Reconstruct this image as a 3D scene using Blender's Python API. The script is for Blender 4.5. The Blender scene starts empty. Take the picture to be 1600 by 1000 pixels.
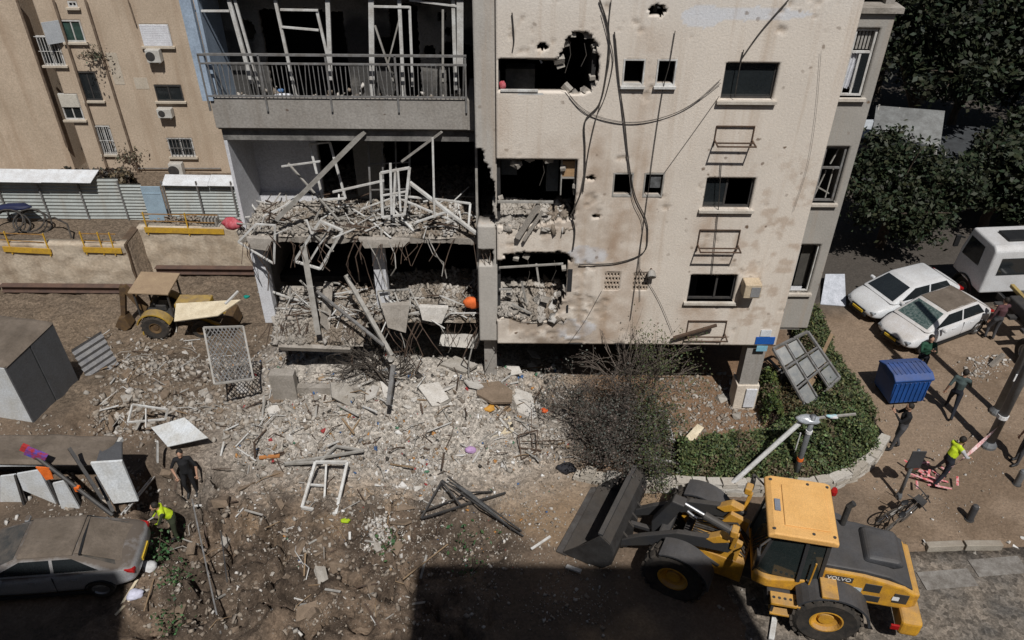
import bpy, bmesh, math, random
import numpy as np
from mathutils import Vector, Matrix, Euler
random.seed(7); RNG = np.random.default_rng(11)
SC = bpy.context.scene; COL = SC.collection
# ---------------------------------------------------------------- camera, sky, sun, exposure
PITCH, ROLL, CAMH, FPX = math.radians(36.4), math.radians(.44), 16.3, 1244.0
_f = Vector((0, math.cos(PITCH), -math.sin(PITCH))); _u = Vector((0, math.sin(PITCH), math.cos(PITCH))); _r = Vector((1, 0, 0))
_R = _r*math.cos(ROLL) + _u*math.sin(ROLL); _U = _u*math.cos(ROLL) - _r*math.sin(ROLL)
cam = bpy.data.cameras.new('camera'); camo = bpy.data.objects.new('camera', cam); COL.objects.link(camo)
cam.sensor_width = 36; cam.lens = FPX/1600*36; cam.clip_end = 2000
camo.matrix_world = Matrix(((_R.x, _U.x, -_f.x, 0), (_R.y, _U.y, -_f.y, 0), (_R.z, _U.z, -_f.z, CAMH), (0, 0, 0, 1)))
SC.camera = camo
SUN_EL, SUN_DIR = math.radians(56.4), Vector((.237, -.971, 0)).normalized()      # horizontal direction towards the sun
world = bpy.data.worlds.new('World'); SC.world = world; world.use_nodes = True
wn = world.node_tree; sky = wn.nodes.new('ShaderNodeTexSky'); sky.sky_type = 'NISHITA'; sky.sun_disc = False
sky.sun_elevation = SUN_EL; sky.sun_rotation = math.atan2(SUN_DIR.x, SUN_DIR.y)
wn.links.new(sky.outputs[0], wn.nodes['Background'].inputs[0]); wn.nodes['Background'].inputs[1].default_value = .05
sl = bpy.data.lights.new('sun', 'SUN'); sl.energy = 5.0; sl.angle = math.radians(.5); sl.color = (1, .972, .935)
so = bpy.data.objects.new('sun', sl); COL.objects.link(so)
_d = Vector((SUN_DIR.x*math.cos(SUN_EL), SUN_DIR.y*math.cos(SUN_EL), math.sin(SUN_EL)))
so.rotation_euler = _d.to_track_quat('Z', 'Y').to_euler(); so.location = (10, -20, 40)
SC.view_settings.view_transform = 'Standard'; SC.view_settings.look = 'None'; SC.view_settings.gamma = 1
SC.view_settings.use_curve_mapping = False; SC.view_settings.exposure = -.27
# ---------------------------------------------------------------- measuring: a point of the photograph on a known plane
def _ray(px, py): return _f + _R*((px-800)/FPX) - _U*((py-500)/FPX)
def G(px, py, z=0.0):
    d = _ray(px, py); return Vector((0, 0, CAMH)) + d*((z-CAMH)/d.z)
def W(px, py, y):
    d = _ray(px, py); return Vector((0, 0, CAMH)) + d*(y/d.y)
# ---------------------------------------------------------------- mesh helpers
V = Vector
class MB:
    def __init__(s): s.v = []; s.f = []; s.m = []; s.mi = 0
    def add(s, vs, fs):
        b = len(s.v); s.v += [tuple(p) for p in vs]; s.f += [tuple(b+i for i in q) for q in fs]; s.m += [s.mi]*len(fs); return s
    def box(s, c, d, M=None):
        x, y, z = d[0]/2, d[1]/2, d[2]/2
        vs = [V((a*x, b*y, e*z)) for a in (-1, 1) for b in (-1, 1) for e in (-1, 1)]
        if M is not None: vs = [M @ p for p in vs]
        c = V(c)
        return s.add([p+c for p in vs], [(0,1,3,2),(4,6,7,5),(0,4,5,1),(2,3,7,6),(0,2,6,4),(1,5,7,3)])
    def bb(s, x0, x1, y0, y1, z0, z1): return s.box(((x0+x1)/2, (y0+y1)/2, (z0+z1)/2), (x1-x0, y1-y0, z1-z0))
    def bar(s, a, b, w, h=None, up=(0, 0, 1)):
        a, b = V(a), V(b); t = b-a
        if t.length < 1e-6: return s
        t.normalize(); u = V(up)
        if abs(t.dot(u)) > .98: u = V((0, 1, 0))
        r = t.cross(u).normalized(); u = r.cross(t); h = h or w
        o = [r*(i*w/2)+u*(j*h/2) for i, j in ((-1,-1),(1,-1),(1,1),(-1,1))]
        return s.add([a+q for q in o]+[b+q for q in o], [(0,1,2,3),(7,6,5,4),(0,4,5,1),(1,5,6,2),(2,6,7,3),(3,7,4,0)])
    def tube(s, pts, r, n=6, cap=True):
        pts = [V(p) for p in pts]; N = len(pts); rs = r if isinstance(r, (list, tuple)) else [r]*N
        vs = []; pr = None
        for i, p in enumerate(pts):
            t = (pts[min(i+1, N-1)]-pts[max(i-1, 0)])
            if t.length < 1e-9: t = V((0, 0, 1))
            t.normalize()
            if pr is None: pr = t.orthogonal().normalized()
            pr = (pr - t*pr.dot(t))
            pr = pr.normalized() if pr.length > 1e-6 else t.orthogonal().normalized()
            q = t.cross(pr)
            vs += [p+(pr*math.cos(2*math.pi*k/n)+q*math.sin(2*math.pi*k/n))*rs[i] for k in range(n)]
        fs = [(i*n+k, i*n+(k+1)%n, (i+1)*n+(k+1)%n, (i+1)*n+k) for i in range(N-1) for k in range(n)]
        if cap: fs += [tuple(range(n-1, -1, -1)), tuple((N-1)*n+k for k in range(n))]
        return s.add(vs, fs)
    def prism(s, poly, a, b, ax='y'):
        n = len(poly)
        def P(p, t): return (p[0], t, p[1]) if ax == 'y' else (t, p[0], p[1]) if ax == 'x' else (p[0], p[1], t)
        return s.add([P(p, a) for p in poly]+[P(p, b) for p in poly], [tuple(range(n)), tuple(range(2*n-1, n-1, -1))]+[(i, n+i, n+(i+1)%n, (i+1)%n) for i in range(n)])
    def plate(s, pts, th, nrm=None):
        pts = [V(p) for p in pts]; n = len(pts)
        if nrm is None: nrm = (pts[1]-pts[0]).cross(pts[2]-pts[0]).normalized()
        o = V(nrm)*th
        return s.add(pts+[p-o for p in pts], [tuple(range(n)), tuple(range(2*n-1, n-1, -1))]+[(i, n+i, n+(i+1)%n, (i+1)%n) for i in range(n)])
    def lathe(s, prof, n=24, M=None, close=False):
        vs = []; N = len(prof)
        for (r, z) in prof:
            for k in range(n):
                a = 2*math.pi*k/n; p = V((r*math.cos(a), r*math.sin(a), z)); vs.append(M @ p if M is not None else p)
        fs = [(i*n+k, i*n+(k+1)%n, (i+1)*n+(k+1)%n, (i+1)*n+k) for i in range(N-1) for k in range(n)]
        if close: fs += [((N-1)*n+k, (N-1)*n+(k+1)%n, (k+1)%n, k) for k in range(n)]
        else: fs += [tuple(range(n-1, -1, -1)), tuple((N-1)*n+k for k in range(n))]
        return s.add(vs, fs)
    def ell(s, c, r, n=12, m=8, M=None):
        c = V(c); prof = [(math.sin(math.pi*i/m), -math.cos(math.pi*i/m)) for i in range(m+1)]
        vs = []
        for a, b in prof:
            a = max(a, .01)
            for k in range(n):
                p = V((a*math.cos(2*math.pi*k/n)*r[0], a*math.sin(2*math.pi*k/n)*r[1], b*r[2]))
                vs.append(c+(M @ p if M is not None else p))
        return s.add(vs, [(i*n+k, i*n+(k+1)%n, (i+1)*n+(k+1)%n, (i+1)*n+k) for i in range(m) for k in range(n)])
    def build(s, name, mats, parent=None, smooth=False, bevel=0, sub=0, seg=2):
        me = bpy.data.meshes.new(name); me.from_pydata(s.v, [], s.f)
        for q in (mats if isinstance(mats, (list, tuple)) else [mats]): me.materials.append(q)
        if any(s.m): me.polygons.foreach_set('material_index', s.m)
        if smooth: me.polygons.foreach_set('use_smooth', [True]*len(me.polygons))
        o = bpy.data.objects.new(name, me); COL.objects.link(o)
        if parent is not None: o.parent = parent
        if bevel:
            b = o.modifiers.new('bevel', 'BEVEL'); b.width = bevel; b.segments = seg; b.limit_method = 'ANGLE'; b.angle_limit = math.radians(35)
        if sub:
            b = o.modifiers.new('sub', 'SUBSURF'); b.levels = sub; b.render_levels = sub
        return o
def tag(o, label=None, cat=None, group=None, kind=None):
    if label: o['label'] = label
    if cat: o['category'] = cat
    if group: o['group'] = group
    if kind or cat: o['kind'] = kind or 'thing'
    return o
def thing(name, label, cat, loc=(0, 0, 0), rz=0, group=None, rot=None):
    o = bpy.data.objects.new(name, None); COL.objects.link(o); o.location = loc; o.empty_display_size = .1
    o.rotation_euler = rot if rot else (0, 0, rz)
    return tag(o, label, cat, group)
def dup(root, loc=None, rot=None, label=None, group=None, scale=None, parent=None):
    r = root.copy(); COL.objects.link(r)
    if parent is not None: r.parent = parent
    if loc is not None: r.location = loc
    if rot is not None: r.rotation_euler = rot
    if scale is not None: r.scale = scale if hasattr(scale, '__len__') else (scale,)*3
    if label: r['label'] = label
    if group: r['group'] = group
    for ch in list(root.children):
        c = ch.copy(); COL.objects.link(c); c.parent = r
        for g in list(ch.children):
            d = g.copy(); COL.objects.link(d); d.parent = c
    return r
def mesh_np(name, v, f, mat, col=None, smooth=False, parent=None):
    me = bpy.data.meshes.new(name); nf = len(f); k = f.shape[1]
    me.vertices.add(len(v)); me.vertices.foreach_set('co', np.ascontiguousarray(v, dtype=np.float32).ravel())
    me.loops.add(nf*k); me.loops.foreach_set('vertex_index', np.ascontiguousarray(f, dtype=np.int32).ravel())
    me.polygons.add(nf); me.polygons.foreach_set('loop_start', np.arange(0, nf*k, k, dtype=np.int32))
    me.update(calc_edges=True)
    if smooth: me.polygons.foreach_set('use_smooth', np.ones(nf, dtype=bool))
    if col is not None:
        at = me.color_attributes.new('Col', 'FLOAT_COLOR', 'POINT')
        c4 = np.ones((len(v), 4), dtype=np.float32); c4[:, :col.shape[1]] = col; at.data.foreach_set('color', c4.ravel())
    me.materials.append(mat); me.validate()
    o = bpy.data.objects.new(name, me); COL.objects.link(o)
    if parent is not None: o.parent = parent
    return o
# value noise on numpy arrays
def vn(x, y, seed=0):
    xi = np.floor(x).astype(np.int64); yi = np.floor(y).astype(np.int64); fx = x-xi; fy = y-yi
    fx = fx*fx*(3-2*fx); fy = fy*fy*(3-2*fy)
    def h(a, b):
        n = (a*374761393 + b*668265263 + seed*974711) & 0x7fffffff
        n = ((n ^ (n >> 13))*1274126177) & 0x7fffffff
        return ((n ^ (n >> 16)) & 0xffff)/65535.0
    return (h(xi, yi)*(1-fx)+h(xi+1, yi)*fx)*(1-fy)+(h(xi, yi+1)*(1-fx)+h(xi+1, yi+1)*fx)*fy
def fbm(x, y, o=4, seed=0):
    x = np.asarray(x, float); y = np.asarray(y, float); t = 0; a = .5
    for i in range(o): t = t+a*vn(x*2**i+17.3*i, y*2**i-9.1*i, seed+i); a *= .5
    return t/(1-.5**o)
def sst(a, b, x): t = np.clip((x-a)/(b-a), 0, 1); return t*t*(3-2*t)
# ---------------------------------------------------------------- materials
MATS = {}
def mat(name, c, c2=None, sc=3.0, rough=.85, bump=.0, bs=25, metal=0, dust=0, attr=False, spots=None, spec=.3, streak=None, trans=0, dcol=(.25, .205, .16), peb=0, fv=(.72, 1.22)):
    if name in MATS: return MATS[name]
    m = bpy.data.materials.new(name); m.use_nodes = True; nt = m.node_tree; N = nt.nodes; L = nt.links
    bs_ = N['Principled BSDF']; tc = N.new('ShaderNodeTexCoord'); co = tc.outputs['Object']
    def mixc(f, a, b, typ='MIX'):
        x = N.new('ShaderNodeMix'); x.data_type = 'RGBA'; x.blend_type = typ
        for i, s in ((0, f), (6, a), (7, b)):
            if isinstance(s, (int, float)): x.inputs[i].default_value = s
            elif isinstance(s, tuple): x.inputs[i].default_value = (*s[:3], 1)
            else: L.new(s, x.inputs[i])
        return x.outputs[2]
    def noise(s, d=6, r=.6, v=None):
        n = N.new('ShaderNodeTexNoise'); n.inputs['Scale'].default_value = s; n.inputs['Detail'].default_value = d; n.inputs['Roughness'].default_value = r
        L.new(v if v is not None else co, n.inputs['Vector']); return n.outputs[0]
    def rng(s, a, b, lo=0, hi=1):
        n = N.new('ShaderNodeMapRange'); n.inputs[1].default_value = a; n.inputs[2].default_value = b; n.inputs[3].default_value = lo; n.inputs[4].default_value = hi
        L.new(s, n.inputs[0]); return n.outputs[0]
    if attr:
        a = N.new('ShaderNodeAttribute'); a.attribute_name = 'Col'; col = a.outputs[0]
        if c2: col = mixc(rng(noise(sc), .5, .75, 0, .5), col, c2)
    else:
        col = mixc(rng(noise(sc), .35, .65), c, c2 or tuple(q*.8 for q in c))
    fine = rng(noise(bs, 5, .65), .25, .75, *fv)
    g = N.new('ShaderNodeCombineColor'); [L.new(fine, g.inputs[i]) for i in range(3)]
    col = mixc(1.0, col, g.outputs[0], 'MULTIPLY')
    if peb:         # grain of small stones
        for sc_, lo, hi in ((peb, .62, 1.35), (peb*2.7, .72, 1.25)):
            pv = N.new('ShaderNodeTexVoronoi'); pv.inputs['Scale'].default_value = sc_; L.new(co, pv.inputs['Vector']); ps = N.new('ShaderNodeSeparateColor'); L.new(pv.outputs['Color'], ps.inputs[0]); pf = rng(ps.outputs[0], 0, 1, lo, hi)
            pg = N.new('ShaderNodeCombineColor'); [L.new(pf, pg.inputs[i]) for i in range(3)]; col = mixc(a.outputs['Alpha'] if attr else 1.0, col, pg.outputs[0], 'MULTIPLY')
    if streak:      # vertical run-down stains
        mp = N.new('ShaderNodeMapping'); mp.inputs['Scale'].default_value = (streak[1], streak[1], streak[2]); L.new(co, mp.inputs[0])
        col = mixc(rng(noise(1, 5, .6, mp.outputs[0]), .52, .74, 0, streak[3]), col, streak[0])
    hgt = noise(bs, 8, .7)
    if spots:       # shrapnel pocks: (colour, scale, radius, share)
        vo = N.new('ShaderNodeTexVoronoi'); vo.inputs['Scale'].default_value = spots[1]
        mpv = N.new('ShaderNodeVectorMath'); mpv.operation = 'ADD'; L.new(co, mpv.inputs[0])
        nz = N.new('ShaderNodeTexNoise'); nz.inputs['Scale'].default_value = 6; L.new(co, nz.inputs[0])
        sc2 = N.new('ShaderNodeVectorMath'); sc2.operation = 'SCALE'; sc2.inputs[3].default_value = .12; L.new(nz.outputs[1], sc2.inputs[0]); L.new(sc2.outputs[0], mpv.inputs[1]); L.new(mpv.outputs[0], vo.inputs['Vector'])
        sx = N.new('ShaderNodeSeparateColor'); L.new(vo.outputs['Color'], sx.inputs[0])
        ma = N.new('ShaderNodeMath'); ma.operation = 'MULTIPLY'; L.new(rng(vo.outputs['Distance'], spots[2], spots[2]*.6), ma.inputs[0])
        zone = N.new('ShaderNodeMath'); zone.operation = 'MULTIPLY'; L.new(rng(sx.outputs[0], 1-spots[3], 1-spots[3]+.02), zone.inputs[0]); L.new(rng(noise(.55, 3), .42, .6), zone.inputs[1])
        L.new(zone.outputs[0], ma.inputs[1])
        col = mixc(ma.outputs[0], col, spots[0])
    if dust:
        ge = N.new('ShaderNodeNewGeometry'); sp = N.new('ShaderNodeSeparateXYZ'); L.new(ge.outputs['Normal'], sp.inputs[0])
        mu = N.new('ShaderNodeMath'); mu.operation = 'MULTIPLY'; L.new(rng(sp.outputs[2], .25, .85, 0, dust), mu.inputs[0]); L.new(rng(noise(2.2, 6, .65), .25, .6, .3, 1), mu.inputs[1])
        col = mixc(mu.outputs[0], col, dcol)
        L.new(rng(mu.outputs[0], 0, .5, rough, .9), bs_.inputs['Roughness'])
    else: bs_.inputs['Roughness'].default_value = rough
    L.new(col, bs_.inputs['Base Color']); bs_.inputs['Metallic'].default_value = metal; bs_.inputs['Specular IOR Level'].default_value = spec
    if trans: bs_.inputs['Transmission Weight'].default_value = trans
    if bump:
        b = N.new('ShaderNodeBump'); b.inputs['Strength'].default_value = bump; b.inputs['Distance'].default_value = .03; L.new(hgt, b.inputs['Height']); L.new(b.outputs[0], bs_.inputs['Normal'])
    MATS[name] = m; return m
m_ground = mat('ground', (0, 0, 0), attr=True, sc=9, rough=.95, bump=1.0, bs=16, spec=.1, peb=13)
m_chunk = mat('chunk', (0, 0, 0), attr=True, sc=5, rough=.95, bump=.5, bs=22, spec=.1)
m_fac = mat('facade_render', (0, 0, 0), attr=True, sc=2, rough=.93, bump=.35, bs=20, spec=.15, fv=(.88, 1.1), spots=((.17, .12, .085), 2.9, .17, .72), streak=((.36, .25, .16), 3.0, .16, .45))
m_grey = mat('grey_render', (.33, .31, .285), (.27, .25, .225), 1.2, .92, .3, 18, spots=((.14, .11, .09), 3, .14, .3), streak=((.18, .15, .12), 3, .3, .45))
m_conc = mat('concrete', (.34, .31, .275), (.24, .215, .185), 2, .93, .5, 22)
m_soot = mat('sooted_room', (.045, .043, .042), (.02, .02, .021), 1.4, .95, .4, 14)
m_sootw = mat('sooted_plaster', (.26, .25, .235), (.10, .095, .09), 1.5, .93, .4, 14)
m_white = mat('white_plaster', (.62, .63, .66), (.55, .55, .57), 2, .9, .1, 20)
m_alu = mat('white_aluminium', (.60, .60, .585), (.42, .40, .37), 4, .5, .1, 40)
m_aludk = mat('dusty_aluminium', (.36, .345, .32), (.24, .225, .2), 5, .6, .1, 40)
m_rail = mat('grey_railing', (.20, .20, .20), (.13, .12, .11), 6, .6, .1, 40)
m_rebar = mat('rusty_steel', (.06, .045, .036), (.10, .065, .045), 6, .8, .2, 50)
m_dark = mat('dark_steel', (.035, .035, .037), (.06, .055, .05), 5, .55, .1, 40)
m_cable = mat('black_cable', (.03, .028, .027), (.07, .06, .05), 5, .7)
m_glass = mat('dark_glass', (.015, .018, .02), (.02, .024, .026), 2, .08, spec=.6)
m_brown = mat('wood', (.27, .19, .115), (.19, .13, .08), 3, .85, .3, 30)
m_board = mat('cream_board', (.66, .58, .43), (.52, .44, .31), 3, .8, .1, 30)
def chunks(name, P, S, C, flat=(.18, .75), label=None, cat=None, kind='stuff', parent=None, seed=0, mat_=None):
    """P (n,3) places, S (n,) sizes, C (n,3) colours: broken pieces, six-sided with chipped corners, joined"""
    r = np.random.default_rng(seed+5); n = len(P)
    cube = np.array([[a, b, c] for a in (-.5, .5) for b in (-.5, .5) for c in (-.5, .5)])
    q = cube[None]*(1+r.uniform(-.45, .3, (n, 8, 3)))
    dim = np.stack([r.uniform(.6, 1.5, n), r.uniform(.5, 1.0, n), r.uniform(*flat, n)], 1)
    q = q*(dim*S[:, None])[:, None, :]
    e = r.normal(0, 1, (n, 4)); e /= np.linalg.norm(e, axis=1)[:, None]; w, x, y, z = e.T
    R = np.stack([1-2*(y*y+z*z), 2*(x*y-z*w), 2*(x*z+y*w), 2*(x*y+z*w), 1-2*(x*x+z*z), 2*(y*z-x*w), 2*(x*z-y*w), 2*(y*z+x*w), 1-2*(x*x+y*y)], 1).reshape(n, 3, 3)
    q = np.einsum('nij,nkj->nki', R, q)+P[:, None, :]
    fc = np.array([(0,1,3,2),(4,6,7,5),(0,4,5,1),(2,3,7,6),(0,2,6,4),(1,5,7,3)])
    f = (fc[None]+8*np.arange(n)[:, None, None]).reshape(-1, 4)
    o = mesh_np(name, q.reshape(-1, 3), f, mat_ or m_chunk, np.repeat(C, 8, 0), parent=parent)
    return tag(o, label, cat, None, kind)
PAL = .72*np.array([(.30, .268, .232)])+.62*(np.array([(.43, .40, .36), (.36, .33, .29), (.30, .26, .215), (.50, .47, .43), (.22, .17, .125), (.62, .60, .57), (.16, .125, .095), (.26, .21, .16)])-np.array([(.30, .268, .232)]))+.28*np.array([(.30, .268, .232)])
def pal(n, p, seed=0):
    r = np.random.default_rng(seed); p = np.array(p, float); c = PAL[r.choice(len(PAL), n, p=p/p.sum())]
    return c*r.uniform(.82, 1.12, (n, 1))
def leaves(name, P, size, C, mat_, parent=None, seed=0, asp=.55, up=.35):
    r = np.random.default_rng(seed+3); n = len(P); nrm = r.normal(0, 1, (n, 3)); nrm[:, 2] = np.abs(nrm[:, 2])+up
    nrm /= np.linalg.norm(nrm, axis=1)[:, None]; t = np.cross(nrm, r.normal(0, 1, (n, 3))); t /= np.linalg.norm(t, axis=1)[:, None]+1e-9; b = np.cross(nrm, t)
    s = (size*r.uniform(.6, 1.35, n))[:, None]
    q = np.stack([P-t*s*.5, P+b*s*asp*.5+nrm*s*.06, P+t*s*.5, P-b*s*asp*.5+nrm*s*.06], 1)
    return mesh_np(name, q.reshape(-1, 3), np.arange(4*n).reshape(n, 4), mat_, np.repeat(C, 4, 0), parent=parent)
def xf(q, M, i=0): q.v[i:] = [tuple(M @ V(p)) for p in q.v[i:]]; return q
# ================================================================ ground
HOLES = [(-8.75, 13.5, .75, .95), (-7.75, 15.0, .5, 1.4), (-8.75, 14.75, .55, .75), (-10.0, 15.0, .8, 1.4), (-9.7, 14.2, .45, 1.1), (-3.4, 10.6, .3, .5), (-4.4, 12.2, .25, .4), (-2.6, 11.4, .3, .4), (-7.4, 12.4, .3, .5), (-11.5, 16.6, 1.6, .8), (.6, 18.0, .9, .45), (-5.9, 11.6, .5, .35), (-5.1, 11.0, .35, .4), (-6.7, 11.0, .45, .5), (-.9, 12.6, .8, .25), (-8.0, 10.7, .6, .45)]
def hfun(x, y):
    x = np.asarray(x, float); y = np.asarray(y, float)
    wl = 1-sst(-9.3, -7.5, x)
    z = -3.5*wl*sst(18.4, 25.2, y)
    wy = np.where(x < -16.4, 29.1, 30.5)
    z = np.where(y > wy, -1.3*wl, z)
    mound = sst(14.6, 18.8, y)*np.exp(-np.abs((x+3.6)/3.9)**4)*1.3*np.where(y > 18.5, np.clip(1-(y-18.5)/1.1, .1, 1), 1)
    z = z+mound
    rub = np.exp(-np.abs((x+3.5)/6.0)**4)*sst(12.6, 15.2, y)*(1-sst(20, 21.5, y))
    soil = np.exp(-np.abs((x+5.2)/4.4)**6)*(1-sst(13.2, 15.0, y))*sst(6.5, 9, y)
    pit = wl*sst(17, 19, y)*(y < wy)
    n1 = fbm(x*.55, y*.55, 4, 1)-.5; n2 = fbm(x*2.1, y*2.1, 4, 5)-.5; n3 = fbm(x*6, y*6, 3, 9)-.5
    z = z+(n1*.35+n2*.32+n3*.16)*np.clip(rub+.6*pit, 0, 1)+(n1*1.1+n2*.75+n3*.3)*soil
    z = z+np.sqrt(np.clip(1-np.abs(fbm(x*.8, y*.8, 4, 21)-.5)*24, 0, 1))*-.75*soil*sst(.42, .5, fbm(x*.7, y*.7, 2, 33))
    other = 1-np.clip(rub+soil, 0, 1)
    z = z+(n1*.08+n2*.05+n3*.02)*other*(np.abs(x) < 40)
    for hx, hy, r, d in HOLES:
        q = np.sqrt((x-hx)**2+(y-hy)**2)/r; z = z-d*(1-sst(.55, 1.15, q+.5*n2))
    road = sst(4.2, 6.5, x+1.2*n1)*(1-sst(12.55, 12.75, y-.06*(x-10)))
    z = z-.20*road
    return z
def h1(x, y): return float(hfun(np.array([x]), np.array([y]))[0])
def Gn(px, py, z):
    R_, U_, f_ = np.array(_R), np.array(_U), np.array(_f)
    d = f_[None]+R_[None]*((px-800)/FPX)[:, None]-U_[None]*((py-500)/FPX)[:, None]
    return np.array([0, 0, CAMH])[None]+d*((z-CAMH)/d[:, 2])[:, None]
def on_ground(px, py):
    z = np.zeros_like(px)
    for _ in range(5):
        p = Gn(px, py, z); z = .5*z+.5*hfun(p[:, 0], p[:, 1])
    p = Gn(px, py, z); p[:, 2] = hfun(p[:, 0], p[:, 1]); return p
def OG(px, py): return V(on_ground(np.array([float(px)]), np.array([float(py)]))[0])
def axis(a, b, st, far):
    m = list(np.arange(a, b, st)); o = []; s = st; q = b
    while q < far: o.append(q); s *= 1.35; q += s
    l = []; s = st; q = a-st
    while q > -far: l.append(q); s *= 1.35; q -= s
    return np.array(l[::-1]+m+o+[far])
gx = axis(-24, 18, .08, 500); gy = axis(8.6, 31.2, .08, 500)
X, Y = np.meshgrid(gx, gy); Z = hfun(X, Y)
n1 = fbm(X*.8, Y*.8, 5, 41); n2 = fbm(X*2.6, Y*2.6, 4, 47); n3 = fbm(X*.35, Y*.35, 3, 51)
def lerp(a, b, t): return a*(1-t[..., None])+np.array(b)*t[..., None]
colr = np.zeros(X.shape+(3,))+np.array((.155, .114, .082))
colr = lerp(colr, (.105, .080, .060), sst(.42, .62, n1))
colr = lerp(colr, (.27, .19, .12), sst(.6, .74, n3+.2*(n2-.5))*.7)
soil_shade = np.exp(-np.abs((X+5.5)/5.5)**6)*(1-sst(14.6, 15.6, Y)); colr = lerp(colr, (.062, .047, .036), soil_shade*sst(.46, .56, fbm(X*1.3, Y*1.3, 4, 131))*.75)  # dark noise patches: shade of cracks and overhangs painted into the soil colour
rubz = np.exp(-np.abs((X+3.4)/5.2)**4)*sst(13.2, 15.6, Y+1.2*(n1-.5))
colr = lerp(colr, (.39, .357, .315), np.clip(rubz*sst(.2, .5, n2+.25*rubz), 0, 1)*.92)
pitz = (1-sst(-9.3, -7.5, X))*sst(16.5, 18.5, Y)
colr = lerp(colr, (.155, .12, .088), pitz*.8)
right = sst(8.6, 10, X)*sst(12.4, 13, Y)
colr = lerp(colr, (.25, .185, .132), right*.9)
colr = lerp(colr, (.17, .122, .084), right*sst(.5, .64, n1)*.8)
yard = sst(1.5, 3, X)*(1-sst(8.5, 9.5, X))*sst(14.6, 15.2, Y)
colr = lerp(colr, (.22, .135, .08), yard*.75)
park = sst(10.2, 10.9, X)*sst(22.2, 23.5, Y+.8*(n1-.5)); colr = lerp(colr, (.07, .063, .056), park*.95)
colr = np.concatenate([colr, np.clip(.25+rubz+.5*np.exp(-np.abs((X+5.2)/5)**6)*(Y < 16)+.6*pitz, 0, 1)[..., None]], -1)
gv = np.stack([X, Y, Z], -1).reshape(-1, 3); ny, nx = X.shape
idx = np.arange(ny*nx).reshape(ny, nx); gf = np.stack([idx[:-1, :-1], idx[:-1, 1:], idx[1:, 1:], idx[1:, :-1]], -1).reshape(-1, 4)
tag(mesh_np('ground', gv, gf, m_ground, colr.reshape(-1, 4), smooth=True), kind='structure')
# road sheet and its kerb
m_road = mat('asphalt', (.10, .092, .083), (.21, .175, .14), .9, .95, .6, 24, spec=.12, peb=9)
rx = np.arange(3, 60, .25); ry = np.arange(-30, 12.8, .25); RX, RY = np.meshgrid(rx, ry)
RZ = -.105+.03*(fbm(RX*.5, RY*.5, 3, 3)-.5); RY2 = np.where(RY >= 12.45, 12.62+.06*(RX-10), RY)
ii = np.arange(RX.size).reshape(RX.shape); rf = np.stack([ii[:-1, :-1], ii[:-1, 1:], ii[1:, 1:], ii[1:, :-1]], -1).reshape(-1, 4)
tag(mesh_np('road', np.stack([RX, RY2, RZ], -1).reshape(-1, 3), rf, m_road, smooth=True), kind='structure')
kerb = thing('kerb', None, None); kerb['kind'] = 'structure'
m_kerb = mat('kerb_stone', (.36, .33, .28), (.27, .24, .2), 3, .9, .4, 25, dust=.6)
ks = None
for i in range(14):
    x = 8.9+i*.98
    if i in (1, 4): continue
    if ks is None: ks = MB().bb(-.46, .46, -.09, .09, -.12, .12).build('kerb_stone', m_kerb, kerb, bevel=.015); q = ks
    else: q = ks.copy(); COL.objects.link(q)
    q.location = (x, 12.68+.06*(x-10)+random.uniform(-.03, .03), -.035+random.uniform(-.02, .02)); q.rotation_euler = (random.uniform(-.05, .05), 0, .06+random.uniform(-.06, .06))
q = MB()
for a in [(1560, 885), (1480, 905)]:
    p = G(*a, -.09); q.box((p.x, p.y, -.083), (1.3, .5, .006), Matrix.Rotation(.1, 3, 'Z'))
tag(q.build('road_marking', mat('worn_white_paint', (.24, .225, .205), (.14, .125, .11), 5, .95)), kind='structure')
# ---------------------------------------------------------------- loose rubble, too small to count
def soft(px, py, x0, x1, y0, y1, m): return sst(x0, x0+m, px)*sst(x1, x1-m, px)*sst(y0, y0+m*.6, py)*sst(y1, y1-m*.6, py)
def scatter(n, x0, x1, y0, y1, s0, s1, p, seed, lift=.15, w=None, m=70, pw=3.6):
    r = np.random.default_rng(seed); px = r.uniform(x0, x1, n); py = r.uniform(y0, y1, n)
    d = soft(px, py, x0, x1, y0, y1, m)*np.clip(fbm(px/55, py/38, 3, seed+60)*2.6-.55, .06, 1)
    if w is not None: d = d*w(px, py)
    k = r.uniform(0, 1, n) < d; px, py = px[k], py[k]
    P = on_ground(px, py); S = s0*(s1/s0)**(r.uniform(0, 1, len(px))**pw); P[:, 2] += S*lift
    return P, S, pal(len(px), p, seed+1)
def cat3(*a): return [np.concatenate(q) for q in zip(*a)]
A = cat3(scatter(32000, 350, 910, 530, 745, .014, .15, (5, 4, 3, 2.5, 1.5, .8, 1, 1.5), 1, m=50),
         scatter(9000, 540, 740, 630, 810, .014, .13, (4, 2, 1, 4, .5, 4, .3, .5), 2, w=lambda x, y: np.exp(-((x-645)/75)**2-((y-722)/55)**2)),
         scatter(8000, 360, 920, 690, 900, .014, .10, (2, 2, 3, 1.5, 3, .8, 2, 2), 3))
for k_, c_ in ((53, (.40, .20, .07)), (97, (.06, .12, .25)), (131, (.30, .05, .05)), (149, (.07, .16, .10)), (29, (.70, .69, .67)), (41, (.05, .045, .04)), (61, (.30, .21, .13))): A[2][k_::k_] = c_
chunks('rubble', *A, label='pale crushed concrete and plaster rubble spread before the collapsed balconies', cat='rubble', seed=1)
A = scatter(15000, 130, 420, 500, 700, .016, .2, (3, 4, 4, 1, 3, .6, 2, 3), 4, m=45)
chunks('rubble', *A, label='grey brown broken paving rubble on the slope down into the pit', cat='rubble', seed=2)
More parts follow.
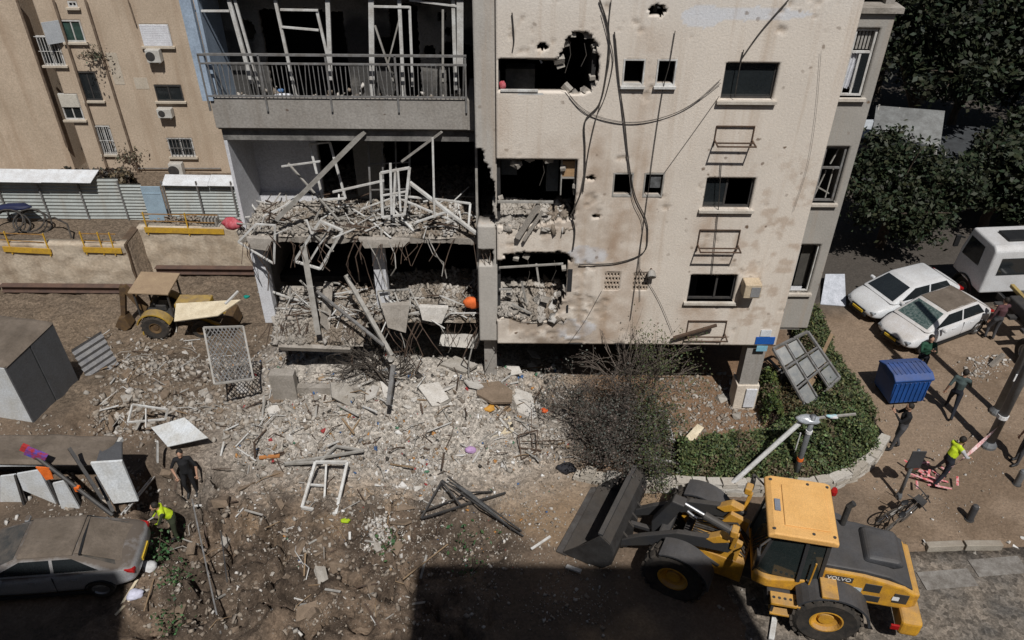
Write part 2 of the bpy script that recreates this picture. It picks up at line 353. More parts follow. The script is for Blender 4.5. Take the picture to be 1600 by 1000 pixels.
A = cat3(scatter(9000, 170, 700, 720, 1010, .015, .13, (1, 1.2, 3, .6, 5, .4, 5, 5), 5), scatter(3500, 600, 1000, 770, 1000, .02, .1, (1, 1, 2, 1, 2, .6, 2, 2), 6), scatter(2500, 560, 640, 805, 865, .02, .12, (1, 0, 0, 3, 0, 6, 0, 0), 14, m=25), scatter(3000, -20, 260, 640, 830, .02, .16, (2, 2, 2, 1, 3, 1, 3, 3), 12))
chunks('soil_clods', *A, label='brown clods of churned soil with scraps between the hole and the loader', cat='soil', seed=3)
A = cat3(scatter(5500, 1010, 1230, 570, 705, .02, .14, (1, 2, 3, 1, 3, .6, 2, 3), 7, m=40), scatter(4500, 1110, 1640, 835, 1030, .015, .10, (2, 2, 2, 1, 2, .6, 2, 1), 8), scatter(2500, 1300, 1640, 540, 845, .012, .06, (2, 2, 2, 1, 2, 1, 1, 1), 9), scatter(1200, 1490, 1590, 548, 600, .02, .16, (3, 1, 1, 4, 1, 3, 0, 0), 10, m=30))
chunks('grit', *A, label='scattered grit and small stones on the dusty pavement and road', cat='gravel', seed=4)
# ---------------------------------------------------------------- pieces big enough to pick out one by one
def chunk_mesh(seed, flat):
    r = random.Random(seed); bm = bmesh.new()
    for i in range(11): bm.verts.new((r.choice((-.5, .5))*r.uniform(.55, 1), r.choice((-.5, .5))*r.uniform(.5, .9), r.choice((-.5, .5))*flat*r.uniform(.7, 1)))
    h = bmesh.ops.convex_hull(bm, input=bm.verts); bmesh.ops.delete(bm, geom=[v for v in bm.verts if not v.link_faces], context='VERTS')
    me = bpy.data.meshes.new('concrete_chunk'); bm.to_mesh(me); bm.free(); return me
CM = [chunk_mesh(i, random.choice((.25, .35, .6, .8))) for i in range(12)]
SLABM = []
for i in range(6):
    r = random.Random(90+i); n = r.randint(4, 6); m = MB()
    m.plate([(math.cos(2*math.pi*k/n+.4)*r.uniform(.38, .62), math.sin(2*math.pi*k/n+.4)*r.uniform(.3, .5), .05) for k in range(n)], .1, (0, 0, 1)); o = m.build('t', m_conc); SLABM.append(o.data); bpy.data.objects.remove(o)
def cmats(): return [mat('chunk_grey', (.37, .345, .31), (.27, .245, .21), 3, .95, .5, 20), mat('chunk_pale', (.55, .525, .49), (.44, .41, .37), 3, .93, .4, 20), mat('chunk_brown', (.22, .165, .12), (.16, .12, .085), 3, .95, .5, 20), mat('chunk_white', (.70, .69, .67), (.6, .58, .55), 3, .9, .2, 20)]
CMT = cmats(); CN = ['grey', 'pale', 'brown', 'white']
def put_chunks(n, x0, x1, y0, y1, s0, s1, wts, zone, seed, slab=.35):
    r = random.Random(seed)
    for i in range(n):
        p = OG(r.uniform(x0, x1), r.uniform(y0, y1)); k = r.choices(range(4), wts)[0]; sl = r.random() < slab
        base = r.choice(SLABM if sl else CM); key = base.name+CN[k]
        me = bpy.data.meshes.get(key)
        if me is None: me = base.copy(); me.name = key; me.materials.clear(); me.materials.append(CMT[k])
        s = s0*(s1/s0)**(r.random()**1.7); o = bpy.data.objects.new('rubble_plate' if sl else 'concrete_chunk', me); COL.objects.link(o)
        o.location = p+V((0, 0, s*.12)); o.scale = (s*r.uniform(.8, 1.4), s*r.uniform(.7, 1.1), s*(r.uniform(.8, 1.2) if sl else r.uniform(.7, 1.1))); o.rotation_euler = (r.gauss(0, .35), r.gauss(0, .35), r.uniform(0, 6.3))
        w = 'flat broken slab piece' if sl else 'broken concrete lump'
        tag(o, f'{CN[k]} {w} {zone}', 'rubble', f'{CN[k]} {"slab pieces" if sl else "lumps"} {zone}')
put_chunks(85, 400, 860, 560, 700, .1, .36, (4, 4, 1.5, 1.2), 'in the rubble below the balconies', 5, .5)
put_chunks(24, 400, 850, 555, 650, .45, 1.1, (5, 4, 1, 0), 'half buried at the foot of the balconies', 15, 1.0)
put_chunks(40, 570, 730, 665, 790, .1, .26, (2, 4, 0, 4), 'in the whitest patch of debris', 6)
put_chunks(45, 150, 390, 520, 670, .14, .6, (5, 1.5, 4, .3), 'on the slope into the pit', 7, .7)
put_chunks(62, 260, 660, 720, 990, .12, .6, (1.2, .3, 7, .1), 'among the churned soil', 8, .25)
put_chunks(16, 1050, 1180, 600, 690, .12, .34, (2, 3, 1, 1), 'in the yard behind the stone wall', 9)
put_chunks(12, 1425, 1600, 840, 870, .1, .26, (2, 4, 1, 2), 'along the broken kerb', 10)
# ================================================================ the damaged apartment building
BY, BB, BR = 17.6, 18.4, 18.35          # planes: right wing front, balcony fronts, set-back strip at the right
F1, F2, F3, F4, RF = 2.75, 5.55, 8.5, 11.3, 14.4
bld = thing('apartment_building', 'cream rendered apartment block with blown out rooms and collapsed balconies', 'building', (0, 0, 0))
def cellwall(name, x0, x1, z0, z1, y, th, holes, mask, colf, disp, m, parent, res=.05, jag=.022, seed=1):
    nx = int(round((x1-x0)/res)); nz = int(round((z1-z0)/res)); cx = x0+(np.arange(nx)+.5)*res; cz = z0+(np.arange(nz)+.5)*res
    CX, CZ = np.meshgrid(cx, cz); solid = np.ones((nz, nx), bool)
    for a, b, c, d in holes: solid &= ~((CX > a) & (CX < b) & (CZ > c) & (CZ < d))
    if mask is not None:
        mk = mask(CX, CZ); rough = mk & solid; solid &= ~mk
    else: rough = np.zeros_like(solid)
    VX, VZ = np.meshgrid(x0+np.arange(nx+1)*res, z0+np.arange(nz+1)*res)
    VY = y+disp(VX, VZ); r = np.random.default_rng(seed)
    pr = np.zeros((nz+2, nx+2)); pr[1:-1, 1:-1] = rough
    nb = (pr[:-1, :-1]+pr[1:, :-1]+pr[:-1, 1:]+pr[1:, 1:]) > 0
    VX = VX+nb*r.uniform(-jag, jag, VX.shape); VZ = VZ+nb*r.uniform(-jag, jag, VX.shape)
    nv = (nx+1)*(nz+1); col = colf(VX, VZ).reshape(-1, 3)
    v = np.concatenate([np.stack([VX, VY, VZ], -1).reshape(-1, 3), np.stack([VX, np.full_like(VX, y+th), VZ], -1).reshape(-1, 3)])
    I = np.arange(nv).reshape(nz+1, nx+1); a, b, c, d = I[:-1, :-1], I[:-1, 1:], I[1:, 1:], I[1:, :-1]
    fs = [np.stack([a, b, c, d], -1)[solid], np.stack([d, c, b, a], -1)[solid]+nv]
    S = np.zeros((nz+2, nx+2), bool); S[1:-1, 1:-1] = solid; s = S[1:-1, 1:-1]
    for nbm, (p, q) in ((S[1:-1, :-2], (a, d)), (S[1:-1, 2:], (c, b)), (S[:-2, 1:-1], (b, a)), (S[2:, 1:-1], (d, c))):
        k = s & ~nbm; fs.append(np.stack([p[k], q[k], q[k]+nv, p[k]+nv], -1))
    cb = np.where(np.repeat((nb).reshape(-1, 1), 3, 1), np.array((.30, .27, .235)), col*.95)
    return mesh_np(name, v, np.concatenate(fs), m, np.concatenate([col, cb]), parent=parent)
CREAM = np.array((.70, .63, .55))
def blob(x, z, cx, cz, rx, rz, n): return np.sqrt(((x-cx)/rx)**2+((z-cz)/rz)**2)+n
def wing_mask(x, z):
    n = (fbm(x*2.2, z*2.2, 4, 61)-.5)*1.1; n2 = (fbm(x*6, z*6, 3, 67)-.5)*.5
    m = (blob(x, z, 1.42, 10.35, .42, .72, n*.55+n2) < 1) & (z > 9.72)
    m |= (x < 1.55) & (z > 6.3+n*.5+n2*.3) & (z < 7.2)
    m |= (x < 1.5-.3*np.abs(z-4.4)) & (z > 3.45+n*.7+n2*.3) & (z < 4.2)
    m |= (blob(x, z, .6, 5.3, 1.0, .22, n*.6+n2) < 1)
    for cx, cz, r in ((.62, 10.75, .09), (3.05, 11.55, .12), (1.9, 7.6, .08), (2.1, 6.55, .06)): m |= blob(x, z, cx, cz, r*1.6, r, n2) < 1
    return m
def spall(x, z):
    n = fbm(x*1.6, z*1.6, 4, 71)-.5; n2 = fbm(x*7, z*7, 3, 75)-.5
    zone = np.exp(-((x-1.6)/1.6)**2)*sst(9.2, 5.5, z)*.30+.04
    return np.clip((n*.9+n2*.55+zone*.9-.33)*8, 0, 1)*(z < 12)
def wing_col(x, z):
    n = fbm(x*.9, z*.9, 5, 81); n2 = fbm(x*3.5, z*3.5, 4, 85); c = np.zeros(x.shape+(3,))+CREAM
    c = c*(0.93+.16*(n-.5)[..., None])
    c = lerp(c, (.66, .61, .55), sst(11.0, 12.2, z+.5*(n2-.5))*.9)
    for cx, cz, rx, rz in ((1.95, 5.45, .5, .28), (1.75, 3.0, .6, .35), (5.0, 11.5, 1.3, .13), (4.05, 11.45, .45, .25)):   # pale filler patches
        c = lerp(c, (.62, .625, .645), (blob(x, z, cx, cz, rx, rz, (n2-.5)*.7) < 1)*.9)
    for cx, w, zt, zb, a in ((2.6, .22, 7.1, 2.5, .75), (3.4, .2, 7.1, 2.5, .55), (3.0, .3, 11.2, 2.5, .35), (4.85, .28, 6.75, 5.2, .5), (4.9, .35, 4.0, 2.5, .75), (5.4, .2, 4.0, 3.2, .4), (6.1, .18, 4.6, 3.4, .5), (1.9, .35, 9.0, 6.9, .5), (-.2, .2, 9.6, 8.2, .25)):   # rust and soot run-downs
        m = np.exp(-((x-cx+.25*(n-.5))/w)**2)*sst(zb-.3, zb+.4, z)*sst(zt+.08, zt-.05, z)*np.clip(n2*1.6-.1, 0, 1); c = lerp(c, (.34, .22, .135), np.clip(m*a, 0, 1))
    g = np.exp(-((x-1.4)/1.9)**2)*np.clip((n2-.36)*2.6, 0, 1)*sst(9.4, 7.4, z)*.6; c = lerp(c, (.36, .28, .215), np.clip(g, 0, 1))
    g = np.exp(-((x-.9)/1.0)**2)*sst(3.6, 2.7, z)*np.clip((n2-.3)*3, 0, 1)*.8; c = lerp(c, (.22, .17, .13), np.clip(g, 0, 1))
    g = sst(3.6, 6.8, x)*np.clip((fbm(x*4, z*4, 3, 92)-.58)*7, 0, 1)*sst(9.5, 6.5, z)*.5; c = lerp(c, (.36, .25, .17), np.clip(g, 0, 1))
    sp = spall(x, z); c = lerp(c, (.40, .33, .265), sp*.85)
    return c
WIN = [(4.7, 5.9, 9.6, 10.45), (4.7, 5.9, 6.8, 7.65), (4.7, 5.95, 4.0, 4.85)]
SMALL = [(2.45, 2.9, 9.95, 10.5), (3.2, 3.6, 9.95, 10.5), (2.45, 2.9, 7.15, 7.75), (3.2, 3.65, 7.15, 7.75)]
VENT = [(2.45, 2.85, 4.35, 4.9), (3.2, 3.6, 4.35, 4.9)]
holes = WIN+SMALL+VENT+[(-.35, 1.3, 9.75, 10.5), (-.4, 1.55, 7.05, 8.1), (-.4, 1.45, 4.1, 5.25), (4.7, 5.9, 12.4, 13.25), (-.35, 1.5, 12.4, 13.3), (2.45, 2.9, 12.75, 13.3), (3.2, 3.6, 12.75, 13.3)]
cellwall('front_wall', -.4, 7.4, 2.5, 14.4, BY, .2, holes, wing_mask, wing_col, lambda x, z: spall(x, z)*.035+(fbm(x*.7, z*.7, 2, 3)-.5)*.02, m_fac, bld)
# slabs, roof, rear and side walls, rooms
def part(name, m, *boxes, parent=bld, bevel=0):
    q = MB()
    for b in boxes: q.bb(*b)
    return q.build(name, m, parent, bevel=bevel)
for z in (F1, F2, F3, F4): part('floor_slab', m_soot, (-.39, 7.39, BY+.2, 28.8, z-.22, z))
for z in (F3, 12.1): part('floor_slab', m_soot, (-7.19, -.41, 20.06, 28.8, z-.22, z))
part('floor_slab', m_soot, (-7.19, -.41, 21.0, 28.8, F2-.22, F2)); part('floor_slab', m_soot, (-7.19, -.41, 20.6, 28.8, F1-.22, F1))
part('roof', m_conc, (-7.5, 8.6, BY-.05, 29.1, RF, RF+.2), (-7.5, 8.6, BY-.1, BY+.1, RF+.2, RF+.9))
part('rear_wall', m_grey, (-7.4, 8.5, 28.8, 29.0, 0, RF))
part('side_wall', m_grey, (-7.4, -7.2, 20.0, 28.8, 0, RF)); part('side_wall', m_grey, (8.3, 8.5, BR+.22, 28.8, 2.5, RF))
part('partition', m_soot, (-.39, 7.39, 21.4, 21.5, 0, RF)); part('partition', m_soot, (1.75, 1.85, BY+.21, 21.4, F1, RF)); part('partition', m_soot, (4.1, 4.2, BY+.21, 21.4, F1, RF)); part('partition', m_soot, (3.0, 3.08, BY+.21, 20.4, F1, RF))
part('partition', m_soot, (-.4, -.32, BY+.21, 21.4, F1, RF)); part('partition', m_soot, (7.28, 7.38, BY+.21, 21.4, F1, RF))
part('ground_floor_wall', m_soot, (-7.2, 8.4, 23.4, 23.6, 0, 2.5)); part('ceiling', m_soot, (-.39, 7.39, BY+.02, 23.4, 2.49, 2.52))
# columns of the open ground floor
for x, y, w, d in ((6.95, 17.72, .55, .42), (-.62, 18.1, .36, .36), (3.6, 20.5, .4, .4), (1.2, 21, .35, .35), (-3.2, 21, .4, .4), (-6.0, 20.8, .5, .4)):
    part('column', m_grey if y < 18.5 else m_sootw, (x-w/2, x+w/2, y, y+d, -.3, 2.48), bevel=.01)
part('column_base', mat('cream_paint', (.62, .55, .46), (.54, .47, .39), 3, .9, .2, 20), (6.62, 7.28, 17.66, 18.2, -.2, .95), bevel=.015)
part('meter_cabinet', m_white, (6.9, 7.22, 17.6, 17.655, .15, .85), bevel=.01)
# grey set-back strip at the right with three windows
bay_h = [(7.7, 8.25, 9.4, 11.0), (7.7, 8.28, 6.6, 8.15), (7.7, 8.25, 3.8, 5.35)]
cellwall('side_strip', 7.35, 8.5, 2.55, 11.35, BR, .2, bay_h, None, lambda x, z: np.zeros(x.shape+(3,))+np.array((.34, .32, .29))*(.9+.2*fbm(x*2, z*2, 4, 5)[..., None]), lambda x, z: 0*x, m_fac, bld)
part('strip_coping', m_conc, (7.35, 8.62, BR-.1, BR+.4, 11.35, 11.47)); part('room_back', m_soot, (7.4, 8.28, 19.6, 19.7, 2.55, 11.3)); part('strip_soffit', m_grey, (7.4, 8.29, BR+.02, 19.6, 2.5, 2.54)); part('return_wall', m_fac if 0 else m_grey, (7.34, 7.4, BY+.2, BR+.2, 2.5, RF))
for z in (F2, F3): part('floor_slab', m_soot, (7.41, 8.28, BR+.2, 19.6, z-.2, z))
m_sill = mat('stone_sill', (.56, .52, .46), (.44, .39, .33), 3, .85, .2, 30)
def sill(a, b, z, y): part('sill', m_sill, (a-.08, b+.08, y-.1, y+.15, z-.07, z))
for a, b, c, d in WIN: sill(a, b, c, BY)
for a, b, c, d in bay_h: sill(a, b, c, BR)
def wframe(a, b, c, d, y, m, t=.05, mull=(), trans=(), dep=.06):
    q = MB().bb(a, a+t, y, y+dep, c, d).bb(b-t, b, y, y+dep, c, d).bb(a+t, b-t, y, y+dep, c, c+t).bb(a+t, b-t, y, y+dep, d-t, d)
    o = q.build('window_frame', m, bld)
    for u in mull: MB().bb(u-t/2, u+t/2, y+.005, y+dep-.005, c+t, d-t).build('mullion', m, o)
    for u in trans: MB().bb(a+t, b-t, y+.007, y+dep-.007, u-t/2, u+t/2).build('transom', m, o)
    return o
wframe(4.7, 5.9, 9.6, 10.45, BY+.12, m_dark); wframe(4.7, 5.9, 6.8, 7.65, BY+.12, m_dark, mull=(5.25,)); wframe(4.7, 5.95, 4.0, 4.85, BY+.12, m_dark, mull=(5.45,))
for a, b, c, d in SMALL: wframe(a-.02, b+.02, c-.03, d+.02, BY-.012, m_alu if d > 9 else m_aludk, .035, dep=.1)
for a, b in ((2.4, 2.95), (3.15, 3.65)): part('sill', m_alu, (a, b, BY-.09, BY, 9.87, 9.92))
part('broken_glass', m_glass, (4.75, 5.85, BY+.14, BY+.15, 9.65, 10.4)); part('broken_glass', m_glass, (4.75, 5.22, BY+.14, BY+.15, 6.85, 7.6)); part('torn_screen', mat('grey_film', (.16, .165, .17), (.05, .05, .05), 5, .6), (3.35, 3.6, BY+.05, BY+.06, 7.35, 7.7))
# right strip windows: top one with torn white curtain, lower two broken
w = wframe(7.72, 8.23, 9.42, 10.98, BR+.06, m_alu, .05, trans=(10.45,)); MB().bb(7.95, 8.0, BR+.08, BR+.1, 9.45, 10.45).build('mullion', m_alu, w)
q = MB(); pts = []
for k in range(15):
    x = 7.76+k*.024; pts.append((x, BR+.16+.02*math.sin(k*2.1)))
for k in range(14):
    (xa, ya), (xb, yb) = pts[k], pts[k+1]; zb = 9.5+.12*random.random(); q.add([(xa-.05, ya, zb), (xb-.05, yb, zb), (xb, yb, 10.4), (xa, ya, 10.4)], [(0, 1, 2, 3)])
q.build('curtain', mat('white_fabric', (.68, .69, .72), (.55, .56, .6), 6, .9, .1, 20), bld)
q = MB()
for k in range(6): x = 7.76+k*.08; q.bb(x, x+.05, BR+.13, BR+.15, 10.5, 10.95)
q.build('blind_slats', m_aludk, bld)
part('glass_pane', m_glass, (8.02, 8.19, BR+.085, BR+.095, 9.46, 10.42))
wframe(7.72, 8.26, 6.62, 8.13, BR+.06, m_rail, .05, trans=(7.55,)); wframe(7.72, 8.23, 3.82, 5.33, BR+.06, m_alu, .03)
part('inner_panel', mat('dark_shutter', (.09, .085, .075), (.06, .056, .05), 2, .6), (7.9, 8.2, BR+.3, BR+.34, 3.85, 5.3)); part('paint_patch', m_white, (7.75, 8.05, BR+.05, BR+.055, 3.84, 3.98))
q = MB()
for a, b in (((7.8, 6.7), (7.95, 7.4)), ((8.1, 6.65), (8.12, 7.5)), ((7.75, 7.0), (8.2, 6.75)), ((8.0, 7.6), (8.15, 8.1))): q.bar((a[0], BR+.2, a[1]), (b[0], BR+.22, b[1]), .03)
q.build('torn_blind', m_aludk, bld)
# vent blocks
m_vb = mat('vent_block', (.50, .42, .34), (.40, .32, .25), 3, .9, .2, 30)
for a, b, c, d in VENT:
    q = MB()
    for i in range(5): z = c+(d-c)*i/4; q.bb(a, b, BY+.005, BY+.09, z-.018, z+.018)
    for j in range(4):
        z0, z1 = c+(d-c)*j/4+.018, c+(d-c)*(j+1)/4-.018
        for i in range(5): x = a+(b-a)*(i+(.5 if j % 2 else 0))/4.6; q.bb(x-.02, x+.02, BY+.008, BY+.087, z0, z1)
    q.build('vent_block', m_vb, bld)
    part('vent_back', m_soot, (a, b, BY+.15, BY+.16, c, d))
# furniture remains seen in the blown openings
part('cabinet', mat('kitchen_board', (.42, .28, .15), (.34, .22, .12), 3, .7), (1.2, 1.5, BY+.22, BY+.5, 7.55, 7.95)); part('cabinet_frame', m_aludk, (1.17, 1.2, BY+.2, BY+.5, 7.05, 8.05), (1.5, 1.53, BY+.2, BY+.5, 7.05, 8.05), (1.2, 1.5, BY+.2, BY+.5, 7.5, 7.54))
[part('cupboard', mat('blue_grey_board', (.11, .125, .14), (.08, .09, .1), 3, .7), b) for b in ((-.3, .1, 18.6, 18.9, 7.2, 8.0), (.85, 1.15, 18.5, 18.8, 6.8, 8.0))]
part('window_rail', m_aludk, (-.38, 1.0, BY-.02, BY+.05, 6.93, 6.98)); part('window_rail', m_alu, (-.3, .55, BY-.03, BY+.05, 9.76, 9.80), (-.1, 1.1, BY+.0, BY+.05, 9.68, 9.73))
for a, b in (((.55, 10.5), (.62, 10.38)), ((.3, 10.48), (1.05, 10.46))): MB().bar((a[0], BY+.1, a[1]), (b[0], BY+.1, b[1]), .035).build('broken_rail', m_alu, bld)
# ---- pier between wing and balconies
def pier_col(x, z): return np.zeros(x.shape+(3,))+np.array((.42, .395, .36))*(.88+.25*fbm(x*3, z*2, 4, 8)[..., None])
def pier_mask(x, z):
    n = (fbm(x*3, z*3, 3, 62)-.5)*.5
    return ((x < -.72+n*.4+.25*sst(8.3, 7.2, z)) & (z < 8.3) & (z > 6.2)) | ((z > 5.0) & (z < 5.5) & (x < -.5+n))
cellwall('pier', -.9, -.4, 2.5, 14.4, BY+.12, .5, [], pier_mask, pier_col, lambda x, z: 0*x, m_fac, bld)
# ---- balcony floors
part('balcony_parapet', m_grey, (-7.25, -1.12, BB-.02, BB+.1, 8.5, 9.24), bevel=.012); part('balcony_parapet_return', m_grey, (-1.12, -.95, BB-.02, 19.9, 8.5, 9.24)); part('balcony_slab', m_conc, (-7.25, -.95, BB+.1, 19.9, 8.42, 8.62))
part('beam', m_sootw, (-7.2, -.95, BB+.15, BB+.4, 8.12, 8.42)); part('beam', m_sootw, (-7.2, -.95, BB+.15, BB+.4, 11.62, 11.9)); part('balcony_slab', m_conc, (-7.25, -.95, BB, 19.9, 11.9, 12.1)); part('balcony_parapet', m_grey, (-7.25, -.95, BB-.02, BB+.1, 12.1, 12.8)); part('upper_front', m_grey, (-7.25, -.9, 19.9, 20.05, 12.1, RF))
def slab_col(x, z): return np.zeros(x.shape+(3,))+np.array((.34, .31, .27))*(.8+.35*fbm(x*3, z*5, 4, 8)[..., None])
def slabmesh(name, x0, x1, y0, y1, z, th, fn, seed):   # a broken slab: ragged front edge, sagging by fn(x)
    q = MB(); n = 60; r = random.Random(seed); xs = [x0+(x1-x0)*i/n for i in range(n+1)]
    fr = [y0+.03+r.uniform(0, .04)+.3*float(fbm(np.array([i*.17+seed]), np.array([3.1]), 4, seed)[0]) for i in range(n+1)]
    for i in range(n):
        a, b = xs[i], xs[i+1]; da, db = fn(a), fn(b)
        q.add([(a, fr[i], z+da-.02), (b, fr[i+1], z+db-.02), (b, y1, z+.0), (a, y1, z+.0), (a, fr[i]+r.uniform(-.03, .03), z+da-th), (b, fr[i+1], z+db-th), (b, y1, z-th), (a, y1, z-th)], [(0,1,2,3), (7,6,5,4), (4,5,1,0)])
    return q.build(name, m_conc, bld)
slabmesh('broken_balcony_slab', -7.25, -.55, 18.1, 21.0, F2, .2, lambda x: -.02, 3); slabmesh('broken_balcony_slab', -3.9, -.5, 18.15, 20.6, F1+.1, .2, lambda x: .03*math.sin(x*3), 4)
q = MB(); q.plate([(-6.55, 17.55, 2.35), (-4.55, 17.5, 2.32), (-4.2, 18.3, 2.75), (-4.05, 19.6, 3.02), (-6.7, 19.6, 3.05), (-6.95, 18.5, 2.68)], .2, (0, -.4, .9)); q.build('tilted_balcony_slab', m_conc, bld)
for x, y, z0, z1, m in ((-3.72, 18.75, F1, F2-.2, m_white), (-7.0, 18.55, F1-.3, F2-.2, m_white), (-.8, 18.7, F1, F2-.2, m_grey)): part('column', m, (x-.17, x+.17, y, y+.3, z0, z1), bevel=.01)
# back walls of the balcony rooms
def back_mask3(x, z):
    n = (fbm(x*2, z*2, 4, 162)-.5)*.6; m = (x > -6.2) & (x < -4.15) & (z < 10.9+n*.3); m |= (x > -3.05+n*.2) & (x < -2.35) & (z < 11+n*.2)
    for cx, cz, r in ((-3.15, 10.0, .28), (-1.75, 10.75, .12), (-2.1, 9.9, .16), (-1.45, 9.8, .4), (-1.6, 10.4, .1), (-6.6, 10.4, .25)): m |= blob(x, z, cx, cz, r, r, n) < 1
    return m | ((x > -1.7) & (z < 9.9+n))
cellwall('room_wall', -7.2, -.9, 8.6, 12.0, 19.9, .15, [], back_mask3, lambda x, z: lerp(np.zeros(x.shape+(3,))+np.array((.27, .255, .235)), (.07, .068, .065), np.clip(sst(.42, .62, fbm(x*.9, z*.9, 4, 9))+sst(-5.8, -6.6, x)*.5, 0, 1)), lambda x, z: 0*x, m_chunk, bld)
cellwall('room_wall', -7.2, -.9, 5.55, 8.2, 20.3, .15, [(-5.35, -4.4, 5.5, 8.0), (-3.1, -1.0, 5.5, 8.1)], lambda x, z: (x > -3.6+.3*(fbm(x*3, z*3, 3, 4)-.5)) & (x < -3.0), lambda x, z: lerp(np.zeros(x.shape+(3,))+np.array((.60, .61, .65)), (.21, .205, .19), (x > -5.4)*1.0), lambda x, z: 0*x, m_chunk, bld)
MB().bb(-7.2, -7.12, BB+.15, 20.3, 5.55, 8.1).build('inner_wall', m_white, bld); MB().bb(-7.2, -7.12, BB+.2, 19.9, 8.62, 11.9).build('inner_wall', mat('pale_blue_paint', (.34, .42, .52), (.26, .32, .4), 2, .85, .1), bld)
part('partition', m_soot, (-7.2, -.9, 22.6, 22.7, 0, RF)); part('partition', m_soot, (-.95, -.9, 18.9, 22.6, F1, RF))
part('wall_base', m_white, (-7.1, -5.5, 20.05, 20.28, 5.56, 5.8))
# blue painted end post of the balcony and its railing
MB().bar((-7.28, BB+.0, 9.2), (-7.32, BB+.02, 14.2), .26, .14).build('end_post', mat('pale_blue_paint', (.34, .42, .52)), bld)
rl = MB().bb(-7.3, -1.1, BB-.075, BB-.025, 10.28, 10.33).bb(-7.3, -1.1, BB-.07, BB-.03, 10.08, 10.12).bb(-7.3, -1.1, BB-.07, BB-.03, 9.3, 9.34).build('railing', m_rail, bld)
bal = None
for i in range(58):
    x = -7.2+i*.1055
    if bal is None: bal = b = MB().bb(-.009, .009, -.009, .009, -.37, .37).build('baluster', m_rail, rl)
    else: b = bal.copy(); COL.objects.link(b)
    b.location = (x, BB-.05, 9.71); b.rotation_euler = (random.uniform(-.05, .05), random.uniform(-.04, .04)*(1+3*(i % 17 == 5)), 0)
for x in (-7.28, -5.9, -4.35, -2.75, -1.13): MB().bb(x-.022, x+.022, BB-.075, BB-.03, 8.95, 10.3).build('railing_post', m_rail, rl)
# white metal door and window frames still standing on the third-floor balcony
def stick(name, m, pts, w, parent=None): 
    q = MB()
    for a, b in zip(pts, pts[1:]): q.bar(a, b, w, w*.8)
    return q.build(name, m, parent)
for a, b, w in (((358, 0), (394, 130), .09), ((367, 0), (405, 135), .06), ((430, 0), (462, 148), .07), ((495, 16), (517, 110), .06), ((512, 0), (517, 125), .10), ((580, 0), (582, 150), .12), ((586, 40), (616, 130), .05), ((624, 30), (606, 100), .045), ((624, 0), (631, 150), .08), ((640, 10), (645, 135), .06), ((692, 15), (692, 130), .05), ((708, 0), (712, 140), .08), ((719, 0), (719, 100), .15)):
    stick('window_post', m_alu if w > .055 else m_aludk, [W(*a, 18.75), W(*b, 18.75)], w, bld)
for a, b in (((300, 17), (358, 17)), ((438, 15), (497, 16)), ((440, 42), (498, 47)), ((584, 10), (640, 11)), ((640, 0), (718, 10))): stick('window_rail', m_alu, [W(*a, 18.72), W(*b, 18.72)], .05, bld)
# debris and belongings on the third-floor balcony
r = np.random.default_rng(31); n = 900; P = np.stack([r.uniform(-7, -1.2, n), r.uniform(18.55, 19.85, n), 8.64+np.abs(r.normal(0, .12, n))], 1)
C = pal(n, (3, 2, 2, 3, 2, 3, 2, 1), 3); C[::40] = (.35, .05, .05); C[7::90] = (.1, .2, .4)
chunks('balcony_rubble', P, .04+.16*r.uniform(0, 1, n)**3, C, label='burnt belongings and plaster on the balcony that kept its railing', cat='rubble', seed=9)
# a mattress-like heap and clothes
def lump(name, loc, s, m, label, cat, seed=0, group=None):
    bm = bmesh.new(); bmesh.ops.create_icosphere(bm, subdivisions=3, radius=.5); r = random.Random(seed); o0 = r.uniform(0, 50)
    for v in bm.verts:
        c = v.co; a = float(fbm(np.array([c.x*3+o0]), np.array([c.y*3+c.z*2.3+o0]), 3, seed)[0]); v.co = V((c.x*s[0], c.y*s[1], c.z*s[2]))*(.65+.7*a)
    me = bpy.data.meshes.new(name); bm.to_mesh(me); bm.free(); me.materials.append(m); me.polygons.foreach_set('use_smooth', [True]*len(me.polygons))
    o = bpy.data.objects.new(name, me); COL.objects.link(o); o.location = loc; return tag(o, label, cat, group)
p = W(437, 130, 18.8); lump('cloth_heap', (p.x, 18.85, 8.85), (.9, .5, .6), mat('white_fabric', (.68, .69, .72)), 'white crumpled bedding heap behind the balcony railing', 'bedding', 1)
p = W(505, 138, 18.8); lump('cloth_heap', (p.x, 18.8, 8.75), (.8, .4, .35), mat('pale_pink_cloth', (.5, .38, .34), (.35, .1, .1), 6, .9), 'pinkish cloth bundle behind the balcony railing', 'cloth', 2)
p = W(673, 128, 18.8); lump('cloth_heap', (p.x, 18.85, 8.8), (.5, .3, .35), mat('white_fabric', (.68, .69, .72)), 'small white cloth by the right end of the railing', 'cloth', 3)
p = W(357, 318, 18.4); lump('red_bundle', (p.x, 18.35, 5.85), (.55, .35, .35), mat('red_cloth', (.36, .035, .05), (.5, .15, .17), 7, .8), 'red bundle at the corner of the broken second slab', 'bundle', 4)
p = W(785, 128, 17.6); lump('red_cup', (p.x, 17.75, 9.85), (.16, .12, .2), mat('red_cloth', (.36, .035, .05)), 'small red object on the sill of the holed window', 'object', 5)
p = W(737, 468, 18.3); lump('orange_cloth', (p.x, 18.3, 3.4), (.5, .3, .4), mat('orange_cloth', (.75, .16, .04), (.6, .12, .03), 6, .8), 'bright orange cloth on the rubble of the first slab', 'cloth', 6)
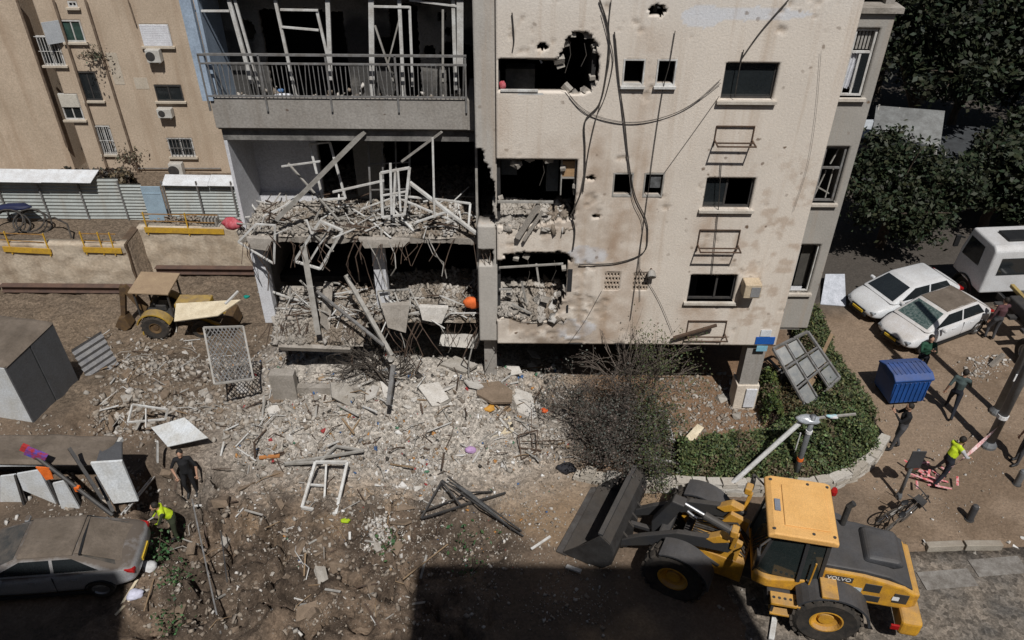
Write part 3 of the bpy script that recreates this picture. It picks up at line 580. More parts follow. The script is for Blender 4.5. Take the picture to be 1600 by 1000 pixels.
# ---- rubble lying on the slabs and in the openings
def pile(name, n, xr, yr, zf, s0, s1, label, seed, pw=(4, 4, 3, 2.5, 2, 1, 1, 1.5)):
    r = np.random.default_rng(seed); x = r.uniform(*xr, n); y = r.uniform(*yr, n); S = s0*(s1/s0)**(r.uniform(0, 1, n)**3); g = 44
    gx_, gy_ = np.meshgrid(np.linspace(*xr, g*2), np.linspace(*yr, g)); gz = zf(gx_, gy_)+.05*(fbm(gx_*5, gy_*5, 3, seed)-.6); e = np.minimum(np.minimum(gx_-xr[0], xr[1]-gx_), np.minimum(gy_-yr[0], yr[1]-gy_)); gz -= .12*np.clip(1-e/.1, 0, 1)
    z = zf(x, y)+.05*(fbm(x*5, y*5, 3, seed)-.6)+r.uniform(-.02, .03, n)
    I = np.arange(g*g*2).reshape(g, g*2); c = lerp(np.zeros(gx_.shape+(3,))+np.array((.29, .26, .225)), (.19, .155, .12), sst(.4, .65, fbm(gx_*2, gy_*2, 3, seed+2)))
    o = chunks(name, np.stack([x, y, z], 1), S, pal(n, pw, seed), label=label, cat='rubble', seed=seed, flat=(.1, .45))
    d = mesh_np('dust_bed', np.stack([gx_, gy_, gz], -1).reshape(-1, 3), np.stack([I[:-1, :-1], I[:-1, 1:], I[1:, 1:], I[1:, :-1]], -1).reshape(-1, 4), m_ground, c.reshape(-1, 3), parent=o); return o
pile('slab_rubble', 8000, (-7.3, -.6), (18.28, 20.3), lambda x, y: F2+.03+.13*(fbm(x*1.5, y*1.5, 3, 4)-.3), .015, .17, 'grey rubble crust covering the broken second-floor slab', 51)
pile('slab_rubble', 5500, (-4.2, -.55), (18.25, 20.6), lambda x, y: F1+.10+.22*sst(18.4, 20.4, y)*fbm(x*1.5, y*1.5, 3, 14)+.1*(fbm(x*2.5, y*2.5, 2, 3)-.4), .015, .2, 'pale rubble heaped on the right half of the first-floor slab', 52)
pile('slab_rubble', 5000, (-6.8, -4.2), (17.62, 19.5), lambda x, y: 2.34+.33*(y-17.5)+.14*fbm(x*2, y*2, 3, 15), .015, .18, 'brownish rubble crust on the tilted left piece of balcony slab', 53, (3, 4, 4, 1, 3, .5, 2, 2))
pile('opening_rubble', 2200, (-.36, 1.5), (17.6, 18.8), lambda x, y: 6.16+.2*sst(17.5, 18.6, y)+.2*(fbm(x*2, y*2, 3, 3)-.4), .03, .24, 'rubble spilling from the breached middle window of the wing', 54)
pile('opening_rubble', 2600, (-.36, 1.45), (17.6, 18.9), lambda x, y: 3.36+.38*sst(17.45, 18.7, y)+.3*(fbm(x*2, y*2, 3, 23)-.4), .03, .26, 'rubble spilling from the lowest breached window of the wing', 55)
pile('floor_rubble', 1500, (-7.0, -.5), (20.6, 22.4), lambda x, y: 5.6+0*x, .05, .25, 'dark rubble on the floor inside the second-storey rooms', 56, (1, 1, 1, 0, 2, 0, 2, 1))
for a, b, w in (((808, 372), (842, 320), .12), ((818, 376), (848, 330), .07)): stick('concrete_lintel_piece', m_conc, [W(*a, 17.45), W(*b, 17.65)], w, bld)
for a, b in (((780, 418), (880, 412)), ((838, 412), (842, 440)), ((815, 440), (822, 472)), ((780, 452), (800, 452)), ((800, 475), (830, 490))): stick('bent_profile', m_aludk, [W(*a, 17.65), W(*b, 17.6)], .05, bld)
for x, z, w, h in ((1.52, 4.3, .12, 1.4), (1.5, 3.6, .05, .5)): part('torn_edge_strip', mat('dark_tar', (.03, .03, .032)), (x-w/2, x+w/2, BY-.02, BY-.004, z, z+h*.5))
# ---- tangle of white window frames hanging on the broken slabs: every frame a thing
def frame_thing(label, pxs, ys, m=m_alu, w=.06, extra=(), name='window_frame', group=None, cat='window frame'):
    pts = [W(*p, y) for p, y in zip(pxs, ys)]; o = pts[0].copy(); t = thing(name, label, cat, o, group=group); n = len(pts)
    for i in range(n):
        if n == 2 and i == 1: break
        a, b = pts[i]-o, pts[(i+1) % n]-o; MB().bar(a, b, w, w*.7).build('frame_bar', m, t)
    for (i, j, f, g) in extra:
        a = pts[i].lerp(pts[(i+1) % n], f)-o; b = pts[j].lerp(pts[(j+1) % n], g)-o; MB().bar(a, b, w*.8, w*.5).build('glazing_bar', m, t)
    return t
frame_thing('white window frame dangling open below the second-floor slab', [(460, 408), (500, 345), (535, 360), (500, 420)], [17.95, 18.15, 18.1, 17.9], w=.07, extra=((1, 3, .5, .5),))
frame_thing('narrow white frame hanging by the left end of the second slab', [(372, 378), (400, 350), (430, 352), (428, 412)], [18.0, 18.1, 18.1, 17.9], w=.05)
frame_thing('white door frame leaning upright amid the second-floor wreckage', [(484, 225), (515, 222), (540, 310), (505, 312)], [19.0, 19.0, 18.9, 18.8], w=.06)
frame_thing('grey upright lattice of glazing bars behind the tangle', [(575, 215), (640, 210), (640, 330), (580, 330)], [19.3, 19.3, 19.1, 19.1], m_rail, .05, ((0, 2, .33, .66), (0, 2, .66, .33), (1, 3, .35, .65), (1, 3, .7, .3)))
frame_thing('white twisted casement standing on the second slab centre', [(595, 270), (640, 262), (632, 335), (598, 340)], [18.5, 18.5, 18.35, 18.35], w=.07, extra=((0, 2, .5, .5), (1, 3, .5, .5)))
frame_thing('low white sash lying across the right of the second slab', [(612, 305), (690, 312), (735, 318), (732, 355)], [18.6, 18.6, 18.5, 18.2], w=.055)
frame_thing('wrecked pale window frame on the first slab beside the orange cloth', [(590, 455), (640, 452), (660, 490), (600, 492)], [18.6, 18.7, 18.2, 18.15], m_aludk, .05, ((0, 2, .5, .5),))
STK = [((570, 205), (432, 343), .13, m_aludk, 18.5, 18.2, 'long dusty beam leaning from the parapet to the second slab'), ((690, 206), (628, 252), .08, m_aludk, 18.4, 18.7, 'short strut bracing under the balcony parapet'),
 ((640, 285), (745, 365), .09, m_alu, 18.6, 18.05, 'white profile sliding off the right end of the second slab'), ((676, 215), (679, 340), .05, m_alu, 18.4, 18.2, 'thin white upright pole on the second slab'), ((743, 190), (748, 470), .06, m_aludk, 18.25, 18.15, 'long grey downpipe hanging loose beside the pier'),
 ((440, 260), (500, 252), .05, m_alu, 18.6, 18.5, 'bent white rail sticking out by the white wall'), ((450, 255), (530, 345), .05, m_aludk, 19.0, 18.5, 'grey strut crossing behind the long beam'), ((474, 385), (497, 522), .15, m_aludk, 18.0, 17.4, 'heavy grey post dropped from the second slab onto the tilted slab'),
 ((540, 430), (612, 555), .11, m_aludk, 18.3, 17.0, 'pale beam fallen from the first slab towards the bent sign'), ((495, 455), (600, 540), .08, m_rail, 18.3, 17.0, 'grey pipe sloping down to the bent sign'), ((615, 570), (607, 632), .12, m_rail, 16.8, 16.2, 'grey post stub planted in the rubble'),
 ((520, 300), (600, 282), .06, m_alu, 18.5, 18.5, 'white rail lying over the wreckage near the beige wall'), ((700, 330), (648, 348), .06, m_alu, 18.3, 18.15, 'short white profile lying on the second slab'), ((550, 500), (550, 575), .05, m_rebar, 18.4, 17.6, 'rusty conduit hanging under the first slab'),
 ((372, 455), (352, 475), .06, m_alu, 18.4, 18.0, 'small white strip beside the leaning left column'), ((610, 255), (612, 335), .06, m_alu, 18.4, 18.25, 'white upright in the middle of the frame tangle'), ((622, 268), (626, 330), .05, m_alu, 18.45, 18.3, 'thin white upright next to the middle one')]
for a, b, w, m, ya, yb, lab in STK:
    A_, B_ = W(*a, ya), W(*b, yb); o = MB().bar((0, 0, 0), B_-A_, w, w*.7).build('fallen_beam' if w > .085 else 'fallen_rail', m); o.location = A_; tag(o, lab, 'beam' if w > .085 else 'rail')
# small unpickable bars and rebar on the slabs
r = random.Random(77); q = MB()
for i in range(230):
    if i < 140: x, y, z = r.uniform(-7.2, -.6), r.uniform(18.1, 20.1), F2+r.uniform(.08, .35)
    else: x, y, z = r.uniform(-6.8, -.6), r.uniform(18.0, 19.4), F1+r.uniform(.15, .45)
    a = V((x, y, z)); l = r.uniform(.2, .9); d = V((r.gauss(0, 1), r.gauss(0, .6), r.gauss(0, .45))).normalized()
    q.mi = r.choices((0, 1, 2), (3, 3, 4))[0]; q.bar(a, a+d*l, r.uniform(.012, .05), r.uniform(.012, .03))
for i in range(60):
    x = r.uniform(-7.2, -.6); z = r.choice((F2-.1, F1)); a = V((x, 18.15, z)); q.mi = 2
    q.tube([a, a+V((r.gauss(0, .08), -.25, .02)), a+V((r.gauss(0, .15), -.4, -.2-r.random()*.4))], .011, 4)
tag(q.build('bent_bars', [m_alu, m_aludk, m_rebar]), 'tangled thin bars and reinforcement sticking out of the broken slabs', 'bars', kind='stuff')
# torn slab pieces hanging on their reinforcement under the broken edges
for pxs, ys, m, lab in (([(596, 478), (640, 476), (634, 520), (606, 512)], [18.1, 18.1, 17.9, 17.9], m_conc, 'torn slab piece hanging below the first floor beside the pale beam'), ([(655, 480), (700, 482), (690, 506), (660, 500)], [18.05, 18.05, 17.95, 17.95], CMT[1], 'pale slab piece hanging below the first floor near the orange cloth'), ([(385, 372), (425, 374), (418, 392), (390, 388)], [18.0, 18.0, 17.95, 17.95], m_conc, 'torn slab piece hanging below the second floor at its left end'), ([(560, 374), (640, 376), (630, 386), (570, 388)], [18.05, 18.05, 18.0, 18.0], m_conc, 'thin torn slab strip hanging below the second floor centre'), ([(505, 448), (520, 446), (515, 520), (500, 505)], [18.6, 18.6, 18.0, 17.9], m_conc, 'narrow torn slab edge between the tilted slab and the dark void')):
    P_ = [W(*p, y) for p, y in zip(pxs, ys)]; c = sum(P_, V())/4; o = MB().plate([p-c for p in P_], -.12, (0, .97, .2)).build('hanging_concrete', m); o.location = c; tag(o, lab, 'rubble')
# rods and cables drooping from the torn slab edges, every one a thing
r = random.Random(202)
def droop(p, l, side, m, rad, label, group, name='bent_rod'):
    pts = [V((0, .12, 0)), V((side*.05, -.12, .03)), V((side*.2*l, -.22, -.3*l)), V((side*.32*l+r.gauss(0, .08), -.2+r.gauss(0, .1), -.65*l)), V((side*.25*l+r.gauss(0, .15), -.15+r.gauss(0, .15), -l))]
    o = MB().tube(pts, rad, 5).build(name, m); o.location = p; tag(o, label, 'rod', group)
for i in range(16): droop((r.uniform(-7.1, -.7), 18.15, F2-.06), r.uniform(.4, 1.5), r.choice((-1, 1)), m_rebar if i % 3 else m_aludk, r.uniform(.009, .018), 'thin bent rod drooping from the torn edge of the second-floor slab', 'rods under the second-floor slab')
for i in range(14): droop((r.uniform(-4.2, -.6), 18.2, F1), r.uniform(.6, 1.9), r.choice((-1, 1)), m_rebar if i % 3 else m_aludk, r.uniform(.009, .02), 'thin bent rod drooping from the torn edge of the first-floor slab', 'rods under the first-floor slab')
for i in range(22):     # bent strips of aluminium thrown over the rubble of the two slabs
    up = i < 12; a = V((r.uniform(-6.8, -1.0), r.uniform(18.3, 19.3), (F2+.12) if up else (F1+.25 if i % 2 else F1+.1))); d = V((r.gauss(0, 1), r.gauss(0, .45), abs(r.gauss(.25, .3)))).normalized()*r.uniform(.5, 1.5); k = V((r.gauss(0, .25), r.gauss(0, .2), r.gauss(.1, .2)))
    q = MB(); w = r.uniform(.03, .06); q.bar((0, 0, 0), d*.55+k, w, w*.6); q.bar(d*.55+k, d, w, w*.6); o = q.build('bent_strip', m_alu if i % 3 else m_aludk); o.location = a; tag(o, 'bent aluminium strip thrown over the rubble of the %s slab' % ('second-floor' if up else 'first-floor'), 'strip', 'bent strips on the %s slab' % ('second-floor' if up else 'first-floor'))
# splintered dark limb tangled with the fallen beams under the first floor
q = MB(); rr = random.Random(31)
def limb(p, d, l, r_, lv):
    e = p+d*l; m_ = p.lerp(e, .5)+V((rr.gauss(0, .12), rr.gauss(0, .08), rr.gauss(0, .08)))*l; q.tube([p, m_, e], [r_, r_*.8, r_*.6], 5 if lv < 2 else 3, cap=False)
    if lv < 3:
        for k in range(4): limb(p.lerp(e, rr.uniform(.3, 1)), (d+V((rr.gauss(0, .7), rr.gauss(0, .4), rr.gauss(0, .6)))).normalized(), l*rr.uniform(.5, .8), r_*.55, lv+1)
for k in range(6): limb(V((rr.gauss(0, .25), rr.gauss(0, .1), 0)), V((rr.gauss(-.2, .6), .15, .9)).normalized(), rr.uniform(.8, 1.3), .035, 0)
o = q.build('splintered_limb', mat('charred_wood', (.05, .043, .038), (.09, .075, .06), 5, .95, .3)); o.location = (-3.35, 17.5, .9); tag(o, 'dark splintered tree limb tangled among the fallen beams', 'branch')
# broken block and plaster left round the blast holes, wires hanging in them
r = random.Random(64); m_blk = mat('hollow_block', (.36, .335, .30), (.25, .225, .195), 4, .95, .5, 22)
for (cx, cz, rx, rz, n) in ((1.42, 10.35, .40, .66, 16), (.6, 7.1, .95, .9, 10), (.55, 4.6, .95, .7, 14)):
    for i in range(n):
        a = r.uniform(0, 6.283); x, z = cx+rx*math.cos(a)*r.uniform(.95, 1.12), cz+rz*math.sin(a)*r.uniform(.95, 1.12)
        if x < -.3 or x > 1.8: continue
        s_ = r.uniform(.06, .16); MB().box((x, BY+.13+r.uniform(0, .1), z), (s_*1.5, .14, s_), Euler((r.gauss(0, .3), r.gauss(0, .5), r.gauss(0, .3))).to_matrix()).build('broken_block', m_blk, bld)
for x, z, l in ((1.2, 10.95, .8), (1.55, 10.8, .5), (.4, 5.2, .9), (1.1, 5.15, .6), (.7, 8.05, .7)): MB().tube([(x, BY+.18, z), (x+.06, BY+.15, z-l*.5), (x-.05, BY+.12, z-l)], .01, 4).build('hanging_wire', m_cable, bld)
part('fallen_shelf', m_aludk, (.1, 1.0, 18.2, 18.5, 9.1, 9.14)); part('room_cupboard', m_sootw, (-.2, .5, 18.7, 19.1, 8.5, 9.9)); part('door_leaf', m_brown, (5.3, 5.36, 18.3, 19.1, 5.55, 7.5)); part('door_leaf', m_sootw, (4.9, 5.4, 19.4, 19.46, 2.75, 4.7)); part('wall_tiles', m_sootw, (2.2, 3.9, 18.9, 18.92, 8.5, 11.2))
# ================================================================ neighbouring buildings
m_beige = mat('beige_stucco', (.49, .395, .30), (.42, .335, .25), .7, .92, .3, 14, streak=((.30, .21, .14), 1.6, .14, .55))
m_bpatch = mat('cement_patch', (.50, .44, .36), (.44, .38, .3), 2, .9, .2)
LY = 36.0
lb = thing('beige_building', 'beige stuccoed apartment block with air conditioners beyond the corrugated fence', 'building')
def prect(px0, py0, px1, py1, y=LY): a, b = W(px0, py0, y), W(px1, py1, y); return (a.x, b.x, b.z, a.z)
LWIN = {'shut': (216, 38, 270, 71), 'w2': (240, 132, 289, 158), 'w3': (261, 216, 306, 245), 'b1': (92, 31, 135, 65), 'b2': (121, 112, 162, 157), 'b3': (148, 196, 185, 241), 'b4': (176, 275, 205, 293), 'c1': (56, 56, 104, 101), 'c2': (90, 146, 133, 187), 'top': (105, 2, 122, 12)}
R5 = lambda v: round(v*20)/20
LR = {k: tuple(R5(q) for q in prect(*v)) for k, v in LWIN.items()}
hol = [v for k, v in LR.items()]+[(-21.65, -20.95, -1.4, 12)]
cellwall('front_wall', -21.65, -8.0, -1.6, 10.0, LY, .25, hol, None, lambda x, z: np.zeros(x.shape+(3,))+np.array((.49, .395, .30)), lambda x, z: 0*x, m_beige, lb, res=.05)
part('side_block', m_beige, (-32, -21.66, LY+.02, LY+8, -1.6, 10), parent=lb); part('roof', m_conc, (-21.6, -8, LY+.05, LY+12, 10.0, 10.3), parent=lb)
part('rear_wall', m_beige, (-21.6, -8, LY+11.8, LY+12, -1.6, 10), parent=lb); part('side_wall', m_beige, (-8.2, -8, LY+.25, LY+11.8, -1.6, 10), parent=lb)
part('room_back', m_soot, (-21.6, -8.3, LY+1.5, LY+1.6, -1.5, 9.9), parent=lb); part('stair_slot_back', mat('slot_brown', (.16, .11, .075)), (-21.64, -20.9, LY+1.2, LY+1.3, -1.5, 9.9), parent=lb)
part('slot_side', m_beige, (-20.94, -20.85, LY+.25, LY+1.2, -1.4, 9.9), parent=lb)
m_lbar = mat('white_bars', (.55, .55, .54), (.4, .38, .35), 4, .6)
for k, (a, b, c, d) in LR.items():
    dark = k in ('w2', 'b2'); q = MB().bb(a, a+.06, LY-.02, LY+.08, c, d).bb(b-.06, b, LY-.02, LY+.08, c, d).bb(a+.06, b-.06, LY-.02, LY+.08, d-.06, d).bb(a+.06, b-.06, LY-.02, LY+.08, c, c+.06)
    w = q.build('window_frame', m_dark if dark else m_lbar, lb); part('sill', m_bpatch, (a-.1, b+.1, LY-.14, LY-.003, c-.09, c-.002), parent=lb)
    g = mat('green_glass', (.05, .10, .085), (.02, .04, .035), 2, .15, spec=.6) if k == 'b1' else m_glass
    part('pane', g, (a+.06, (a+b)/2-.02, LY+.03, LY+.04, c+.06, d-.06), parent=w); part('pane', g, ((a+b)/2+.02, b-.06, LY+.03, LY+.04, c+.06, d-.06), parent=w); part('mullion', m_dark if dark else m_lbar, ((a+b)/2-.025, (a+b)/2+.025, LY-.0, LY+.06, c+.06, d-.06), parent=w)
    if k in ('w3', 'b3', 'c1', 'b4'):      # burglar bars
        for i in range(7): x = a+(b-a)*(i+.5)/7; part('window_bar', m_lbar if k != 'w3' else m_rail, (x-.012, x+.012, LY-.1, LY-.08, c-.03, d+.03), parent=w)
        for z in (c, (c+d)/2, d): part('window_bar', m_lbar if k != 'w3' else m_rail, (a-.03, b+.03, LY-.12, LY-.102, z-.012, z+.012), parent=w)
a, b, c, d = LR['shut']; part('roller_shutter', mat('shutter_white', (.68, .69, .72), (.6, .6, .63), 3, .6), (a+.02, b-.02, LY-.06, LY-.03, c+.02, d-.02), parent=lb)
for i in range(12): z = c+.05+(d-c-.1)*i/11; part('shutter_slat', mat('shutter_white', (.68, .69, .72)), (a+.03, b-.03, LY-.068, LY-.061, z-.03, z+.025), parent=lb)
a, b, c, d = LR['c2']; part('roller_shutter', mat('shutter_cream', (.55, .52, .45), (.48, .45, .39), 3, .6), (a+.02, b-.02, LY-.06, LY-.03, c+(d-c)*.5, d-.02), parent=lb)
a, b, c, d = LR['b1']; q = MB(); q.plate([(a-.02, LY-.03, c), (a-.02, LY-.03, d), (a-.6, LY-.45, d), (a-.6, LY-.45, c)], .04); q.build('open_shutter', mat('shutter_grey', (.42, .44, .46), (.36, .38, .4), 3, .6), lb)
for rc in ((165, 82, 196, 132), (208, 121, 234, 139)):
    a, b, c, d = prect(*rc); part('cement_patch', m_bpatch, (a, b, LY-.012, LY-.004, c, d), parent=lb)
for a, b in (((133, 0), (224, 296)), ((83, 0), (178, 296)), ((26, 0), (105, 230)), ((200, 0), (212, 38))):
    A_, B_ = W(*a, LY-.12), W(*b, LY-.12); MB().tube([A_, B_], .055 if a[0] != 200 else .03, 8).build('drain_pipe', mat('brown_pipe', (.12, .085, .06), (.2, .15, .11), 4, .7), lb)
for py in (263, 277): A_, B_ = W(215, py, LY-.1), W(345, py, LY-.1); MB().tube([A_, B_], .03, 6).build('water_pipe', m_rail, lb)
# air conditioners (hang on the wall: things)
m_ac = mat('ac_casing', (.52, .51, .48), (.44, .42, .38), 4, .6, dust=.4)
def aircon(px0, py0, px1, py1, y, label, dep=.32, group=None):
    A_, B_ = W(px0, py0, y), W(px1, py1, y); w, h = max(.5, B_.x-A_.x), max(.4, A_.z-B_.z)
    t = thing('air_conditioner', label, 'air conditioner', ((A_.x+B_.x)/2, y-dep/2-.06, (A_.z+B_.z)/2), group=group)
    MB().box((0, 0, 0), (w, dep, h)).build('casing', m_ac, t, bevel=.02)
    MB().lathe([(h*.36, -.01), (h*.36, .01), (h*.05, .015)], 20, Matrix.Translation((-w*.18, -dep/2-.004, 0)) @ Matrix.Rotation(math.pi/2, 4, 'X')).build('fan_grille', m_dark, t)
    for sx in (-1, 1): MB().bb(sx*w*.36-.02, sx*w*.36+.02, -dep/2, dep/2+.06, -h/2-.05, -h/2-.002).build('bracket', m_rail, t)
    return t
aircon(230, 74, 257, 94, LY, 'air conditioner under the closed white shutter of the beige block'); aircon(248, 166, 274, 180, LY, 'air conditioner under the open dark window of the beige block'); aircon(266, 251, 292, 273, LY, 'air conditioner with pipes under the barred window of the beige block')
# the tall block behind the viewpoint whose roof line shades the near ground
m_far = mat('grey_stucco', (.45, .42, .37), (.38, .35, .3), 1, .9, .2)
ob = thing('apartment_building', 'tall stepped apartment block facing the ruin from across the road', 'building')
for x0, x1, h in ((1.3, 8.9, 22.75), (8.9, 40, 19.6), (-40, -5.6, 22.25), (-5.6, 1.3, 17.6)):
    part('block', m_far, (x0+.002, x1-.002, -16, -2.6, -.4, h), parent=ob); part('parapet', m_conc, (x0+.01, x1-.01, -2.85, -2.6, h-.3, h), parent=ob)
    for z in (2, 5, 8, 11):
        for i in range(max(1, int((x1-x0)/3.2))): x = x0+1.6+i*3.2; part('window', m_glass, (x-.6, x+.6, -2.62, -2.58, z, z+1.3), parent=ob)
# ================================================================ fence, retaining walls, pit
m_corr = mat('galvanised_sheet', (.36, .385, .37), (.30, .32, .31), 2, .55, .1, 30, metal=.2, streak=((.24, .19, .14), 2, .4, .35))
m_capsheet = mat('white_sheet', (.62, .64, .66), (.5, .5, .5), 3, .6, .1)
def corrugated(w, h, n=12, amp=.025):
    q = MB(); 
    for i in range(n*2):
        z0, z1 = h*i/(n*2), h*(i+1)/(n*2); y0, y1 = (amp if i % 2 else -amp), (-amp if i % 2 else amp)
        q.add([(0, y0, z0), (w, y0, z0), (w, y1, z1), (0, y1, z1), (0, y0+.01, z0), (w, y0+.01, z0), (w, y1+.01, z1), (0, y1+.01, z1)], [(0,1,2,3), (7,6,5,4)])
    return q
fn = thing('corrugated_fence', 'light grey corrugated sheet fence with white capping along the pit edge', 'fence', (0, 31.2, -1.35))
def fpanel(x, w, h, z=0, m=m_corr, y=0): o = corrugated(w, h).build('sheet_panel', m, fn); o.location = (x, y, z); o.rotation_euler = (random.uniform(-.03, .02), 0, random.uniform(-.02, .02)); return o
for i in range(4): fpanel(-24.2+i*1.78, 1.76, 2.0, .1); 
fpanel(-17.1, .95, 1.85, 0)
for i in range(4): fpanel(-15.2+i*1.45, 1.43, 1.75, .05, y=.1)
for i, x in enumerate((-24.2, -22.4, -20.6, -18.85, -17.1, -15.2, -13.7, -12.2)): MB().bb(x-.03, x+.03, -.1, -.04, 0, 2.0).build('fence_post', m_rail, fn)
for i in range(3): MB().plate([(-24.3+i*2.1, -.5, 2.12), (-22.22+i*2.1, -.5, 2.1), (-22.1+i*2.1, .25, 2.35), (-24.3+i*2.1, .25, 2.37)], .02, (0, -.3, .95)).build('capping_sheet', m_capsheet, fn)
for i in range(3): MB().plate([(-15.2+i*2.0, -.12, 1.82), (-13.22+i*2.0, -.12, 1.8), (-13.22+i*2.0, .5, 2.02), (-15.2+i*2.0, .5, 2.04)], .02, (0, -.3, .95)).build('capping_sheet', m_capsheet, fn)
dr = MB().bb(-16.15, -15.3, -.12, -.07, -.1, 1.75).bb(-16.1, -15.35, -.135, -.12, 1.4, 1.45).build('door_leaf', mat('blue_grey_door', (.30, .40, .48), (.25, .33, .4), 3, .6), fn)
m_shot = mat('sprayed_concrete', (.50, .43, .34), (.36, .29, .215), 1.1, .95, .9, 9, streak=((.22, .16, .11), 1.5, .3, .6))
def rwall(name, x0, x1, y, z0, z1, label):
    nx, nz = int((x1-x0)/.12), 20; xs = np.linspace(x0, x1, nx+1); zs = np.linspace(z0, z1, nz+1); XX, ZZ = np.meshgrid(xs, zs); YY = y-.14*(fbm(XX*1.2, ZZ*1.6, 4, 7)-.5)-.05*(fbm(XX*6, ZZ*6, 2, 9)-.5)
    YY[-1] = y; v = np.concatenate([np.stack([XX, YY, ZZ], -1).reshape(-1, 3), np.stack([XX[-1], YY[-1]+.4, ZZ[-1]], -1), np.stack([XX[-1], YY[-1]+.4, ZZ[-1]*0+z0], -1)])
    I = np.arange((nx+1)*(nz+1)).reshape(nz+1, nx+1); f = np.stack([I[:-1, :-1], I[:-1, 1:], I[1:, 1:], I[1:, :-1]], -1).reshape(-1, 4); b = (nx+1)*(nz+1); j = np.arange(nx)
    f = np.concatenate([f, np.stack([I[-1, :-1], I[-1, 1:], b+j+1, b+j], -1), np.stack([b+j, b+j+1, b+nx+1+j+1, b+nx+1+j], -1)])
    return tag(mesh_np(name, v, f, m_shot, smooth=True), label, 'retaining wall')
rwall('retaining_wall', -24, -16.45, 28.95, -3.7, -1.22, 'rough sprayed concrete retaining wall below the long yellow guard boards'); rwall('retaining_wall', -16.45, -9.2, 30.35, -3.7, -1.2, 'set-back sprayed concrete retaining wall beside the corrugated fence')
m_soil = mat('cut_soil', (.14, .095, .062), (.09, .062, .042), 1.5, .95, .9, 8)
tag(MB().bb(-16.75, -16.4, 28.98, 30.5, -3.7, -1.25).build('earth_bank', m_soil), 'dark brown cut earth return between the two retaining walls', 'earth bank')
m_waler = mat('rusty_waler', (.13, .08, .06), (.09, .06, .05), 3, .8, .3)
def hbeam(a, b, label, s=.3):
    a, b = V(a), V(b); l = (b-a).length; q = MB().bb(0, l, -s/2, s/2, s/2-.02, s/2).bb(0, l, -s/2, s/2, -s/2, -s/2+.02).bb(0, l, -.012, .012, -s/2+.02, s/2-.02)
    o = q.build('steel_beam', m_waler); o.location = a; d = b-a; o.rotation_euler = (0, -math.asin(d.z/l), math.atan2(d.y, d.x)); return tag(o, label, 'beam')
hbeam((-22.2, 28.6, -3.25), (-16.2, 28.6, -3.25), 'long rusty steel beam along the foot of the near retaining wall'); hbeam((-16.0, 30.05, -3.2), (-11.6, 30.05, -3.2), 'rusty steel beam along the foot of the set-back retaining wall')
hbeam((-22.5, 27.9, -3.3), (-22.5, 28.9, -1.6), 'short rusty raking beam at the end of the long steel beam', .25)
m_yel = mat('yellow_paint', (.55, .33, .03), (.42, .25, .04), 4, .6, .1, 30, dust=.35)
def guard(px0, px1, pya, pyb, y, label, posts):
    A_, B_ = W(px0, pya, y), W(px1, pyb, y); t = thing('guard_rail', label, 'guard rail', A_); d = B_-A_
    MB().bar((0, 0, 0), d, .04, .26).build('toe_board', m_yel, t)
    for f in posts: p = d*f; MB().bar(p+V((0, .03, -.25)), p+V((0, .06, .85)), .05).build('post', m_yel, t)
    MB().bar(V((0, .06, .75)), d*.96+V((0, .06, .78)), .035).build('top_rail', mat('rusted_yellow', (.36, .2, .05), (.2, .11, .05), 5, .7), t); MB().bar(V((0, .06, .42)), d*.9+V((0, .06, .4)), .03).build('mid_rail', mat('rusted_yellow', (.36, .2, .05)), t)
guard(5, 80, 389, 393, 28.9, 'yellow guard rail at the end of the long retaining wall', (.15, .95)); guard(130, 190, 390, 392, 28.9, 'yellow guard rail near the brown earth return', (.05, .5, .8)); guard(226, 350, 359, 362, 30.3, 'yellow guard board on the set-back retaining wall', (.03, .55))
# hoses, tarp and sheets on the ledge
q = MB(); r = random.Random(3)
def coil(loc, rad, label, n=3):
    q = MB()
    for k in range(n): q.tube([(rad*(1-.05*k)*math.cos(a*.35), rad*(1-.05*k)*math.sin(a*.35)*.75+.05*k, .06*k+.35*abs(math.sin(a*.17+k))) for a in range(19)], .035, 6)
    o = q.build('hose_coil', m_cable); o.location = loc; o.rotation_euler = (.9, 0, 0); tag(o, label, 'hose')
coil(W(55, 350, 30.4), .75, 'black hose coil lying below the fence'); coil(W(20, 352, 30.3), .8, 'black hose coil with the blue tarp over it'); 
p = W(22, 325, 30.6); lump('tarp', p+V((0, 0, .05)), (1.6, .5, .3), mat('navy_tarp', (.02, .025, .07), (.015, .018, .05), 3, .6), 'dark navy tarp over the hose coil by the fence', 'tarp', 7)
q = MB().tube([W(60, 345, 30.2), W(85, 340, 30), W(105, 350, 29.6), W(112, 372, 29.3)], .04, 6); tag(q.build('hose', m_cable), 'loose black hose running from the coil to the guard rail', 'hose')
p = W(330, 350, 30.6); t = thing('crate', 'grey slatted crate lying by the end of the fence', 'crate', p)
for i in range(5): MB().bb(-.35+i*.15, -.27+i*.15, -.2, .2, 0, .35).build('slat', m_aludk, t)
MB().bb(-.38, .4, -.18, .18, -.05, 0).build('base', m_aludk, t)
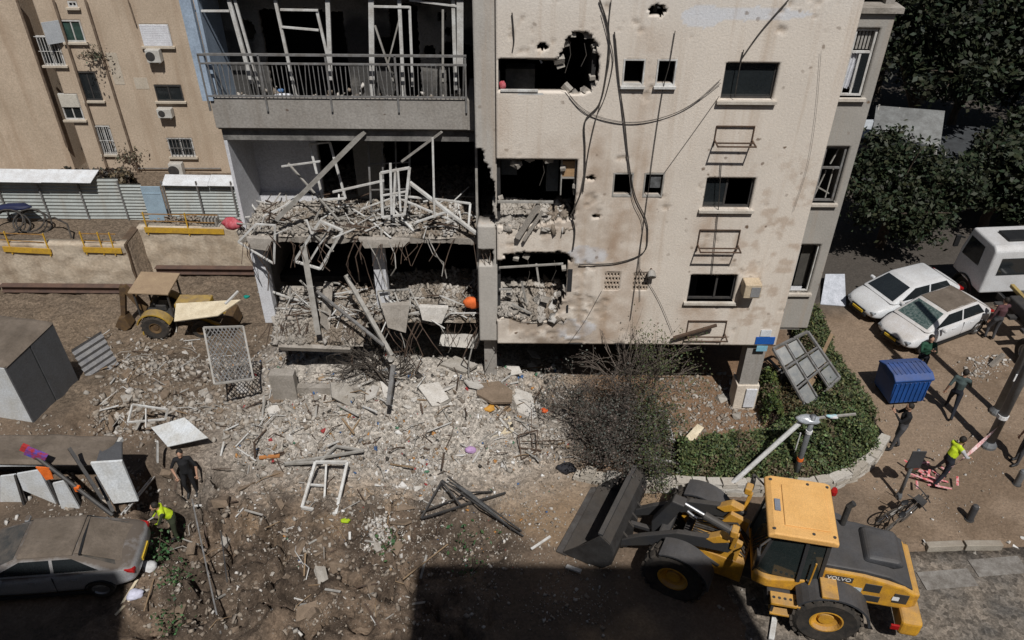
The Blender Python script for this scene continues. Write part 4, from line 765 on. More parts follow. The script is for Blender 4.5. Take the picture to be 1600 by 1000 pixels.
# ---------------------------------------------------------------- site cabins
m_cabg = mat('dark_grey_panel', (.10, .103, .11), (.085, .086, .09), 2, .55, .05); m_cabw = mat('white_panel', (.60, .63, .66), (.5, .5, .48), 1.6, .6, .05, 20, streak=((.33, .29, .24), 2, .3, .35)); m_mud = mat('mud_cover', (.17, .138, .11), (.11, .088, .068), 1.5, .95, .8, 12)
def mudtop(x0, x1, y0, y1, z, parent, th=.1, seed=0):
    nx, ny = 40, 20; XX, YY = np.meshgrid(np.linspace(x0, x1, nx), np.linspace(y0, y1, ny)); ZZ = z+th*(.3+fbm(XX*2+seed, YY*2, 4, seed)); ZZ[0] = z; ZZ[-1] = z; ZZ[:, 0] = z; ZZ[:, -1] = z
    I = np.arange(nx*ny).reshape(ny, nx); return mesh_np('mud_layer', np.stack([XX, YY, ZZ], -1).reshape(-1, 3), np.stack([I[:-1, :-1], I[:-1, 1:], I[1:, 1:], I[1:, :-1]], -1).reshape(-1, 4), m_mud, smooth=True, parent=parent)
t = thing('site_cabin', 'site cabin with white end and dark grey side, mud on its roof', 'cabin', (-13.95, 16.9, -.75), rot=(.03, 0, math.radians(-11))); t.scale = (1, 1.08, 1.1)
MB().bb(-6, -.04, .03, 1.85, 0, 2.6).build('shell', m_cabw, t); MB().bb(-.035, .02, .0, .9, .02, 2.62).build('side_panel', m_cabg, t); MB().bb(-.035, .025, .94, 1.87, -.05, 2.62).build('side_panel', m_cabg, t); mudtop(-6, .04, 0, 1.9, 2.62, t, .12, 3)
MB().bb(-6, -.04, 0, .025, .1, 2.58).build('end_panel', m_cabw, t)
o = corrugated(1.1, 2.1, 10, .03).build('steel_sheet', mat('grey_corrugated', (.16, .16, .17), (.24, .235, .23), 3, .6)); o.location = (-13.2, 19.0, -1.2); o.rotation_euler = (-.25, 0, math.radians(62)); tag(o, 'grey ribbed steel sheet standing behind the dark cabin side', 'sheet')
t = thing('site_cabin', 'crushed site cabin with broken white wall panels and muddy flat roof', 'cabin', (0, 0, 0))
MB().plate([(-16, 14.05, 1.22), (-10.55, 14.25, 1.15), (-10.3, 15.1, 1.2), (-16, 15.1, 1.3)], .12, (0, 0, 1)).build('roof', m_cabw, t)
o = mudtop(-16, -10.4, 14.08, 15.1, 1.23, t, .12, 5)
for pts, y in (([(0, 745), (24, 742), (45, 795), (0, 801)], 13.9), ([(26, 741), (61, 735), (88, 788), (36, 766)], 13.85), ([(82, 756), (100, 752), (129, 803), (97, 797)], 13.7), ([(-60, 745), (-2, 745), (-2, 801), (-60, 801)], 13.95)):
    MB().plate([W(*p, y+.0) for p in pts], -.05, (0, 1, .05)).build('wall_panel', m_cabw, t)
MB().plate([W(141, 724, 13.75), W(190, 721, 14.0), W(216, 783, 13.9), W(177, 787, 13.6)], -.06, (0, 1, .1)).build('wall_panel', m_cabw, t); MB().plate([W(160, 690, 14.9), W(190, 690, 14.95), W(190, 722, 14.1), W(150, 722, 14.0)], .05, (-.2, -.3, .9)).build('grey_panel', m_cabg, t)
MB().bb(-16, -10.5, 15.0, 15.08, -.5, 1.1).build('rear_wall', m_cabg, t)
for a, b in (((24, 742), (40, 795)), ((76, 750), (102, 805)), ((105, 745), (130, 800))): MB().bar(W(*a, 13.9), W(*b, 13.8), .06).build('wall_stud', m_dark, t)
# leaning banner pole with blue red orange flags
A_, B_ = W(176, 805, 13.2), W(45, 705, 14.0); d = B_-A_; t = thing('warning_pole', 'dark leaning pole with blue red and orange flags by the crushed cabin', 'pole', A_)
MB().tube([(0, 0, 0), d], .055, 8).build('shaft', m_dark, t); MB().box(d*.93+V((.05, 0, .05)), (.5, .12, .22), Matrix.Rotation(.6, 3, 'Y')).build('flag', mat('blue_cloth', (.05, .08, .4), (.35, .03, .04), 9, .8), t); MB().box(d*1.05, (.16, .1, .2), Matrix.Rotation(.6, 3, 'Y')).build('flag', mat('red_tip', (.45, .04, .04)), t)
MB().plate([d*.8+V((-.22, -.06, -.02)), d*.8+V((.12, -.06, -.04)), d*.8+V((.1, -.08, -.42)), d*.8+V((-.1, -.08, -.46))], .03).build('orange_sign', mat('orange_sign', (.75, .17, .03), (.65, .13, .02), 4, .6), t); MB().box(d*.42, (.12, .1, .14)).build('marker', mat('orange_sign', (.75, .17, .03)), t)
for a, b, lab in (((108, 700), (160, 780), 'dark steel strut leaning over the crushed cabin front'), ((150, 745), (177, 800), 'short dark strut at the corner of the white panel')):
    A_, B_ = W(*a, 14.0), W(*b, 13.3); o = MB().bar((0, 0, 0), B_-A_, .08).build('steel_strut', m_dark); o.location = A_; tag(o, lab, 'strut')
# loose sheets and bent frames lying about
def sheet(name, pxs, zs, m, label, cat, th=.03):
    pts = [G(px, py, z) for (px, py), z in zip(pxs, zs)]; c = sum(pts, V())/len(pts); n = (pts[1]-pts[0]).cross(pts[2]-pts[0]).normalized()
    if n.z < 0: n = -n
    o = MB().plate([p-c for p in pts], th, n).build(name, m); o.location = c; return tag(o, label, cat)
sheet('white_sheet', [(236, 668), (288, 652), (325, 684), (262, 698)], [.45, .7, .6, .4], m_cabw, 'clean white sheet lying beside the man in black', 'sheet')
sheet('cream_board', [(275, 474), (376, 468), (340, 493), (272, 502)], [-1.6, -1.4, -1.7, -2.1], m_board, 'long cream board lying in front of the backhoe', 'board', .05)
sheet('tile_panel', [(735, 668), (797, 650), (803, 674), (728, 692)], [.25, .35, .3, .2], m_board, 'cream panel with broken slots lying on the rubble', 'panel', .05)
sheet('grey_tray', [(590, 580), (612, 572), (615, 608), (594, 612)], [1.2, 1.35, .8, .75], mat('grey_metal', (.26, .28, .29), (.2, .21, .22), 3, .5), 'grey metal plate propped on the grey post stub', 'plate')
sheet('white_slab', [(338, 598), (398, 592), (398, 606), (338, 610)], [.1, .15, .1, .05], CMT[3], 'white lintel lying at the foot of the lattice panel', 'lintel', .18)
sheet('slab_fragment', [(690, 517), (752, 526), (745, 545), (686, 540)], [2.0, 1.9, 1.5, 1.6], CMT[1], 'pale slab fragment wedged under the first floor near the pier', 'slab', .1)
sheet('lintel_fragment', [(735, 588), (778, 572), (780, 584), (745, 598)], [.95, .8, .7, .85], CMT[1], 'pale lintel fragment at the foot of the pier', 'lintel', .12)
sheet('white_board', [(1066, 688), (1090, 662), (1100, 668), (1082, 692)], [.25, .45, .45, .2], m_board, 'cream board lying in the yard near the bush', 'board')
sheet('brown_panel', [(758, 640), (790, 628), (800, 640), (770, 655)], [.4, .45, .4, .35], m_brown, 'brown wooden panel on the rubble near the bush', 'panel')
# metal lattice security panel hanging by the tilted slab
pts = [W(318, 512, 17.9), W(380, 510, 18.1), W(396, 592, 16.9), W(335, 600, 16.7)]; o0 = pts[0].copy(); t = thing('lattice_panel', 'bent white lattice security grille hanging left of the tilted slab', 'grille', o0); pl = [p-o0 for p in pts]
for i in range(4): MB().bar(pl[i], pl[(i+1) % 4], .05).build('frame_bar', m_aludk, t)
for k in range(1, 10):
    f = k/10; MB().bar(pl[0].lerp(pl[1], f), pl[0].lerp(pl[3], f), .022).build('lattice_bar', m_rail, t); MB().bar(pl[1].lerp(pl[2], f), pl[3].lerp(pl[2], f), 0.022).build('lattice_bar', m_rail, t)
    MB().bar(pl[0].lerp(pl[1], 1-f), pl[1].lerp(pl[2], f), 0.022).build('lattice_bar', m_rail, t); MB().bar(pl[0].lerp(pl[3], f), pl[3].lerp(pl[2], 1-f), 0.022).build('lattice_bar', m_rail, t)
part('broken_wall', m_conc, (-6.9, -6.2, 17.2, 17.5, .2, 1.6), (-6.2, -4.4, 17.3, 17.5, .2, 1.05))
# frames on the ground
def gframe(label, pts, w, m, extra=(), mm=None):
    P_ = [G(px, py, z) for px, py, z in pts]; o0 = P_[0].copy(); t = thing('metal_frame', label, 'frame', o0); n = len(P_)
    for i in range(n): MB().bar(P_[i]-o0, P_[(i+1) % n]-o0, w, w).build('frame_bar', m, t)
    for a, b in extra: MB().bar(G(*a)-o0, G(*b)-o0, w*.7).build('cross_bar', mm or m, t)
gframe('white metal window frame propped on the churned soil', [(472, 793, .1), (493, 722, .75), (543, 722, .75), (525, 803, .1)], .07, m_alu, (((506, 798, .1), (510, 722, .7)), ((480, 757, .4), (508, 759, .4))))
gframe('grey bent frame lying behind the white window frame', [(443, 725, .3), (500, 722, .35), (525, 697, .5), (568, 704, .5)], .06, m_aludk)
gframe('black twisted roof truss lying on the soil', [(658, 810, .1), (690, 752, .5), (720, 790, .2), (790, 770, .15)], .045, m_dark, (((690, 750, .5), (818, 838, .1)), ((700, 745, .45), (815, 830, .15)), ((720, 770, .3), (770, 768, .2)), ((658, 800, .1), (725, 775, .25))))
o = MB().plate([G(700, 750, .45), G(735, 768, .4), G(800, 825, .12), G(770, 805, .12)], .02, (0, 0, 1)).build('mesh_screen', mat('dark_mesh', (.09, .09, .09), (.05, .05, .05), 12, .8), None); tag(o, 'dark torn mesh screen stretched along the black truss', 'mesh')
gframe('rusty thin frame in the rubble beside the bush', [(815, 718, .1), (810, 680, .5), (840, 672, .5), (838, 705, .1)], .03, m_rebar, (((830, 640, .8), (832, 705, .1)), ((815, 690, .4), (880, 688, .4))))
gframe('white thin railing frame near the white sheet', [(200, 660, .1), (207, 632, .5), (262, 640, .5), (258, 655, .2)], .05, m_alu, (((228, 638, .5), (228, 668, .1)),))
for a, b, za, zb, w, m, lab in (((246, 690), (246, 722), .8, .1, .09, m_alu, 'short white post standing at the rim of the dark hollow'), ((350, 690), (345, 712), .4, .1, .05, m_alu, 'short white stick behind the man in black'), ((370, 700), (400, 720), .25, .2, .04, m_alu, 'thin white strip lying right of the man in black'), ((405, 715), (437, 712), .25, .25, .1, mat('orange_wood', (.45, .19, .06), (.36, .15, .05), 4, .8), 'orange brown plank piece on the soil'), ((560, 690), (660, 640), .3, .5, .1, m_rail, 'bent grey gutter piece on the rubble'), ((455, 620), (520, 655), .4, .3, .1, CMT[1], 'pale broken lath on the rubble below the lattice'), ((190, 945), (215, 905), .05, .15, .06, m_board, 'pale stick on the soil by the silver car'), ((172, 970), (205, 935), .05, .1, .05, m_board, 'second pale stick below the silver car'), ((630, 905), (700, 850), .1, .2, .03, m_brown, 'thin branch stuck in the soil near the shade'), ((300, 780), (345, 990), .15, .05, .035, m_rail, 'thin grey pipe running down the soil from the hole'), ((345, 830), (355, 910), .2, .1, .03, m_dark, 'thin dark rod lying in the soil'), ((830, 858), (860, 838), .08, .12, .06, m_alu, 'white angle strip on the tyre tracks'), ((885, 885), (908, 893), .05, .12, .1, m_alu, 'white crumpled strip at the edge of the shade'), ((1205, 1000), (1212, 955), -.05, -.03, .12, m_alu, 'white painted strip standing at the loader steps'), ((240, 905), (225, 955), .1, .05, .03, m_brown, 'thin twig by the silver car')):
    A_, B_ = G(*a, za), G(*b, zb); o = MB().bar((0, 0, 0), B_-A_, w, w*.5).build('debris_stick', m); o.location = A_; tag(o, lab, 'debris')
r = random.Random(12); q = MB()
for i in range(420):
    z = r.random()
    if z < .55: px, py = r.uniform(390, 890), r.uniform(560, 730)
    elif z < .8: px, py = r.uniform(140, 400), r.uniform(510, 680)
    else: px, py = r.uniform(250, 700), r.uniform(720, 980)
    a = OG(px, py)+V((0, 0, .05)); d = V((r.gauss(0, 1), r.gauss(0, 1), r.gauss(.05, .25))).normalized()*r.uniform(.15, .8)
    q.mi = r.choices((0, 1, 2, 3), (2, 3, 4, 2))[0]
    if r.random() < .5: q.bar(a, a+d, r.uniform(.02, .06), r.uniform(.01, .03))
    else: q.tube([a, a+d*.5+V((0, 0, r.uniform(0, .15))), a+d+V((r.gauss(0, .1), r.gauss(0, .1), 0))], .012, 4)
tag(q.build('splinters', [m_alu, m_aludk, m_rebar, m_brown]), 'thin bars splinters and reinforcement strewn through the rubble', 'splinters', kind='stuff')
for px, py, c, s, lab in ((540, 815, (.4, .55, .02), .18, 'yellow green scrap on the soil below the white frame'), (765, 640, (.6, .3, .05), .25, 'orange scrap on the rubble near the cream panel'), (850, 643, (.7, .12, .03), .2, 'small orange scrap near the bush'), (735, 705, (.5, .32, .55), .25, 'lilac rag beside the cream panel'), (212, 932, (.6, .6, .72), .3, 'pale lilac bag on the soil by the silver car'), (232, 888, (.6, .6, .6), .3, 'white bag behind the silver car'), (885, 735, (.03, .03, .035), .4, 'black rubber ball at the foot of the bush'), (385, 462, (.0, .25, .2), .2, 'small green scrap by the leaning left column')):
    p = OG(px, py); lump('scrap', p+V((0, 0, s*.2)), (s*1.3, s, s*.7), mat('scrap_%d' % px, c, tuple(q*.7 for q in c), 6, .7), lab, 'scrap', px)
# ================================================================ vehicles
m_tyre = mat('tyre_rubber', (.022, .021, .02), (.055, .046, .038), 4, .9, .3, 30, dust=.45, dcol=(.13, .105, .08)); m_lyel = mat('machine_yellow', (.66, .34, .03), (.46, .235, .04), 4, .55, .1, 40, dust=.45, streak=((.25, .16, .07), 2.5, .8, .55)); m_lroof = mat('machine_roof', (.74, .42, .14), (.66, .36, .11), 2.5, .55, .05, 40, dust=.2, dcol=(.5, .33, .17))
m_lblk = mat('machine_charcoal', (.035, .036, .04), (.045, .044, .043), 2, .5, .1, 30, dust=.14); m_lgrey = mat('machine_grey', (.06, .062, .068), (.04, .041, .044), 2, .45, .05, 30, dust=.13); m_bucket = mat('worn_bucket', (.042, .041, .041), (.026, .024, .023), 3.5, .6, .4, 18, dust=.55, dcol=(.075, .062, .05)); m_red = mat('red_lens', (.4, .02, .02), (.3, .01, .01), 3, .3); m_chrome = mat('polished_steel', (.55, .55, .55), (.45, .45, .45), 3, .25, metal=.9)
def wheel(parent, loc, r, w, rimr, rimmat, side, lug=0, name='wheel', tm=None):
    """axis along local y; side = +1 when the outer face looks to +y"""
    M = Matrix.Rotation(-math.pi/2*side, 4, 'X'); e = bpy.data.objects.new(name, None); COL.objects.link(e); e.parent = parent; e.location = loc
    h = w/2; q = MB().lathe([(rimr, -h*.85), (r*.86, -h), (r*.97, -h*.8), (r, -h*.55), (r, h*.55), (r*.97, h*.8), (r*.86, h), (rimr, h*.85)], 36, M, close=True)
    if lug:
        for i in range(lug):
            for s in (-1, 1):
                a = 2*math.pi*(i+(.5 if s > 0 else 0))/lug; Rm = M @ Matrix.Rotation(a, 4, 'Z'); k = len(q.v); q.box((r+.008, 0, s*h*.5), (.055, .11, h*.8), Matrix.Rotation(.5*s, 3, 'X')); xf(q, Rm, k)
    q.build('tyre', tm or m_tyre, e, smooth=False, bevel=0)
    q = MB().lathe([(rimr*1.0, -h*.8), (rimr, h*.84), (rimr*.9, h*.86), (rimr*.82, h*.5), (rimr*.5, h*.35), (rimr*.45, h*.6), (rimr*.2, h*.62)], 24, M)
    
    q.build('rim', rimmat, e); return e
def text(parent, s, size, M, m):
    c = bpy.data.curves.new('t', 'FONT'); c.body = s; c.size = size; c.align_x = 'CENTER'; c.align_y = 'CENTER'; c.extrude = .003
    o = bpy.data.objects.new('t', c); COL.objects.link(o); me = o.to_mesh().copy(); bpy.data.objects.remove(o); me.transform(M); me.materials.append(m); me.name = 'lettering'
    q = bpy.data.objects.new('lettering', me); COL.objects.link(q); q.parent = parent; return q
def arcfender(parent, cx, cz, r, a0, a1, y0, y1, m, th=.05, n=14, name='fender'):
    q = MB(); pts = []
    for i in range(n+1):
        a = math.radians(a0+(a1-a0)*i/n); pts.append((cx+r*math.cos(a), cz+r*math.sin(a), cx+(r+th)*math.cos(a), cz+(r+th)*math.sin(a)))
    for p, s in zip(pts, pts[1:]):
        q.add([(p[0], y0, p[1]), (s[0], y0, s[1]), (s[2], y0, s[3]), (p[2], y0, p[3]), (p[0], y1, p[1]), (s[0], y1, s[1]), (s[2], y1, s[3]), (p[2], y1, p[3])], [(0,1,2,3), (7,6,5,4), (3,2,6,7), (1,0,4,5)])
    q.add([(pts[0][0], y0, pts[0][1]), (pts[0][2], y0, pts[0][3]), (pts[0][2], y1, pts[0][3]), (pts[0][0], y1, pts[0][1])], [(0, 1, 2, 3)])
    return q.build(name, m, parent)
# ---------------------------------------------------------------- wheel loader
ld = thing('wheel_loader', 'yellow articulated wheel loader with charcoal bucket resting before the ruin', 'wheel loader', (7.18, 11.34, -.1), math.radians(169))
JX, ART = 1.55, math.radians(-15); FM = Matrix.Translation((JX, 0, 0)) @ Matrix.Rotation(ART, 4, 'Z'); WR = .73
for s in (1, -1): wheel(ld, (0, s*.98, WR), WR, .52, .36, m_lyel, s, 22)
for s in (1, -1):
    e = wheel(ld, FM @ V((1.55, s*.98, WR)), WR, .52, .36, m_lyel, s, 22); e.rotation_euler = (0, 0, ART)
# rear frame, engine hood, counterweight
MB().bb(-1.2, 1.4, -.45, .45, .55, 1.0).build('rear_frame', m_lblk, ld, bevel=.02)
hood = MB().prism([(.28, 1.0), (.28, 1.92), (-.6, 1.9), (-1.45, 1.72), (-1.72, 1.55), (-1.78, 1.1), (-1.5, .98)], -.74, .74).build('engine_hood', m_lyel, ld, bevel=.07, seg=3)
MB().prism([(.3, 1.88), (.3, 2.02), (-.55, 2.0), (-1.1, 1.92), (-1.62, 1.68), (-1.66, 1.58), (-1.1, 1.8), (-.5, 1.87)], -.68, .68).build('hood_cover', m_lgrey, ld, bevel=.05, seg=3)
MB().prism([(-.55, 1.95), (-1.25, 1.86), (-1.45, 1.95), (-1.3, 2.12), (-.65, 2.14)], -.5, .42).build('air_intake_hump', m_lgrey, ld, bevel=.08, seg=3)
MB().bb(-1.95, -1.5, -1.12, 1.12, .6, 1.08).build('counterweight', m_lyel, ld, bevel=.09, seg=3); MB().bb(-1.83, -1.55, -.7, .7, 1.08, 1.52).build('rear_panel', m_lyel, ld, bevel=.05)
for s in (1, -1):
    for x0, x1, z0, z1 in ((-1.0, -.65, 1.42, 1.68), (-1.05, -.7, 1.1, 1.3)): MB().bb(x0, x1, s*.738-.012, s*.738+.012, z0, z1).build('side_grille', m_lblk, ld, bevel=.01)
    MB().bb(-1.6, -1.3, s*.742-.01, s*.742+.01, 1.2, 1.5).build('rear_grille', m_lblk, ld)
    MB().bb(-1.48, -1.3, s*1.13-.02, s*1.13+.03, .82, .96).build('tail_light', m_red, ld, bevel=.01)
for i in range(5): MB().bb(-1.845, -1.83, -.5, .5, 1.14+i*.07, 1.18+i*.07).build('radiator_slat', m_lblk, ld)
pl = MB().bb(-.38, .2, .742, .752, 1.62, 1.78).build('name_plate', m_dark, ld); text(pl, 'VOLVO', .15, Matrix.Translation((-.09, .753, 1.70)) @ Matrix.Rotation(math.pi, 4, 'Z') @ Matrix.Rotation(math.pi/2, 4, 'X'), mat('white_paint', (.8, .8, .8)))
MB().bb(-.62, -.2, .744, .75, 1.36, 1.5).build('decal', mat('pale_blue_decal', (.42, .5, .55), (.5, .55, .56), 5, .5), ld); MB().bb(-1.42, -1.28, .752, .758, 1.28, 1.4).build('decal', mat('white_paint', (.8, .8, .8)), ld)
for s in (1, -1):
    arcfender(ld, 0, WR, .84, 35, 172, s*.70 if s > 0 else -1.26, 1.26 if s > 0 else -.70, m_lgrey, .05); MB().bb(-.05, .3, s*.98-.27, s*.98+.27, 1.58, 1.66).build('fender_deck', m_lyel, ld, bevel=.02)
# fuel / hydraulic tank, steps with tread holes
for s in (1, -1):
    st = MB().bb(.62, 1.25, s*1.05-.16, s*1.05+.16, 1.02, 1.1).build('step', m_lyel, ld, bevel=.015); MB().bb(.7, 1.2, s*1.05-.12, s*1.05+.12, .62, .68).build('step', m_lyel, ld, bevel=.015); MB().bb(.68, .74, s*1.1-.03, s*1.1+.03, .66, 1.04).build('step_hanger', m_lblk, ld); MB().bb(1.14, 1.2, s*1.1-.03, s*1.1+.03, .66, 1.04).build('step_hanger', m_lblk, ld)
    for i in range(5): MB().lathe([(.035, 0), (.035, .006), (.03, .007)], 10, Matrix.Translation((.7+i*.12, s*1.05, 1.1))).build('tread_hole', m_dark, st)
    MB().bb(.55, 1.3, s*.75-.2, s*.75+.2, .6, 1.0).build('tank', m_lblk, ld, bevel=.05)
# cab
CX0, CX1, CZ0, CZ1 = .25, 1.55, 1.12, 2.76
MB().prism([(CX0, CZ0), (CX0, 1.5), (.75, 1.42), (1.3, 1.3), (CX1+.1, 1.45), (CX1+.12, 1.15), (1.35, 1.02), (CX0+.1, 1.02)], -.76, .76).build('cab_base', m_lyel, ld, bevel=.05, seg=3)
for x, y in ((CX0+.03, .72), (CX0+.03, -.72), (.72, .745), (.72, -.745)): MB().bar((x, y, 1.4), (x+.04, y*.96, CZ1), .08).build('cab_pillar', m_lblk, ld)
for y in (.6, -.6): MB().bar((CX1+.1, y, 1.35), (CX1-.12, y*1.05, CZ1), .07).build('cab_pillar', m_lblk, ld)
m_cabglass = mat('cab_glass', (.02, .028, .028), (.03, .036, .035), 2, .06, spec=.7)
for s in (1, -1):
    MB().plate([(.74, s*.735, 1.42), (CX1+.05, s*.63, 1.36), (CX1-.12, s*.65, CZ1-.02), (.78, s*.71, CZ1-.02)], .012, (0, s, .05)).build('side_glass', m_cabglass, ld); MB().plate([(CX0+.06, s*.725, 1.5), (.7, s*.74, 1.45), (.73, s*.71, CZ1-.02), (CX0+.1, s*.70, CZ1-.02)], .012, (0, s, .05)).build('door_glass', m_cabglass, ld)
MB().plate([(CX1+.11, -.58, 1.35), (CX1+.11, .58, 1.35), (CX1-.1, .6, CZ1-.02), (CX1-.1, -.6, CZ1-.02)], .012, (1, 0, .1)).build('windscreen', m_cabglass, ld); MB().plate([(CX0, -.68, 1.5), (CX0, .68, 1.5), (CX0+.03, .66, CZ1-.02), (CX0+.03, -.66, CZ1-.02)], .012, (-1, 0, 0)).build('rear_glass', m_cabglass, ld)
MB().bb(.45, .95, -.26, .26, 1.35, 1.62).bb(.4, .52, -.25, .25, 1.62, 2.2).build('seat', m_lblk, ld, bevel=.05); MB().bar((1.35, 0, 1.3), (1.2, 0, 1.85), .1).build('steering_column', m_lblk, ld)
rf = MB().prism([(.18, CZ1), (.18, CZ1+.12), (.3, CZ1+.17), (1.5, CZ1+.17), (1.62, CZ1+.1), (1.62, CZ1)], -.84, .84).build('roof', m_lroof, ld, bevel=.04, seg=3)
MB().bb(.36, 1.28, -.58, .58, CZ1+.168, CZ1+.2).build('roof_panel', m_lroof, rf, bevel=.03); MB().bb(1.34, 1.46, -.12, .2, CZ1+.171, CZ1+.2).build('roof_vent', mat('blue_grey_vent', (.2, .22, .26)), rf)
for x in (.28, .7, 1.5):
    for y in (-.7, .7): MB().lathe([(.035, 0), (.035, .012), (.02, .014)], 10, Matrix.Translation((x, y, CZ1+.168))).build('bolt', m_dark, rf)
MB().lathe([(.07, 0), (.075, .1), (.05, .17), (.01, .18)], 14, Matrix.Translation((.1, -.72, CZ1-.02))).build('beacon', m_red, ld); MB().bar((.28, -.72, CZ1-.05), (.06, -.72, CZ1-.05), .05).build('beacon_arm', m_lblk, ld)
MB().tube([(-.25, -.55, 1.95), (-.25, -.55, 2.6), (-.33, -.55, 2.72)], .07, 12).build('exhaust_pipe', m_dark, ld)
for s in (1, -1):
    MB().tube([(1.5, s*.7, CZ1-.15), (1.75, s*1.0, CZ1-.1), (1.75, s*1.05, CZ1-.2)], .022, 6).build('mirror_arm', m_lblk, ld); MB().box((1.77, s*1.07, CZ1-.38), (.08, .22, .36)).build('mirror', m_lblk, ld, bevel=.03)
    MB().tube([(.5, s*.84, 1.15), (.5, s*.86, 2.2)], .02, 6).build('hand_rail', m_lyel, ld)
# front frame, lift arms, linkage
def fp(q, name, m, **k): return xf(q, FM).build(name, m, ld, **k)
fp(MB().bb(.15, 1.5, -.42, .42, .5, 1.15).prism([(.35, 1.1), (.3, 1.75), (.75, 1.85), (1.1, 1.1)], -.40, -.28).prism([(.35, 1.1), (.3, 1.75), (.75, 1.85), (1.1, 1.1)], .28, .40), 'front_frame', m_lyel, bevel=.02)
fp(MB().bb(1.38, 1.72, -.95, .95, .55, .9), 'front_axle', m_lblk, bevel=.05); fp(MB().bb(-.35, .3, -.3, .3, .6, .95), 'articulation_joint', m_lblk, bevel=.04)
for s in (1, -1):
    fp(MB().prism([(.42, 1.82), (.55, 1.55), (1.6, 1.3), (2.4, .75), (3.05, .36), (3.12, .52), (2.6, .98), (1.75, 1.58), (.75, 1.9)], s*.52-.07, s*.52+.07), 'lift_arm', m_lblk, bevel=.02)
    fp(MB().tube([(.7, s*.36, .8), (1.25, s*.4, 1.02)], .085, 12), 'lift_cylinder', m_lblk); fp(MB().tube([(1.25, s*.4, 1.02), (1.75, s*.44, 1.25)], .045, 10), 'piston_rod', m_chrome)
    fp(MB().bar((.5, s*.58, 1.75), (.45, s*.66, 2.35), .09), 'lamp_post', m_lyel, bevel=.01); fp(MB().box((.52, s*.68, 2.42), (.16, .24, .2)), 'headlamp', m_lyel, bevel=.03); fp(MB().box((.61, s*.68, 2.42), (.02, .17, .13)), 'headlamp_lens', m_chrome)
    fp(MB().prism([(.5, 1.95), (.8, 2.02), (1.1, 1.75), (.9, 1.7)], s*.5-.1, s*.5+.1), 'arm_bracket', m_lyel, bevel=.02)
fp(MB().bb(1.95, 2.2, -.5, .5, .95, 1.2), 'cross_tube', m_lblk, bevel=.06); fp(MB().prism([(1.75, 2.02), (2.05, 2.05), (2.45, 1.1), (2.4, .62), (2.2, .65), (2.05, 1.2)], -.14, .14), 'bell_crank', m_lblk, bevel=.03)
fp(MB().tube([(.6, 0, 1.62), (1.3, 0, 1.82)], .1, 14), 'tilt_cylinder', m_lblk); fp(MB().tube([(1.3, 0, 1.82), (1.85, 0, 1.98)], .05, 10), 'piston_rod', m_chrome); fp(MB().bar((2.35, 0, .7), (2.98, 0, .62), .12), 'tilt_link', m_lblk, bevel=.02)
for i in range(7):
    y = -.27+i*.09; fp(MB().tube([(.2, y, 1.25), (.55, y*1.1, 1.62+.1*(i % 3)), (1.0, y*1.2, 1.55-.06*(i % 2)), (1.45, y*.8, 1.45)], .022, 6), 'hydraulic_hose', m_cable)
for s in (1, -1):
    k = MB(); n = 12; r0 = .84; pts = []
    e = arcfender(ld, 1.55, WR, .80, 62, 172, min(s*.72, s*1.26), max(s*.72, s*1.26), m_lgrey, .045, name='front_fender'); e.data.transform(FM)
# bucket: curved shell with side plates and cutting edge
prof = [(4.25, .16), (3.6, .12), (3.2, .2), (3.0, .45), (2.98, .8), (3.1, 1.12), (3.35, 1.3)]; BW = 1.22
q = MB()
for (a, b) in zip(prof, prof[1:]):
    d = V((b[0]-a[0], 0, b[1]-a[1])).normalized(); n_ = V((-d.z, 0, d.x))*.04
    P4 = [V((a[0], 0, a[1])), V((b[0], 0, b[1]))]; q.add([P4[0]+V((0, -BW, 0)), P4[1]+V((0, -BW, 0)), P4[1]+V((0, BW, 0)), P4[0]+V((0, BW, 0)), P4[0]+n_*-1+V((0, -BW, 0)), P4[1]-n_+V((0, -BW, 0)), P4[1]-n_+V((0, BW, 0)), P4[0]-n_+V((0, BW, 0))], [(0,1,2,3), (7,6,5,4), (0,4,5,1), (2,6,7,3), (0,3,7,4), (1,5,6,2)])
bk = fp(q, 'bucket', m_bucket, smooth=False)
for s in (1, -1): o = fp(MB().prism(prof+[(3.75, .75)], s*BW-.02, s*BW+.02), 'side_plate', m_bucket); o.parent = bk
q = MB().bb(4.15, 4.42, -BW-.03, BW+.03, .1, .15); o = fp(q, 'cutting_edge', mat('worn_steel', (.12, .115, .11), (.08, .07, .065), 4, .45, .1, metal=.4)); o.parent = bk
o = fp(MB().bb(3.3, 3.42, -BW, BW, 1.28, 1.36), 'top_edge', m_lblk, bevel=.01); o.parent = bk
for s in (-.52, .52, -.14, .14): o = fp(MB().prism([(3.02, .3), (2.85, .4), (2.85, .7), (3.0, .85)], s-.03, s+.03), 'hinge_ear', m_bucket); o.parent = bk
